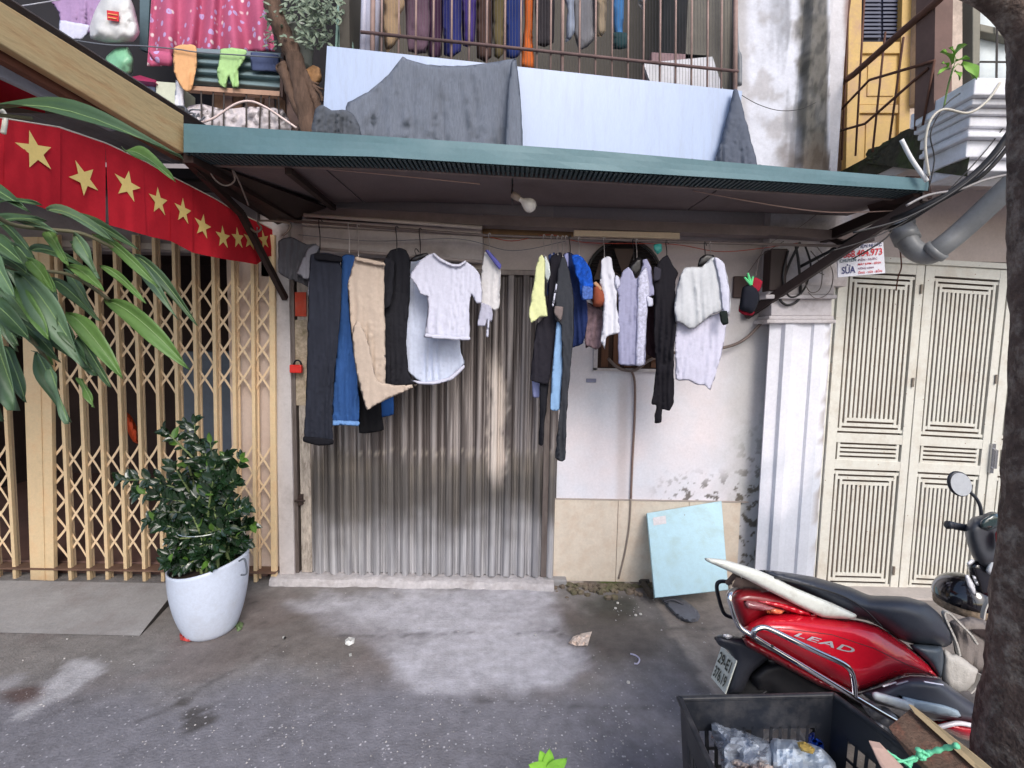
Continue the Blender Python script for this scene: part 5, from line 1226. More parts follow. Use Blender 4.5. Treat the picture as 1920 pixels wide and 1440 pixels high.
mb = inflate([(218, 90), (240, 88), (250, 110), (248, 138), (230, 144), (205, 138), (194, 126), (200, 105)], 3.08, .06, .05, step=6, R=22, crumple=.02, seed=6); tag(part('plastic_bag', mb, mat('green polythene', S(128, 186, 148), rough=.4, var=.06), smooth=True), 'tied green plastic bag under the white carrier bag', 'bag')
def carton(x0, y0, x1, y1, Y, rgb, label, dy=10, name='carton'):
    mb = MB(); q4(mb, [(x0, y0), (x1, y0 + 3), (x1, y1), (x0, y1)], Y, .18); return tag(part(name, mb, mat('card ' + label[:14], S(*rgb), rough=.7, var=.06), bevel=.004), label, 'box')
carton(228, 152, 290, 215, 3.06, (160, 182, 222), 'light blue carton behind the left end of the plank fascia')
carton(292, 152, 330, 215, 3.03, (200, 204, 184), 'cream carton right of the light blue one')
mb = MB(); mb.prism([P(226, 148, 3.0), P(262, 141, 3.1), P(292, 150, 3.1), P(290, 154, 3.0)], (0, .12, 0)); tag(part('tray', mb, mat('magenta tray', S(150, 40, 80), rough=.5)), 'dark red tray lying on the light blue carton', 'tray')
# teal panels and dark recess on the far left
mb = MB(); q4(mb, [(262, -80), (284, -80), (276, 96), (262, 92)], 3.2, .03); tag(part('door_panel', mb, mat('slate teal panel', S(84, 104, 112), rough=.6)), 'slate teal panel just left of the pink curtain', 'panel')
tp = thing('board', 'two pale green boards leaning behind the left end of the white panel', 'board', P(650, 90, 3.1))
for ol in ([(632, 90), (640, -20), (648, 10), (642, 92)], [(644, 92), (656, 30), (662, 92)], [(636, -80), (642, -80), (634, 90), (628, 90)]):
    mb = MB(); mb.prism([P(x, y, 3.05) for x, y in ol], (0, .02, 0)); part('board', mb, mat('pale green board', S(150, 186, 174), rough=.5), tp)
# corrugated guard
mb = MB(); mb.grid(lambda u, v: P(lerp(358, 528, u), lerp(lerp(90, 100, u), lerp(158, 172, u), v), 3.0 + .02 * math.cos(v * 4.0 * 2 * math.pi)), 20, 48)
cg = part('corrugated_sheet', mb, mat('grey green corrugated sheet', S(122, 142, 146), rough=.5, metal=.2, var=.1), smooth=True, solid=.003); tag(cg, 'grey-green corrugated sheet guarding the upper left balcony', 'sheet')
mb = MB(); q4(mb, [(348, 160), (526, 171), (526, 180), (348, 168)], 2.97, .04); part('edge_batten', mb, mat('pinkish wood batten', S(176, 140, 118), rough=.7, var=.2, scale=5), cg); mb = MB(); q4(mb, [(526, 100), (532, 100), (530, 182), (524, 180)], 2.97, .04); part('edge_batten', mb, mat('dark batten', S(80, 58, 50), rough=.7), cg)
# broken bamboo and lattice below it
lat = thing('slat_screen', 'brown slat screen with rubbish behind it above the left end of the awning', 'screen', P(450, 220, 3.0))
bw = mat('brown weathered wood', S(120, 92, 74), rough=.85, var=.35, scale=7, stretch=(4, 4, 1))
for k, (x0, x1, w) in enumerate(((410, 408, 8), (428, 430, 7), (446, 442, 8), (468, 470, 9), (486, 484, 8), (504, 508, 9), (526, 528, 8), (546, 550, 10), (568, 572, 10))):
    mb = MB(); q4(mb, [(x0 - w, 178), (x0 + w, 179), (x1 + w, 250), (x1 - w, 250)], 3.05 + .01 * (k % 2), .015); part('slat', mb, mat('mauve brown slat' if k % 2 else 'brown weathered wood', S(150, 124, 116), rough=.85, var=.35, scale=7), lat)
for k, (x0, x1) in enumerate(((377, 379), (400, 397), (420, 419), (462, 462), (490, 486), (505, 505), (522, 524))):
    mb = MB(); mb.tube([P(x0, 172, 2.98), P(x1, 250, 2.98)], .005, 5); part('rod', mb, mat('black rod', S(50, 40, 38), rough=.6), lat)
mb = inflate([(352, 200), (380, 195), (420, 205), (470, 200), (530, 205), (545, 250), (350, 248)], 3.02, .02, .02, step=7, R=12, crumple=.05, cfreq=30, seed=8); tag(part('plastic_sheet', mb, mat('crumpled white plastic', S(196, 188, 192), rough=.4, var=.25, scale=18), smooth=True), 'crumpled white plastic lying along the bottom of the slat screen', 'plastic sheet')
mb = MB()
for k in range(14):
    a = random.uniform(0, 6.28); cx_, cy_ = random.uniform(325, 372), random.uniform(204, 226)
    mb.tube(curve3([P(cx_ + 14 * math.cos(a + w) * (1 + .3 * math.sin(w * 2)), cy_ + 7 * math.sin(a + w), 2.6 + .01 * k) for w in (0, 1.5, 3, 4.5)], 4), .004, 5)
tag(part('wire_tangle', mb, mat('black and white wire', S(90, 92, 98), rough=.4, var=.6, scale=40)), 'tangle of black and white wire on the end of the plank fascia', 'wire')
cable([(368, 232), (400, 222), (440, 196), (470, 190), (500, 202), (530, 222), (556, 240)], 2.75, .006, 'pale pink cable arching over the left end of the awning', mat('pale pink cable', S(222, 200, 194), rough=.5))
cable([(20, 14, 2.6), (60, 8), (110, 0), (160, -10)], 2.9, .003, 'thin pale cord across the dark corner at the top left', mat('pale cord', S(190, 190, 196)))
cable([(130, 74), (200, 84), (262, 86), (330, 92), (372, 98), (460, 104), (530, 108)], 2.93, .0035, 'thin grey washing line below the pink curtain', mat('grey line', S(110, 114, 122)))
# twisted old trunk in front of the left balcony
tt = thing('tree', 'twisted old climbing trunk with grey-green leaves beside the white panel', 'tree', P(575, 240, 2.75))
barkm = mat('brown bark', S(92, 72, 60), rough=.95, var=.4, scale=10, stretch=(3, 3, .8), bump=.8, bscale=30)
mb = MB()
for pts, r0, r1 in (([(505, -80), (512, 10), (530, 60), (552, 110), (566, 170), (582, 260)], .045, .05), ([(545, 80), (560, 120), (580, 160), (596, 200), (602, 240)], .028, .02), ([(528, 120), (545, 170), (560, 205), (590, 260)], .03, .03),
                    ([(560, 130), (575, 150), (600, 175), (604, 190)], .012, .008), ([(555, 122), (590, 160), (606, 168)], .01, .006), ([(535, 118), (520, 125), (522, 135)], .012, .006), ([(545, 140), (570, 150), (598, 158)], .008, .006)):
    c = cpx(pts, 2.82, 6); n = len(c); mb.tube([p + Vector((.012 * nz(i * .7, 1), .012 * nz(i * .7, 5), 0)) for i, p in enumerate(c)], [lerp(r0, r1, i / (n - 1)) * (1 + .25 * nz(i * .9, 9)) for i in range(n)], 9)
part('trunk', mb, barkm, tt, smooth=True)
mb = MB(); inflate([(566, 136), (586, 122), (600, 128), (604, 150), (590, 162), (575, 150)], 2.86, .02, .02, step=5, crumple=.03, mb=mb); part('dry_leaf', mb, mat('dry tan leaf', S(150, 112, 74), rough=.8, var=.3, scale=20), tt, smooth=True)
mb = MB()
for k in range(430):
    a = random.uniform(0, 2 * math.pi); rr = random.random() ** .6
    cx_, cy_ = 588 + 54 * rr * math.cos(a), 28 + 62 * rr * math.sin(a)
    if random.random() < .12: cx_, cy_ = random.uniform(500, 545), random.uniform(10, 90)
    p = P(cx_, cy_, random.uniform(2.72, 3.0)); d = Vector((random.uniform(-1, 1), random.uniform(-.6, .2), random.uniform(-.9, .6))).normalized() * random.uniform(.03, .055)
    leaf(mb, p, p + d, .009, (random.uniform(-.4, .4), -1, .5), .2, n=3)
part('leaves', mb, mat('grey green leaf', S(124, 138, 118), rough=.55, var=.35, scale=9), tt)
pt = thing('flower_pot', 'whitish hanging flower pot behind the twisted trunk', 'pot', P(565, 128, 2.95))
mb = MB(); cpt = P(566, 125, 2.95); mb.lathe([(.001, 0), (.055, 0), (.075, .19), (.082, .19), (.082, .2), (.07, .2), (.06, .16), (.001, .16)], cpt, 'Z', 20); part('pot', mb, mat('chalky white pot', S(196, 200, 190), rough=.7, var=.12), pt, smooth=True)
# ------------------------------------------------------------------ left neighbour's awning with plank fascia
la = thing('awning', 'left neighbour awning with a yellowed plank fascia running towards the street', 'awning', (-1.6, 2.0, 2.5))
plank = mat('yellowed plank', S(192, 168, 124), rough=.7, var=.16, scale=5, stretch=(4, .8, 4), bump=.25, bscale=18, dirt=S(160, 112, 70), dirt_amt=.6, dscale=5)
AX = -1.47
def ax_(px, py, X=AX): return PXc(px, py, X)
def beamq(mb, pts, X, th):
    a = [ax_(x, y, X) for x, y in pts]; t = Vector((-th, 0, 0)); mb.hexa([a[3], a[2], a[2] + t, a[3] + t, a[0], a[1], a[1] + t, a[0] + t])
mb = MB(); beamq(mb, [(-420, -260), (345, 216), (345, 288), (-420, -170)], AX, .035); part('fascia_plank', mb, plank, la, bevel=.004)
mb = MB(); beamq(mb, [(-420, -172), (343, 282), (340, 300), (-420, -122)], AX - .04, .03); part('fascia_plank', mb, mat('red brown plank', S(112, 66, 48), rough=.8, var=.3, scale=6), la)
mb = MB(); beamq(mb, [(-420, -118), (232, 240), (214, 246), (-420, -60)], AX - .10, .02); part('gutter', mb, mat('grey gutter sheet', S(160, 162, 176), rough=.5, metal=.2, var=.1), la)
zr = ax_(345, 250).z
mb = MB(); mb.grid(lambda u, v: (lerp(AX - .05, -5.2, u), lerp(.9, 3.0, v), 2.60 + .10 * v + .012 * math.sin(u * 120)), 80, 6); part('roof_sheet', mb, mat('weathered tin roof', S(120, 118, 122), rough=.6, metal=.2, var=.2, dirt=S(90, 60, 50), dirt_amt=.5), la, solid=.004)
mb = MB(); beam(mb, Vector((-1.62, .9, 2.5)), Vector((-1.62, 3.1, 2.52)), .04, .05)
for y in (1.0, 2.0, 3.0): beam(mb, Vector((-1.6, y, 2.55)), Vector((-5.1, y, 2.56)), .04, .05)
part('rafter', mb, darkb, la)
mb = MB(); a = [P(-300, 300, 2.95), P(80, 385, 2.95), P(330, 448, 2.95), P(480, 470, 2.95), P(480, 425, 2.95), P(330, 392, 2.95), P(100, 350, 2.95), P(-300, 250, 2.95)]
mb.prism(a, (0, .02, 0)); part('valance', mb, mat('grey tin valance', S(150, 144, 148), rough=.5, metal=.2, var=.2, scale=3, dirt=S(80, 66, 64), dirt_amt=.5), la)
mb = MB(); mb.prism([P(330, 240, 2.25), P(352, 236, 2.25), P(352, 300, 2.25), P(330, 292, 2.25)], (0, .05, 0)); part('end_block', mb, mat('red brown plank', (0,)), la)

# ------------------------------------------------------------------ string of flags
FXX = -1.56
fl_ = thing('flag_string', 'string of red flags with yellow stars running back under the left awning', 'flags', (FXX, 2.2, 2.2))
redf = mat('red flag cotton', S(188, 38, 50), rough=.75, var=.07, scale=4, bump=.03, bscale=60, spec=.1)
starm = mat('yellow star print', S(232, 204, 128), rough=.7, var=.03, spec=.2)
topc = [(-120, 150), (0, 222), (113, 240), (200, 270), (275, 305), (318, 330), (362, 352), (400, 372), (433, 392), (460, 406), (480, 415), (505, 428), (530, 440)]
botc = [(-120, 340), (0, 360), (113, 402), (205, 422), (287, 445), (320, 452), (362, 474), (400, 482), (433, 488), (460, 492), (481, 496), (505, 480), (530, 485)]
def fcur(px, c): return float(np.interp(px, [a for a, b in c], [b for a, b in c]))
edges = [-90, 8, 113, 198, 268, 320, 361, 399, 432, 458, 481, 507, 528]
stars = {1: (64.6, 284, 30, 0), 2: (156, 335, 27, 20), 3: (235, 347, 24, -4), 4: (296, 378, 19, -4), 5: (342, 396, 17, -4), 6: (379, 424, 15, -4), 7: (417, 445, 14, -4), 8: (445, 447, 12, 0), 9: (468, 450, 11, 0), 10: (494, 450, 10, 0), 11: (517, 450, 10, 0), 0: (-45, 240, 36, 0)}
for k in range(len(edges) - 1):
    x0, x1 = edges[k], edges[k + 1]
    def ff(u, v, x0=x0, x1=x1, k=k):
        px = lerp(x0, x1, u) + (6 * v if k in (3,) else 0)
        q = PXc(px, lerp(fcur(px, topc), fcur(px, botc), v), FXX + .010 * math.sin(u * 2.4 + k * 1.9) * v ** 1.5 + .004 * nz(px * .05, v * 3) + (.004 if k % 2 else 0) + .003 * u)
        return q
    mb = MB(); mb.grid(ff, 14, 14); f_ = part('flag', mb, redf, fl_, smooth=True)
    cx_, cy_, r, rotd = stars[k]
    u0 = (cx_ - x0) / (x1 - x0); tp_, bt_ = fcur(cx_, topc), fcur(cx_, botc); v0 = (cy_ - tp_) / (bt_ - tp_)
    c0 = ff(u0, v0); R_ = .062 if k else .062
    du = (ff(min(1, u0 + .1), v0) - c0).normalized(); up_ = Vector((0, 0, 1)); up_ = (up_ - du * up_.dot(du)).normalized()
    nrm = Vector((1, 0, 0)) * .0035
    pts = []
    for j in range(10):
        w = math.pi / 2 + j * math.pi / 5 + math.radians(rotd * 1.0 + (6 if k % 3 else -4)); rr = R_ if j % 2 == 0 else R_ * .40
        pts.append(c0 + nrm + du * rr * math.cos(w) + up_ * rr * math.sin(w))
    mb = MB(); mb.add([c0 + nrm] + pts, [(0, j + 1, (j + 1) % 10 + 1) for j in range(10)]); part('star', mb, starm, f_, recalc=False)
mb = MB(); mb.tube([PXc(x, y - 1, FXX) for x, y in topc], .003, 5); part('string', mb, mat('white string', S(220, 216, 200), rough=.7), fl_)
mb = MB(); mb.grid(lambda u, v: PXc(lerp(-120, 84, u), lerp(lerp(95, 188, u), lerp(170, 212, u), v), -1.75), 6, 3)
o = part('flag', mb, redf, None, solid=.002); tag(o, 'plain red cloth edge above the nearest flag at the far left', 'flag')

# ------------------------------------------------------------------ overhanging leafy branch at the left
br = thing('leafy_branch', 'big strap-leaved branch hanging into view from the left', 'branch', (-1.5, 1.3, 1.9))
lf1 = mat('glossy green leaf', S(58, 84, 52), rough=.5, var=.12, scale=5, spec=.5, stretch=(2, 2, 2), coat=.1)
lf2 = mat('silvery green leaf', S(84, 110, 82), rough=.5, var=.1, scale=4, spec=.5)
lf3 = mat('light green leaf', S(88, 120, 62), rough=.5, var=.12, scale=5, spec=.4)
LV = [  # base, tip, half width px, Y, material, droop
 ((-30, 215), (345, 300), 22, 1.33, 0, .04), ((235, 285), (330, 342), 16, 1.36, 2, .03),
 ((90, 395), (215, 455), 14, 1.6, 1, .03), ((120, 405), (262, 470), 13, 1.62, 0, .03), ((20, 415), (110, 440), 12, 1.5, 1, 0), ((-20, 430), (90, 415), 13, 1.5, 0, .03),
 ((140, 440), (190, 525), 14, 1.55, 1, .03), ((90, 435), (130, 500), 13, 1.55, 2, .05), ((180, 440), (300, 540), 14, 1.62, 2, .03), ((235, 475), (335, 600), 12, 1.66, 1, .03),
 ((255, 480), (372, 612), 13, 1.7, 0, .02), ((190, 500), (275, 570), 10, 1.6, 2, 0), ((205, 565), (358, 694), 24, 1.62, 2, .02),
 ((40, 515), (165, 690), 34, 1.42, 1, .02), ((60, 560), (185, 705), 26, 1.46, 0, .02), ((130, 590), (232, 712), 22, 1.52, 2, .03), ((-10, 480), (60, 520), 14, 1.4, 0, 0),
 ((-40, 440), (50, 500), 20, 1.35, 0, 0), ((-60, 520), (38, 770), 46, 1.25, 1, 0), ((10, 650), (50, 755), 18, 1.3, 0, 0), ((30, 600), (115, 680), 20, 1.5, 0, 0), ((70, 660), (135, 792), 20, 1.45, 0, .03),
 ((95, 690), (130, 795), 13, 1.4, 1, .02), ((150, 710), (178, 765), 9, 1.5, 2, .02), ((-50, 640), (8, 790), 24, 1.2, 0, 0), ((30, 460), (100, 560), 16, 1.48, 0, .02), ((-30, 560), (60, 640), 24, 1.38, 0, 0),
 ((-40, 400), (80, 385), 12, 1.3, 0, .04), ((60, 470), (160, 500), 12, 1.55, 0, .04), ((-30, 470), (30, 560), 22, 1.32, 1, 0), ((30, 540), (95, 640), 18, 1.4, 2, 0),
 ((-90, 330), (60, 400), 18, 1.3, 0, 0), ((-100, 560), (-10, 720), 36, 1.2, 0, 0)]
random.seed(21)
for k in range(26):
    bx_, by_ = random.uniform(-40, 150), random.uniform(420, 640); a_ = random.uniform(.5, 1.35); L_ = random.uniform(60, 120)
    LV.append(((bx_, by_), (bx_ + L_ * math.cos(a_), by_ + L_ * math.sin(a_)), random.uniform(10, 17), random.uniform(1.4, 1.7), random.choice((0, 0, 1, 2)), random.uniform(0, .05)))
ms = [lf1, lf2, lf3]; mb = MB(); random.seed(5)
for i, (a, b, w, Y, k, dr) in enumerate(LV):
    mb.k = k; A = P(*a, Y); B = P(*b, Y - .05)
    leaf(mb, A, B, w / FPX * Y * .72, (random.uniform(-.3, .3), -1, random.uniform(.2, .7)), .28, dr, 14, .007, i * 1.7, .07)
part('leaves', mb, ms, br, smooth=True, solid=.0012)
random.seed(5); mb = MB()
for i, (a, b, w, Y, k, dr) in enumerate(LV):
    A = P(*a, Y); B = P(*b, Y - .05); nr = Vector((random.uniform(-.3, .3), -1, random.uniform(.2, .7))); ax__ = B - A
    up = ax__.cross(nr).normalized().cross(ax__).normalized()
    mb.tube([A + ax__ * t + up * (dr * ax__.length * math.sin(math.pi * t) + .001) + nr * .0006 + Vector((0, 0, .07 * ax__.length * math.sin(math.pi * t ** .8))) for t in np.linspace(0, .97, 9)], [lerp(.0022, .0007, t) for t in np.linspace(0, 1, 9)], 5)
part('midribs', mb, mat('pale midrib', S(120, 146, 96), rough=.5), br)
mb = MB()
for pts, r in (([(-150, 420, 1.22), (-60, 380, 1.3), (20, 420, 1.4), (90, 430, 1.5), (160, 440, 1.55), (240, 480, 1.62)], .006), ([(-150, 420, 1.22), (-60, 470, 1.3), (30, 505, 1.42), (130, 515, 1.52), (205, 562, 1.6)], .006), ([(-150, 420, 1.22), (-60, 560, 1.3), (20, 600, 1.4), (70, 650, 1.45), (95, 690, 1.43)], .006), ([(-150, 420, 1.22), (-120, 280, 1.28), (-60, 210, 1.3), (-20, 214, 1.33), (60, 222, 1.33)], .005)):
    mb.tube(cpx(pts, 1.4), r, 6)
part('twig', mb, mat('green brown twig', S(104, 100, 76), rough=.8), br, smooth=True)
mb = MB(); mb.tube(curve3([P(-150, 420, 1.22), P(-150, 520, 1.22), Vector((-1.75, .9, 1.4)), Vector((-1.9, .5, .6)), Vector((-1.95, .4, -.05))]), [.012] * 12 + [.016] * 6 + [.02] * 7, 8); part('stem', mb, mat('green brown twig', (0,)), br, smooth=True)
mb = MB(); mb.tube(curve3([PXc(-10, 205, -1.4), PXc(4, 208, -1.4), PXc(10, 222, -1.4), PXc(6, 250, -1.4)]), .006, 6); tag(part('ribbon', mb, mat('white ribbon', S(230, 226, 210), rough=.7), smooth=True), 'white string knot at the left edge above the first star', 'string')

# ------------------------------------------------------------------ potted plant
pc = G(396, 1180); pc.z = 0
PD = pc.y
pp = thing('potted_plant', 'dark glossy shrub in a tall white pot with a slanted rim, by the lattice gate', 'potted plant', pc)
rad = 71 / FPX * PD; ztop_l = P(326, 1058, PD).z; ztop_r = P(465, 1040, PD).z
mb = MB(); nseg, nh = 48, 22
def potr(t): return rad * .95 * (1 - .38 * (1 - t) ** 2.4)
for j in range(nh + 1):
    for k in range(nseg):
        w = 2 * math.pi * k / nseg; t = j / nh
        zt_ = lerp(ztop_l, ztop_r, .5 + .5 * math.cos(w)); zt_ += -.006 + .02 * (math.cos(w) ** 2 - .5) * .8
        r = potr(t); 
        if j == 0: r *= .9
        mb.v.append(pc + Vector((r * math.cos(w), r * math.sin(w), zt_ * t)))
for j in range(nh):
    for k in range(nseg):
        k2 = (k + 1) % nseg; mb.f.append((j * nseg + k, j * nseg + k2, (j + 1) * nseg + k2, (j + 1) * nseg + k)); mb.mi.append(0)
mb.f.append(tuple(range(nseg))[::-1]); mb.mi.append(0)
potm = mat('satin white pot', S(204, 213, 230), rough=.35, var=.03, scale=3, dirt=S(160, 156, 156), dirt_amt=.3, dscale=5)
part('pot', mb, potm, pp, smooth=True, solid=.009)
mb = MB(); mb.lathe([(.001, ztop_l - .012), (rad * .92, ztop_l - .02)], pc, 'Z', 32); part('soil', mb, mat('dark soil', S(52, 40, 32), rough=1, var=.3), pp)
mb = MB(); mb.tube(cpx([(448, 1052), (458, 1048), (462, 1062), (462, 1076), (452, 1078)], PD - rad * .75), .005, 6); part('strap', mb, mat('grey strap', S(90, 96, 106)), pp)
stm_ = mat('pale green stem', S(120, 136, 84), rough=.5, var=.2)
zl = mat('dark glossy leaf', S(32, 54, 32), rough=.22, var=.4, scale=6, spec=.6, coat=.3)
zl2 = mat('young green leaf', S(86, 122, 50), rough=.3, var=.25, scale=6)
ms_ = MB(); ml_ = MB(); random.seed(11)
targets = [(262, 925), (232, 900), (300, 905), (330, 880), (318, 815), (350, 800), (365, 795), (372, 830), (395, 830), (425, 860), (452, 862), (440, 900), (458, 950), (465, 985), (430, 930), (400, 900), (350, 900), (310, 960), (285, 975), (340, 960), (380, 970), (420, 990), (450, 1010), (330, 1010), (360, 1030), (300, 930), (385, 870), (415, 895), (340, 930), (370, 940), (335, 1045), (350, 1050), (365, 1048), (335, 1020), (380, 1040), (400, 1020), (345, 985), (310, 985), (420, 960), (395, 940), (360, 965), (330, 960), (405, 1000), (440, 1030), (300, 960), (430, 900), (350, 860), (385, 850), (405, 870), (318, 1040), (340, 1062), (322, 1055), (355, 1062), (375, 1058), (395, 1050), (420, 1040), (330, 1000), (440, 985), (455, 1020)]
for (tx_, ty_) in targets:
    base = pc + Vector((random.uniform(-.09, .12), random.uniform(-.1, .1), ztop_l - .06)); tip = P(tx_, ty_, PD + random.uniform(-.16, .14))
    d = tip - base; mid = base + d * .5 + Vector((-d.x * .25, 0, abs(d.x) * .35 + .02))
    c = curve3([base, mid, tip], 7); ms_.tube(c, [lerp(.010, .004, i / (len(c) - 1)) for i in range(len(c))], 6)
    n = len(c)
    Ls = [(c[i], (c[min(i + 1, n - 1)] - c[max(i - 1, 0)]).normalized()) for i in range(int(n * .25), n)]
    for i, (p, t) in enumerate(Ls):
        for sgn in (-1, 1):
            for rep in (0, 1):
                if random.random() < (.5 if p.z > P(350, 870, PD).z else .2): continue
                side = t.cross(Vector((random.uniform(-.5, .5), -1, random.uniform(-.5, .5)))).normalized() * sgn
                dd = (side * random.uniform(.7, 1.0) + t * random.uniform(.3, .8) + Vector((0, random.uniform(-.5, .4), random.uniform(-.1, .25)))).normalized()
                ml_.k = 1 if random.random() < .07 else 0
                L_ = random.uniform(.045, .075); pp_ = p + t * rep * .02
                leaf(ml_, pp_, pp_ + dd * L_, L_ * .27, (random.uniform(-.6, .6), -1, random.uniform(.1, 1.2)), .15, random.uniform(0, .1), 5)
    leaf(ml_, c[-1], c[-1] + (c[-1] - c[-3]).normalized() * .06, .015, (0, -1, .3), .2)
part('stems', ms_, stm_, pp, smooth=True); part('leaves', ml_, [zl, zl2], pp, smooth=True)
mb = MB(); mb.tube([pc + Vector((.13 * math.cos(w), .13 * math.sin(w) - .02, P(395, 1003, PD - .12).z)) for w in np.linspace(0, 2 * math.pi, 24)], .003, 5); part('tie_wire', mb, mat('shiny wire', S(200, 206, 200), rough=.2, metal=.7), pp)

# ------------------------------------------------------------------ light blue board leaning on the tiles
bdT, bdB = FY - .04, 2.86
c4 = [P(1213, 962, bdT - .02), P(1353, 939, bdT), None, P(1228, 1121, bdB)]
n_ = (c4[1] - c4[0]).cross(c4[3] - c4[0]); d_ = ray(1366, 1106); o_ = Vector((0, 0, CZ)); c4[2] = o_ + d_ * ((c4[0] - o_).dot(n_) / d_.dot(n_))
mb = MB(); nrm = (c4[1] - c4[0]).cross(c4[3] - c4[0]).normalized(); nrm = nrm if nrm.y > 0 else -nrm; t = nrm * .03
mb.hexa([c4[3], c4[2], c4[2] + t, c4[3] + t, c4[0], c4[1], c4[1] + t, c4[0] + t])
brd = part('board', mb, mat('pale aqua laminate', S(168, 204, 216), rough=.5, var=.05, scale=3, dirt=S(140, 160, 150), dirt_amt=.45, dscale=7, speck=(S(110, 96, 84), 14, .07)), bevel=.003); tag(brd, 'pale aqua square board leaning against the cream tiles', 'board')
mb = MB(); uu = (c4[1] - c4[0]); vv = (c4[3] - c4[0]); a = c4[0] + uu * .07 + vv * .07 - nrm * .002
mb.add([a, a + uu * .17, a + uu * .17 + vv * .10, a + vv * .10], [(0, 1, 2, 3)]); part('sticker', mb, mat('faded sticker', S(206, 202, 204), rough=.6, var=.15, scale=60), brd)
mb = MB(); beam(mb, P(1205, 1092, FY - .1), P(1222, 1118, FY - .28), .02, .04); beam(mb, P(1200, 1090, FY - .06), P(1216, 1090, FY - .1), .03, .02); tag(part('stay', mb, mat('dark bracket', S(60, 54, 50), rough=.6, var=.3)), 'small dark bracket at the lower left corner of the aqua board', 'bracket')

# ------------------------------------------------------------------ slipper, litter, sprout
def gmap(z0): return lambda x, y, d: G(x, y, z0 + max(0, d))
slp = mat('grey rubber', S(104, 106, 114), rough=.6, var=.15, scale=30, bump=.2)
mb = inflate([(1236, 1122), (1252, 1116), (1274, 1122), (1292, 1134), (1306, 1146), (1313, 1158), (1308, 1168), (1292, 1170), (1272, 1162), (1256, 1146), (1244, 1132)], 0, .022, .0, step=5, R=5, mapf=lambda x, y, d: G(x, y - 3, 0.028 if d > .004 else (.004 if d <= 0 else .028)), smooth=3)
sp_ = thing('slipper', 'worn grey slipper lying in front of the aqua board', 'slipper', G(1275, 1145)); part('sole', mb, slp, sp_, smooth=False)
mb = MB(); mb.tube(curve3([G(1246, 1128, .03), G(1262, 1124, .05), G(1282, 1133, .03)]), .008, 6); part('strap', mb, mat('dark grey rubber', S(70, 70, 78), rough=.6), sp_)
papm = mat('crumpled paper', S(216, 200, 188), rough=.8, var=.1, scale=30)
def litter(ol, label, m, name='paper_scrap', h=.012, cr=.02):
    mb = inflate(ol, 0, h, 0, step=4, R=8, crumple=cr, cfreq=60, mapf=gmap(.008), smooth=0, seed=len(label)); return tag(part(name, mb, m), label, 'litter')
litter([(1066, 1206), (1074, 1194), (1088, 1188), (1110, 1184), (1106, 1196), (1102, 1210), (1080, 1211)], 'largest crumpled beige paper scrap on the ground in front of the tiles', papm)
litter([(647, 1200), (654, 1194), (665, 1196), (664, 1206), (654, 1211), (647, 1208)], 'small white paper scrap below the left part of the doorstep', mat('white paper', S(226, 226, 222), rough=.8))
litter([(529, 1194), (534, 1192), (537, 1196), (531, 1199)], 'tiny white scrap on the ground just right of the pot', mat('white paper', (0,)))
litter([(654, 1226), (659, 1224), (660, 1230), (655, 1231)], 'tiny white crumb below the small white paper scrap', mat('white paper', (0,)))
litter([(336, 1188), (348, 1184), (358, 1190), (370, 1200), (352, 1203), (338, 1200)], 'crushed red wrapper against the foot of the white pot', mat('red foil wrapper', S(190, 66, 60), rough=.35, var=.5, scale=60), 'wrapper', .02)
litter([(441, 1172), (449, 1165), (457, 1168), (453, 1180), (445, 1184)], 'curled green leaf scrap at the right foot of the pot', mat('dry green scrap', S(96, 116, 76), rough=.7, var=.4, scale=60), 'leaf_scrap')
litter([(1000, 1190), (1006, 1188), (1005, 1192)], 'speck of grit below the shutter edge', mat('white paper', (0,)))
mb = MB(); mb.tube(curve3([G(1182, 1226, .01), G(1192, 1229, .012), G(1199, 1236, .012), G(1196, 1244, .01), G(1189, 1244, .01)]), .004, 6); tag(part('plastic_strip', mb, mat('pale lilac plastic', S(206, 202, 226), rough=.4), smooth=True), 'curled pale plastic strip on the ground', 'litter')
for (x, y, l) in ((1158, 1131, 'pebble in the mossy corner, upper of two'), (1154, 1141, 'pebble in the mossy corner, lower of two'), (1192, 1154, 'pebble by the aqua board, left one'), (1201, 1152, 'pebble by the aqua board, right one'), (1178, 1280, 'lone white pebble left of the scooter plate')):
    mb = MB(); c = G(x, y, .004); mb.lathe([(.001, -.004), (.009, 0), (.008, .006), (.001, .009)], c, 'Z', 8); tag(part('pebble', mb, mat('white pebble', S(206, 202, 196), rough=.7)), l, 'pebble')
spr = thing('seedling', 'bright green seedling with five leaves at the bottom edge', 'plant', G(1025, 1462))
sy = 1.5
mb = MB()
for (bx_, by_, w) in ((990, 1432, 17), (1012, 1405, 15), (1030, 1402, 15), (1064, 1420, 16), (1060, 1440, 12), (1000, 1450, 14)):
    leaf(mb, P(1026, 1446, sy), P(bx_, by_, sy - .03 + .03 * (by_ < 1410)), w / FPX * sy * .8, (.1, -1, .5), .12, .03)
part('leaves', mb, mat('lime leaf', S(140, 200, 74), rough=.45, var=.12, scale=10), spr, smooth=True)
mb = MB(); q = P(1026, 1446, sy); mb.tube([q, Vector((q.x, q.y, 0))], .004, 5); part('stem', mb, mat('green stem', (0,)), spr)
mb = MB(); a = G(1180, 1443, .05); mb.box((a.x, a.y - .1, -.01), (a.x + .16, a.y - .0, .05)); tag(part('brick', mb, mat('orange brick', S(178, 110, 84), rough=.9, var=.2, bump=.4), bevel=.005), 'worn orange brick at the bottom edge left of the crate', 'brick')
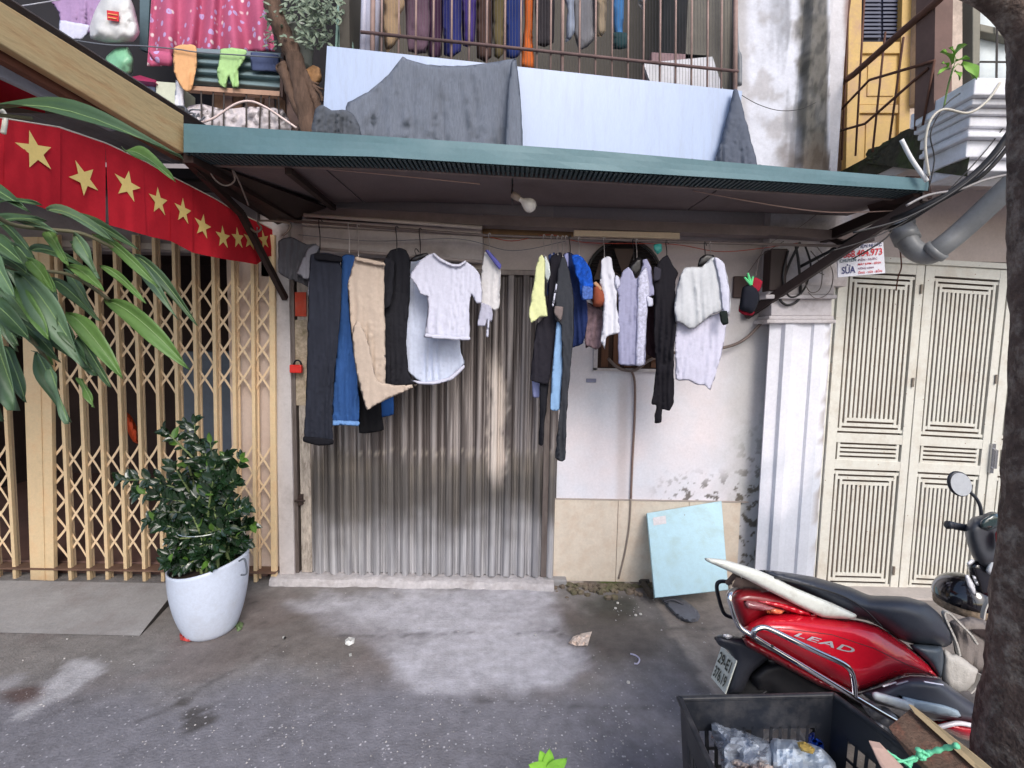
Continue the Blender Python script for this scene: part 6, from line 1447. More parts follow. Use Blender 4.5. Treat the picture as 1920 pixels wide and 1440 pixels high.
# ------------------------------------------------------------------ red scooter (right side towards the street)
MY = 1.72
sc_ = thing('scooter', 'red scooter with white rear rack and chrome side rails, parked by the tree trunk', 'scooter', (1.4, MY, 0))
redp = mat('metallic red paint', S(208, 24, 46), rough=.2, metal=.12, var=.05, scale=3, coat=.8, dirt=S(150, 20, 34), dirt_amt=.2)
redd = mat('deep red plastic', S(120, 14, 26), rough=.3, var=.1, coat=.5)
blkp = mat('scooter black plastic', S(52, 54, 62), rough=.42, var=.08, scale=8)
seatm = mat('black vinyl', S(58, 62, 72), rough=.38, var=.06, scale=20, bump=.12, bscale=220)
chrome = mat('chrome', S(226, 226, 230), rough=.12, metal=1, var=.02)
def blob(name, ol, Y, b, m, par=sc_, back=None, R=20, step=5, smooth=3, **k):
    mb = inflate(ol, Y, b, b if back is None else back, step=step, R=R, smooth=smooth, **k); return part(name, mb, m, par, smooth=True)
body = blob('side_cover', [(1392, 1176), (1404, 1164), (1417, 1158), (1438, 1149), (1488, 1149), (1541, 1155), (1608, 1163), (1647, 1174), (1700, 1209), (1736, 1238), (1761, 1270), (1729, 1266), (1705, 1266), (1683, 1271), (1647, 1287), (1615, 1297), (1594, 1296), (1541, 1270), (1452, 1220), (1396, 1195)], 1.64, .10, redp, R=46, step=5, back=.2)
blob('tail_cowl', [(1366, 1125), (1376, 1108), (1400, 1101), (1435, 1104), (1488, 1116), (1545, 1148), (1560, 1158), (1488, 1156), (1438, 1158), (1412, 1176), (1392, 1182), (1380, 1160)], 1.68, .085, redd, R=24, back=.18)
blob('tail_cowl', [(1388, 1121), (1420, 1122), (1470, 1128), (1530, 1150), (1556, 1159), (1500, 1154), (1450, 1140), (1410, 1128)], 1.64, .07, redp, R=12, back=.04)
blob('lower_trim', [(1392, 1192), (1450, 1222), (1540, 1272), (1596, 1299), (1618, 1300), (1600, 1306), (1540, 1288), (1450, 1240), (1400, 1212)], 1.62, .05, redd, R=10, back=.1)
blob('tail_light', [(1394, 1127), (1417, 1128), (1467, 1143), (1478, 1149), (1436, 1147), (1402, 1142)], 1.595, .02, mat('smoky lens', S(150, 96, 100), rough=.1, var=.3, scale=40, coat=1), R=7)
blob('indicator', [(1432, 1143), (1455, 1141), (1476, 1148), (1462, 1152), (1438, 1149)], 1.58, .012, mat('amber lens', S(226, 120, 80), rough=.1, coat=1, var=.4, scale=60), R=5)
# seat: a lofted cushion, seen a little from above
def loft(name, secs, m, par=sc_, n=16, **k):
    """secs: (x, y centre, half width, z centre, half height, squareness)"""
    mb = MB(); o = 0
    for (x, yc, hw, zc, hh) in secs:
        for j in range(n):
            w = 2 * math.pi * j / n; c, s = math.cos(w), math.sin(w)
            f = lambda q: math.copysign(abs(q) ** .62, q)
            mb.v.append(Vector((x, yc + hw * f(c), zc + hh * f(s))))
    for i in range(len(secs) - 1):
        for j in range(n):
            j2 = (j + 1) % n; mb.f.append((i * n + j, i * n + j2, (i + 1) * n + j2, (i + 1) * n + j)); mb.mi.append(0)
    mb.f.append(tuple(range(n))); mb.f.append(tuple((len(secs) - 1) * n + j for j in range(n))[::-1]); mb.mi += [0, 0]
    return part(name, mb, m, par, smooth=True, subsurf=1)
seat = blob('seat', [(1421, 1069), (1452, 1070), (1523, 1081), (1594, 1101), (1630, 1116), (1665, 1117), (1700, 1119), (1736, 1130), (1764, 1154), (1785, 1186), (1785, 1206), (1770, 1214), (1718, 1209), (1683, 1198), (1652, 1176), (1628, 1164), (1600, 1158), (1560, 1140), (1500, 1108), (1455, 1090)], 1.68, .10, seatm, R=34, back=.2)
mb = MB(); mb.tube(cpx([(1452, 1083), (1523, 1100), (1580, 1118), (1620, 1142), (1652, 1174)], 1.575), .003, 6); part('seam', mb, mat('black seam', S(24, 24, 28), rough=.5), seat)
blob('under_seat_panel', [(1704, 1208), (1765, 1212), (1770, 1240), (1764, 1272), (1738, 1244)], 1.64, .05, mat('slate grey plastic', S(70, 80, 90), rough=.45, var=.08), R=14, back=.2)
rackm = mat('white painted rack', S(222, 224, 216), rough=.4, var=.05, scale=10, dirt=S(150, 140, 126), dirt_amt=.45, dscale=12)
rk = blob('rear_rack', [(1322, 1046), (1357, 1049), (1417, 1067), (1452, 1082), (1488, 1101), (1559, 1130), (1604, 1151), (1606, 1158), (1594, 1161), (1577, 1160), (1541, 1157), (1488, 1132), (1399, 1086), (1326, 1053)], 1.585, .022, rackm, R=8, back=.03)
mb = MB(); mb.hexa([P(1330, 1054, 1.60), P(1430, 1096, 1.60), P(1430, 1096, 1.82), P(1330, 1054, 1.84), P(1330, 1049, 1.60), P(1430, 1080, 1.60), P(1430, 1080, 1.82), P(1330, 1049, 1.84)]); part('rack_plate', mb, rackm, sc_, bevel=.004)
mb = MB()
for a, b in (((1380, 1072), (1392, 1106)), ((1405, 1086), (1420, 1104)), ((1378, 1078), (1364, 1094)), ((1395, 1082), (1440, 1108))): mb.tube([P(*a, 1.68), P(*b, 1.70)], .010, 6)
mb.hexa([P(1372, 1100, 1.66), P(1440, 1108, 1.66), P(1440, 1108, 1.76), P(1372, 1100, 1.76), P(1380, 1082, 1.66), P(1432, 1096, 1.66), P(1432, 1096, 1.76), P(1380, 1082, 1.76)])
part('rack_bracket', mb, mat('grimy bracket', S(120, 104, 98), rough=.6, metal=.4, var=.35, scale=20), sc_)
for nm, pts, r in (('side_rail', [(1392, 1104, 1.66), (1378, 1106, 1.58), (1368, 1116, 1.54), (1372, 1138, 1.53), (1386, 1174, 1.52), (1413, 1193, 1.51), (1452, 1217, 1.51), (1523, 1259, 1.50), (1605, 1308, 1.49), (1660, 1340, 1.49), (1702, 1363, 1.49)], .009),
                   ('side_rail', [(1412, 1193, 1.51), (1414, 1184, 1.50), (1422, 1178, 1.50), (1440, 1178, 1.50), (1488, 1201, 1.49), (1541, 1226, 1.49), (1578, 1243, 1.49), (1594, 1256, 1.49), (1600, 1275, 1.49), (1603, 1306, 1.49)], .009),
                   ):
    mb = MB(); mb.tube(cpx(pts, 1.5, 5), r, 10); part(nm, mb, chrome, sc_, smooth=True)
mb = MB(); mb.tube(cpx([(1372, 1092), (1352, 1090), (1344, 1098), (1348, 1122), (1358, 1150), (1374, 1158)], 1.88), .008, 8); part('far_rail', mb, mat('dull black tube', S(60, 60, 66), rough=.3, metal=.5), sc_, smooth=True)
mg = blob('mudguard', [(1339, 1196), (1350, 1190), (1392, 1195), (1420, 1208), (1446, 1230), (1432, 1244), (1410, 1262), (1390, 1300), (1360, 1300), (1376, 1242), (1366, 1220), (1348, 1210)], 1.70, .05, blkp, R=16, back=.06)
mb = MB(); inflate([(1353, 1190), (1366, 1189), (1376, 1194), (1364, 1198)], 1.65, .01, .01, R=3, step=3, mb=mb); part('plate_lamp', mb, mat('clear lens', S(226, 226, 232), rough=.1, coat=1), mg)
pc4 = [P(1353, 1211, 1.78), P(1381, 1238, 1.66), None, P(1333, 1270, 1.78)]; pc4[2] = pc4[1] + pc4[3] - pc4[0]
mb = MB(); t = (pc4[1] - pc4[0]).cross(pc4[3] - pc4[0]).normalized(); t = t if t.x > 0 else -t
mb.prism([pc4[0], pc4[1], pc4[2], pc4[3]], t * .004); pl = part('number_plate', mb, mat('plate white', S(226, 230, 220), rough=.4, var=.06, scale=20), sc_)
ux = (pc4[1] - pc4[0]); uy = (pc4[0] - pc4[3]); W_, H_ = ux.length, uy.length
pgm = mat('plate green black', S(40, 56, 48), rough=.5)
mb = MB(); un, vn = ux.normalized(), (uy - ux.normalized() * uy.dot(ux.normalized()))
for s_, v0 in (('29-E1', .56), ('376.19', .12)):
    m2 = MB(); text_mb(s_, 1.0, Vector((0, 0, 0)), (1, 0, 0), (0, 1, 0), m2, bold=.02); x1 = max(v.x for v in m2.v); x0 = min(v.x for v in m2.v)
    mb.add([pc4[3] + ux * (.1 + .8 * (v.x - x0) / (x1 - x0)) + uy * (v0 + .32 * v.y / .72) - t * .004 for v in m2.v], m2.f)
part('plate_lettering', mb, pgm, pl, recalc=False)
rub = mat('tyre rubber', S(30, 30, 32), rough=.8, var=.15, scale=20)
def wheel(cx, R_=.235, Y=MY + .02):
    mb = MB(); c = Vector((cx, Y, R_)); rt = .048
    for j in range(40):
        w = 2 * math.pi * j / 40; d = Vector((math.cos(w), 0, math.sin(w)))
        for k in range(10):
            a = 2 * math.pi * k / 10; mb.v.append(c + d * (R_ - rt + rt * math.cos(a)) + Vector((0, rt * 1.1 * math.sin(a), 0)))
    for j in range(40):
        for k in range(10): mb.f.append((j * 10 + k, j * 10 + (k + 1) % 10, ((j + 1) % 40) * 10 + (k + 1) % 10, ((j + 1) % 40) * 10 + k)); mb.mi.append(0)
    o = part('wheel', mb, rub, sc_, smooth=True)
    mb = MB(); mb.lathe([(R_ - .092, -.03), (R_ - .078, -.035), (R_ - .078, .035), (R_ - .092, .03), (R_ - .092, -.03)], c, 'Y', 40)
    for k in range(5):
        w = 2 * math.pi * k / 5 + .3; d = Vector((math.cos(w), 0, math.sin(w))); mb.tube([c + d * .02, c + d * (R_ - .085)], [.014, .009], 6)
    mb.lathe([(.001, -.04), (.035, -.035), (.035, .035), (.001, .04)], c, 'Y', 20); part('rim', mb, mat('dull silver alloy', S(150, 150, 156), rough=.35, metal=.7, var=.1), o)
wheel(P(1478, 1350, MY).x); wheel(2.14)
blob('engine', [(1400, 1268), (1430, 1240), (1470, 1232), (1520, 1262), (1580, 1296), (1640, 1320), (1690, 1345), (1688, 1385), (1620, 1400), (1540, 1380), (1470, 1330), (1440, 1300), (1418, 1302)], 1.76, .10, mat('dark engine', S(32, 32, 36), rough=.6, var=.3, scale=16), R=24, back=.1)
mb = MB()
for (x, y, r) in ((1640, 1332, .02), (1662, 1348, .03), (1676, 1362, .026), (1650, 1362, .022)): mb.lathe([(.001, -.02), (r, -.016), (r, .02), (r * .6, .03)], P(x, y, 1.52), 'Y', 14)
mb.tube(cpx([(1620, 1322), (1640, 1345), (1668, 1352), (1690, 1370)], 1.53), .008, 6); part('engine_parts', mb, mat('grimy alloy', S(150, 150, 152), rough=.4, metal=.6, var=.4, scale=30), sc_, smooth=True)
blob('floor_fairing', [(1615, 1299), (1647, 1289), (1683, 1273), (1705, 1268), (1735, 1269), (1764, 1274), (1807, 1306), (1845, 1332), (1900, 1345), (1900, 1368), (1832, 1358), (1807, 1354), (1750, 1347), (1683, 1330), (1640, 1318)], 1.60, .075, mat('satin grey fairing', S(74, 78, 88), rough=.4, var=.06, scale=8), R=22, back=.26)
blob('heat_shield', [(1634, 1300), (1644, 1297), (1700, 1313), (1716, 1322), (1702, 1332), (1680, 1326), (1640, 1312)], 1.50, .014, mat('bright heat shield', S(226, 232, 232), rough=.25, var=.03), R=7)
blob('footboard_trim', [(1684, 1304), (1720, 1312), (1770, 1322), (1796, 1332), (1802, 1346), (1760, 1340), (1714, 1330), (1700, 1320)], 1.52, .008, mat('pale trim', S(176, 194, 206), rough=.3, var=.06), R=5)
blob('front_fairing', [(1748, 1352), (1793, 1350), (1832, 1353), (1880, 1358), (1950, 1330), (2030, 1230), (2080, 1180), (2100, 1240), (2060, 1330), (1960, 1390), (1870, 1396), (1807, 1387), (1778, 1373)], 1.62, .07, redp, R=24, back=.22)
mb = MB(); mb.tube(cpx([(1752, 1366), (1778, 1359), (1800, 1356), (1836, 1362), (1900, 1366)], 1.535), .0075, 8); part('trim_rail', mb, mat('white trim', S(232, 226, 232), rough=.25), sc_, smooth=True)
# leg shield, steering column, handlebar, mirror
blob('leg_shield', [(1846, 1040), (1880, 1010), (1960, 990), (2040, 1060), (2060, 1200), (2000, 1340), (1900, 1350), (1850, 1300), (1848, 1200), (1838, 1100)], 1.80, .05, mat('dark maroon plastic', S(46, 32, 40), rough=.45, var=.1), R=24, back=.08)
con = blob('handlebar_cover', [(1808, 992), (1814, 980), (1823, 970), (1840, 966), (1858, 959), (1874, 962), (1900, 965), (1925, 990), (1910, 1040), (1880, 1066), (1846, 1068), (1832, 1058), (1820, 1038), (1811, 1012)], 1.80, .08, mat('charcoal console', S(74, 76, 82), rough=.4, var=.06), R=26, back=.08)
blob('console_top', [(1838, 978), (1848, 970), (1862, 962), (1878, 968), (1872, 988), (1852, 996), (1838, 990)], 1.72, .012, mat('green grey lens', S(44, 60, 60), rough=.12, coat=1), par=con, R=8)
blob('red_trim', [(1866, 1000), (1873, 990), (1878, 1010), (1876, 1032), (1868, 1030)], 1.70, .01, redp, par=con, R=4)
mb = MB(); mb.tube(cpx([(1815, 990), (1800, 988), (1786, 985), (1776, 984)], 1.80), [.014] * 14 + [.016] * 5, 10); part('brake_lever', mb, blkp, sc_, smooth=True)
mb = MB(); mb.tube(cpx([(1840, 970), (1838, 950), (1830, 934), (1818, 922), (1812, 914)], 1.84), .006, 8); mr = part('mirror_stem', mb, blkp, sc_, smooth=True)
mc = P(1798, 907, 1.84)
def ell(mb, c, rx, rz, th, tilt, n=28):
    u = Vector((math.cos(tilt), 0, math.sin(tilt))); w_ = Vector((-math.sin(tilt), 0, math.cos(tilt)))
    rings = [(0.001, -th), (.9, -th), (1.0, -th * .6), (1.0, .3 * th), (.6, th * 1.6), (.001, th * 2)]
    o = len(mb.v)
    for s_, d in rings:
        for k in range(n):
            a = 2 * math.pi * k / n; mb.v.append(c + u * rx * s_ * math.cos(a) + w_ * rz * s_ * math.sin(a) + Vector((0, d, 0)))
    for i in range(len(rings) - 1):
        for k in range(n): mb.f.append((o + i * n + k, o + i * n + (k + 1) % n, o + (i + 1) * n + (k + 1) % n, o + (i + 1) * n + k)); mb.mi.append(0)
mb = MB(); ell(mb, mc, .041, .055, .008, math.radians(38)); mi_ = part('mirror', mb, blkp, sc_, smooth=True)
mb = MB(); u = math.radians(38); cc = mc + Vector((0, -.010, 0)); n = 28
mb.add([cc] + [cc + Vector((math.cos(u), 0, math.sin(u))) * .037 * math.cos(2 * math.pi * k / n) + Vector((-math.sin(u), 0, math.cos(u))) * .050 * math.sin(2 * math.pi * k / n) for k in range(n)], [(0, k + 1, (k + 1) % n + 1) for k in range(n)])
part('mirror_glass', mb, mat('mirror glass', S(206, 210, 216), rough=.35, metal=.3, var=.03), mi_, recalc=False)
# lettering on the side cover, laid just proud of the bulging panel
cu = bpy.data.curves.new('t', 'FONT'); cu.body = 'LEAD'; cu.size = 1.0; cu.shear = .35; cu.offset = .018; cu.space_character = 1.12; cu.resolution_u = 3
to = bpy.data.objects.new('t', cu); COL.objects.link(to); dg = bpy.context.evaluated_depsgraph_get(); dg.update(); tme = bpy.data.meshes.new_from_object(to.evaluated_get(dg))
bpy.data.objects.remove(to)
bmx = [v.co.x for v in tme.vertices]; bmy = [v.co.y for v in tme.vertices]; x0, x1, y1_ = min(bmx), max(bmx), max(bmy)
mb = MB(); dep = bpy.context.evaluated_depsgraph_get(); dep.update()
vs_ = []
for v in tme.vertices:
    u, w = (v.co.x - x0) / (x1 - x0), v.co.y / y1_
    px = lerp(1488, 1603, u) - 0 * w; py = lerp(1192, 1227, u) - w * lerp(8, 12, min(1, u * 1.2))
    d = ray(px, py); ok, loc, nn, idx, ob_, m_ = scene.ray_cast(dep, Vector((0, 0, CZ)), d)
    vs_.append((P(px, py, loc.y - .0035) if ok and loc.y < 1.75 else P(px, py, 1.54)))
mb.add(vs_, [tuple(p.vertices) for p in tme.polygons]); part('badge_lettering', mb, mat('silver badge', S(216, 214, 222), rough=.25, metal=.5, var=.02), body, recalc=False)
for (a, b) in (((1655, 1287), (1680, 1279)), ((1680, 1283), (1702, 1277)), ((1732, 1278), (1768, 1284))):
    mb = MB(); mb.tube([P(*a, 1.517), P(*b, 1.517)], .003, 5); part('decal', mb, mat('silver badge', (0,)), sc_)

def line_on(pts, r, name, m, par):
    out = []
    dep = bpy.context.evaluated_depsgraph_get(); dep.update()
    q2 = []
    for (ax, ay), (bx, by) in zip(pts[:-1], pts[1:]):
        for t in np.linspace(0, 1, 8)[:-1]: q2.append((lerp(ax, bx, t), lerp(ay, by, t)))
    q2.append(pts[-1])
    for px, py in q2:
        ok, loc, nn, idx, ob_, m_ = scene.ray_cast(dep, Vector((0, 0, CZ)), ray(px, py))
        if ok and 1.3 < loc.y < 1.8 and ob_.name.startswith(('side_cover', 'tail_cowl', 'floor_fairing', 'seat', 'lower_trim', 'badge', 'under_seat')): out.append(P(px, py, loc.y - .0004))
    if len(out) > 2:
        mb = MB(); mb.tube(out, r, 5); part(name, mb, m, par)
bs = mat('black seam', (0,))
line_on([(1428, 1176), (1480, 1180), (1560, 1190), (1640, 1216), (1700, 1246), (1752, 1266)], .0013, 'panel_gap', mat('deep red seam', S(60, 6, 14), rough=.5), body)
line_on([(1660, 1182), (1700, 1213), (1740, 1246), (1759, 1266)], .002, 'edge_seam', bs, body)
line_on([(1622, 1294), (1655, 1282), (1690, 1268), (1730, 1267), (1760, 1270)], .0022, 'edge_strip', mat('silver badge', (0,)), body)
for (x, y) in ((1448, 1212), (1742, 1262), (1640, 1170)):
    ok, loc, nn, idx, ob_, m_ = scene.ray_cast(bpy.context.evaluated_depsgraph_get(), Vector((0, 0, CZ)), ray(x, y))
    if ok: mb = MB(); mb.lathe([(.001, -.002), (.005, -.001), (.005, .003)], loc, 'Y', 10); part('screw', mb, bs, sc_)

# helmet hung by the handlebar and the canvas bag
hm = thing('helmet', 'glossy black half helmet with white stripes hanging behind the scooter seat', 'helmet', P(1800, 1140, 1.82))
hc = P(1804, 1118, 1.84)
mb = MB(); hp = [(.001, .088)] + [(.088 * math.sin(a), .088 * math.cos(a)) for a in np.linspace(.25, 1.72, 10)] + [(.080, -.014), (.001, .02)]
mb.lathe(hp, hc, 'Z', 30, 1.15); part('shell', mb, mat('gloss black', S(26, 24, 30), rough=.12, var=.05, coat=1), hm, smooth=True)
mb = MB(); mb.lathe([(.084, -.012), (.081, -.045), (.074, -.048), (.074, -.012)], hc, 'Z', 30, 1.15); part('plaid_lining', mb, mat('plaid lining', S(170, 150, 128), rough=.9, var=.6, scale=60), hm, smooth=True)
for ol in ([(1809, 1080), (1816, 1078), (1828, 1098), (1831, 1118), (1824, 1114), (1814, 1098)], [(1822, 1078), (1830, 1082), (1836, 1098), (1830, 1096)], [(1812, 1056), (1822, 1048), (1828, 1052), (1818, 1062)]):
    mb = inflate(ol, 1.73, .006, .006, R=5, step=4, smooth=2); part('stripe', mb, mat('white gloss stripe', S(230, 230, 236), rough=.15, coat=1), hm, smooth=True)
h2 = blob('visor', [(1812, 1060), (1830, 1046), (1856, 1050), (1878, 1070), (1884, 1120), (1860, 1136), (1834, 1120), (1822, 1090)], 1.80, .05, mat('gloss black', (0,)), par=hm, R=22)
mb = inflate([(1848, 1070), (1856, 1050), (1872, 1044), (1878, 1056), (1868, 1072), (1856, 1078)], 1.74, .01, .01, R=6, step=4); part('buckle', mb, mat('mirror glass', (0,)), hm, smooth=True)
bgm = mat('taupe canvas', S(128, 120, 116), rough=.9, var=.06, scale=14, bump=.3, bscale=150); bgl = mat('light canvas', S(186, 182, 176), rough=.85, var=.05, scale=14, bump=.3, bscale=150)
bg_ = thing('canvas_bag', 'grey canvas tote with light straps hanging in front of the helmet', 'bag', P(1815, 1290, 1.70))
mb = inflate([(1780, 1166), (1800, 1160), (1820, 1156), (1846, 1162), (1862, 1174), (1874, 1184), (1866, 1210), (1860, 1240), (1850, 1266), (1832, 1262), (1800, 1246), (1790, 1220)], 1.72, .05, .05, step=5, R=16, fold=.012, seed=4); part('pouch', mb, bgm, bg_, smooth=True)
mb = inflate([(1770, 1216), (1784, 1226), (1795, 1226), (1820, 1245), (1834, 1256), (1828, 1280), (1812, 1295), (1796, 1298), (1777, 1292), (1766, 1275), (1764, 1250)], 1.66, .035, .03, step=5, R=16, fold=.006, seed=5); part('front_pocket', mb, bgl, bg_, smooth=True)
mb = inflate([(1822, 1180), (1850, 1180), (1860, 1186), (1858, 1204), (1840, 1196), (1824, 1186)], 1.665, .004, .004, step=5, R=5); part('opening', mb, mat('dark bag lining', S(48, 36, 36), rough=.9), bg_)  # dark patch laid on the pouch front
for pts in ([(1798, 1228), (1790, 1200), (1772, 1160), (1770, 1148), (1780, 1150), (1800, 1170), (1818, 1188), (1830, 1206)], [(1842, 1160), (1846, 1140), (1856, 1122), (1868, 1128), (1874, 1160), (1872, 1184)], [(1818, 1298), (1830, 1284), (1838, 1264)]):
    mb = MB(); c = cpx(pts, 1.65, 5); 
    for q0, q1 in zip(c[:-1], c[1:]): beam(mb, q0, q1 + (q1 - q0) * .1, .014, .006)
    part('strap', mb, bgl, bg_)

# ------------------------------------------------------------------ black crate with rubbish, on a second crate
ZR = .58
def PZ(px, py, z): return G(px, py, z)
A = PZ(1270, 1304, ZR); B = PZ(1564, 1297, ZR); C_ = B + (PZ(1772, 1440, ZR) - B) * 1.55; D = A + (PZ(1330, 1440, ZR) - A) * 1.75
D = Vector((A.x - .005, A.y - .50, ZR)); C_ = Vector((B.x + .15, B.y - .50, ZR))
crm_ = mat('black crate plastic', S(30, 33, 40), rough=.42, var=.12, scale=12, dirt=S(110, 106, 104), dirt_amt=.3, dscale=9)
def crate(label, z0, zr, rubbish):
    t = thing('crate', label, 'crate', Vector(((A.x + C_.x) / 2, (A.y + C_.y) / 2, z0)), 'stacked black crates')
    H = zr - z0; cor = [A, B, C_, D]; ctr = sum(cor, Vector()) / 4
    def pt(i, u, h, ins=0.0):
        a, b = cor[i], cor[(i + 1) % 4]; q = a.lerp(b, u); q = Vector((q.x, q.y, z0 + H * h)); sh = .93 + .07 * h
        q.x = ctr.x + (q.x - ctr.x) * sh * (1 - ins); q.y = ctr.y + (q.y - ctr.y) * sh * (1 - ins); return q
    def panel(mb, i, u0, u1, h0, h1, i0=.02, i1=.035):
        mb.hexa([pt(i, u0, h0, i0), pt(i, u1, h0, i0), pt(i, u1, h0, i1), pt(i, u0, h0, i1), pt(i, u0, h1, i0), pt(i, u1, h1, i0), pt(i, u1, h1, i1), pt(i, u0, h1, i1)])
    for i in range(4):
        mb = MB(); panel(mb, i, 0, 1, .66, .97); panel(mb, i, 0, .1, 0, .66); panel(mb, i, .9, 1, 0, .66); panel(mb, i, .1, .9, 0, .06)
        n = 13; rows = [(.06, .22), (.25, .42), (.45, .63)]
        for h0, h1 in ((.22, .25), (.42, .45), (.63, .66)): panel(mb, i, .1, .9, h0, h1, .022, .033)
        for k in range(n + 1):
            u = .1 + .8 * k / n; panel(mb, i, u - .010, u + .010, .06, .66, .022, .033)
        panel(mb, i, .47, .53, .06, .66, .019, .034)
        part('side_panel', mb, crm_, t)
    mb = MB()
    for i in range(4): panel(mb, i, -.0, 1.0, .95, 1.0, -.01 - .001 * i, .045 + .001 * i)
    part('rim', mb, crm_, t, bevel=.004)
    mb = MB()
    a = [pt(i, 0, .0, .03) for i in range(4)]; b = [pt(i, 0, .03, .03) for i in range(4)]; mb.hexa(a + b); part('bottom', mb, crm_, t)
    return t
crate('upper black plastic crate filled with plastic rubbish', .30, ZR, True)
crate('lower black plastic crate carrying the rubbish-filled one', .015, .298, False)
polyt = mat('cloudy polythene', S(206, 216, 230), rough=.18, var=.06, scale=14, trans=.35, alpha=.85, coat=.5)
def zmap(z0): return lambda x, y, d: PZ(x, y, z0 + d)
for ol, z, lab, m_, cr in (([(1332, 1352), (1345, 1350), (1378, 1362), (1412, 1378), (1440, 1388), (1450, 1410), (1440, 1470), (1360, 1470), (1350, 1410), (1332, 1385)], .46, 'clear crumpled plastic bag at the left of the upper crate', polyt, .06),
        ([(1442, 1384), (1470, 1386), (1500, 1388), (1540, 1402), (1566, 1430), (1570, 1480), (1460, 1480), (1444, 1430)], .44, 'white printed plastic bag at the right of the upper crate', mat('white film', S(206, 216, 226), rough=.3, var=.08, bump=.3), .05)):
    mb = inflate(ol, 0, .05, .04, step=6, R=16, crumple=cr * .9, cfreq=8, mapf=zmap(z), seed=len(lab), smooth=2); tag(part('plastic_bag', mb, m_), lab, 'bag')
mb = inflate([(1494, 1392), (1508, 1390), (1528, 1404), (1524, 1414), (1502, 1408)], 0, .01, 0, step=4, R=4, mapf=zmap(.505), smooth=2); tag(part('label_scrap', mb, mat('tan and green print', S(190, 160, 84), rough=.4, var=.4, scale=60)), 'tan and green printed scrap lying on the white plastic bag', 'scrap')
mb = inflate([(1512, 1378), (1530, 1372), (1545, 1385), (1546, 1412), (1530, 1412), (1514, 1394)], 0, .04, .02, step=4, R=10, crumple=.03, cfreq=60, mapf=zmap(.40), seed=2, smooth=2); tag(part('wrapper', mb, mat('blue foil', S(34, 74, 170), rough=.25, var=.3, scale=40)), 'blue wrapper in the back right corner of the upper crate', 'wrapper')
mb = inflate([(1370, 1425), (1420, 1422), (1450, 1436), (1446, 1470), (1370, 1470)], 0, .05, .02, step=4, R=10, crumple=.05, cfreq=22, mapf=zmap(.47), seed=12, smooth=2); tag(part('paper_waste', mb, mat('mixed waste paper', S(196, 180, 170), rough=.8, var=.5, scale=40)), 'crumpled waste paper at the bottom edge inside the upper crate', 'waste')

# ------------------------------------------------------------------ planks tied with green twine in front of the tree
wood2 = mat('old brown board', S(104, 82, 68), rough=.85, var=.4, scale=6, stretch=(3, 3, 3), bump=.5, dirt=S(130, 72, 54), dirt_amt=.5, dscale=8)
wood3 = mat('light board edge', S(172, 152, 118), rough=.8, var=.2, scale=9)
def slab(name, ol, Y0, Y1, th, m, label, ycut=(1340, 1480)):
    yf = lambda x, y: lerp(Y0, Y1, (y - ycut[0]) / (ycut[1] - ycut[0]))
    mb = MB(); a = [P(x, y, yf(x, y)) for x, y in ol]; mb.prism(a, (th * .3, th, -.0)); return tag(part(name, mb, m, bevel=.002), label, 'plank')
slab('plank', [(1672, 1374), (1712, 1340), (1838, 1446), (1905, 1505), (1860, 1560), (1706, 1420)], 1.22, 1.02, .02, wood2, 'wide brown plank leaning beside the crate, under the green twine')
slab('plank', [(1714, 1337), (1724, 1340), (1850, 1440), (1925, 1502), (1912, 1512), (1838, 1450)], 1.205, 1.0, .035, wood3, 'narrow light plank edge against the tree trunk')
slab('plank', [(1634, 1400), (1656, 1404), (1700, 1450), (1740, 1510), (1700, 1510), (1650, 1436)], 1.12, .98, .02, mat('pinkish board', S(186, 156, 142), rough=.8, var=.15), 'short pinkish plank sticking up inside the right side of the crate')
tw = mat('mint green twine', S(110, 206, 160), rough=.5, var=.15, scale=30)
mb = MB()
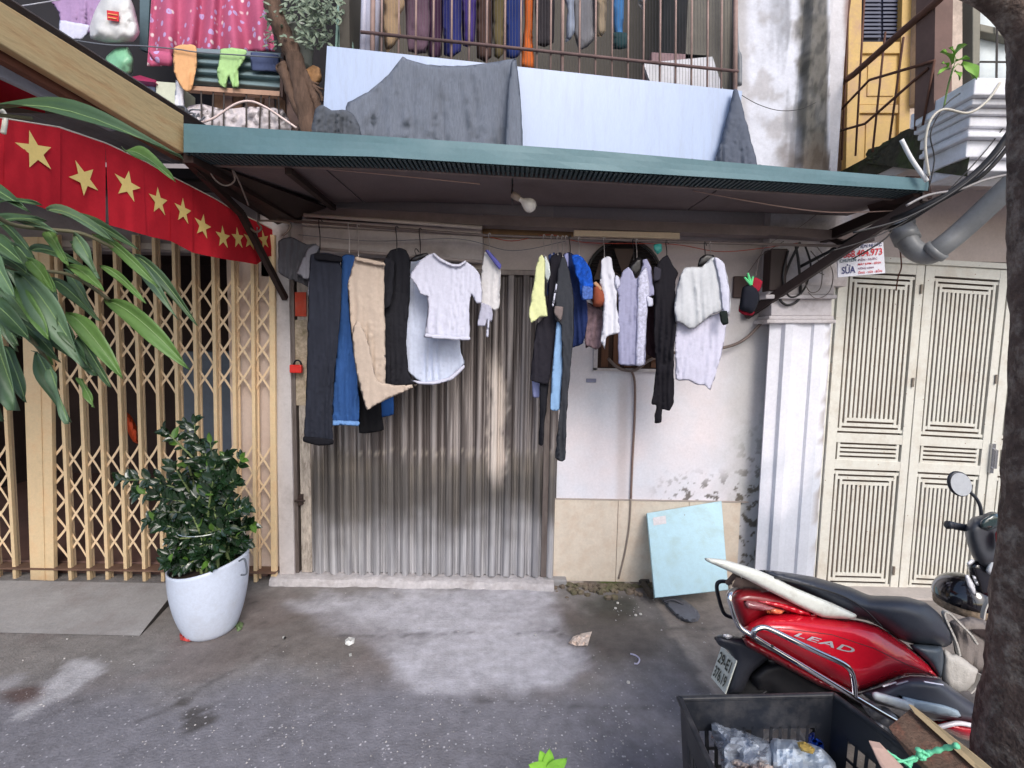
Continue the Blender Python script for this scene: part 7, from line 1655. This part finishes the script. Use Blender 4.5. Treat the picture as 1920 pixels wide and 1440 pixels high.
for pts, r in (([(1796, 1398, 1.04), (1775, 1402, 1.06), (1750, 1409, 1.07), (1728, 1416, 1.08), (1712, 1424, 1.08), (1700, 1436, 1.07)], [.006]), ([(1662, 1408, 1.06), (1680, 1420, 1.06), (1702, 1434, 1.06), (1708, 1444, 1.06)], [.003]), ([(1666, 1428, 1.06), (1690, 1427, 1.06), (1716, 1420, 1.06)], [.003]), ([(1722, 1404, 1.06), (1724, 1416, 1.06), (1734, 1422, 1.06)], [.006]), ([(1728, 1408, 1.06), (1740, 1416, 1.06), (1724, 1424, 1.06)], [.004])):
    c = cpx(pts, 1.1, 5); mb.tube(c, [r[0] * (1 + .3 * math.sin(i * 1.7)) for i in range(len(c))], 6)
tag(part('twine', mb, tw, smooth=True), 'mint green twine knotted round the planks', 'twine')

# ------------------------------------------------------------------ street tree at the right edge
tr = thing('tree', 'rough lichen-spotted tree trunk at the right edge in front of the scooter', 'tree', (1.34, 1.12, 0))
TY = 1.14
ed = [(1868, -250), (1878, -60), (1880, 60), (1883, 250), (1884, 400), (1889, 600), (1886, 760), (1878, 900), (1870, 1000), (1860, 1120), (1851, 1230), (1840, 1330), (1822, 1440)]
mb = MB(); rows = []
zs_ = []
for px, py in ed:
    q = P(px, py, TY); zs_.append((q.z, q.x))
zs_.sort(); zz = [a for a, b in zs_]; xx = [b for a, b in zs_]
zv = np.linspace(0, zz[-1], 110); n = 48
for j, z in enumerate(zv):
    xe = float(np.interp(z, zz, xx)) + .115; R_ = .115 + .03 * sm(1.4, .3, z)
    if z < zz[0]: xe = xx[0] + .115
    c = Vector((xe + R_, TY + .06, z))
    for k in range(n):
        w = 2 * math.pi * k / n; d = Vector((math.cos(w), math.sin(w), 0))
        r = R_ * (1 + .05 * fbm(math.cos(w) * 2, math.sin(w) * 2, z * 1.5)) + .006 * fbm(math.cos(w) * 12, math.sin(w) * 12, z * 14) - .0
        mb.v.append(c + d * r)
for j in range(len(zv) - 1):
    for k in range(n): mb.f.append((j * n + k, j * n + (k + 1) % n, (j + 1) * n + (k + 1) % n, (j + 1) * n + k)); mb.mi.append(0)
bk = mat('rough grey brown bark', S(96, 80, 72), rough=.95, var=.5, scale=24, bump=1.0, bscale=90, dirt=S(170, 160, 148), dirt_amt=.75, dscale=20)
part('trunk', mb, bk, tr, smooth=True)
mb = MB(); c = cpx([(1960, 110), (1925, 50), (1880, 6), (1820, -24), (1700, -60), (1600, -110)], 1.2, 6); mb.tube(c, [lerp(.045, .015, i / (len(c) - 1)) for i in range(len(c))], 12); part('branch', mb, bk, tr, smooth=True)
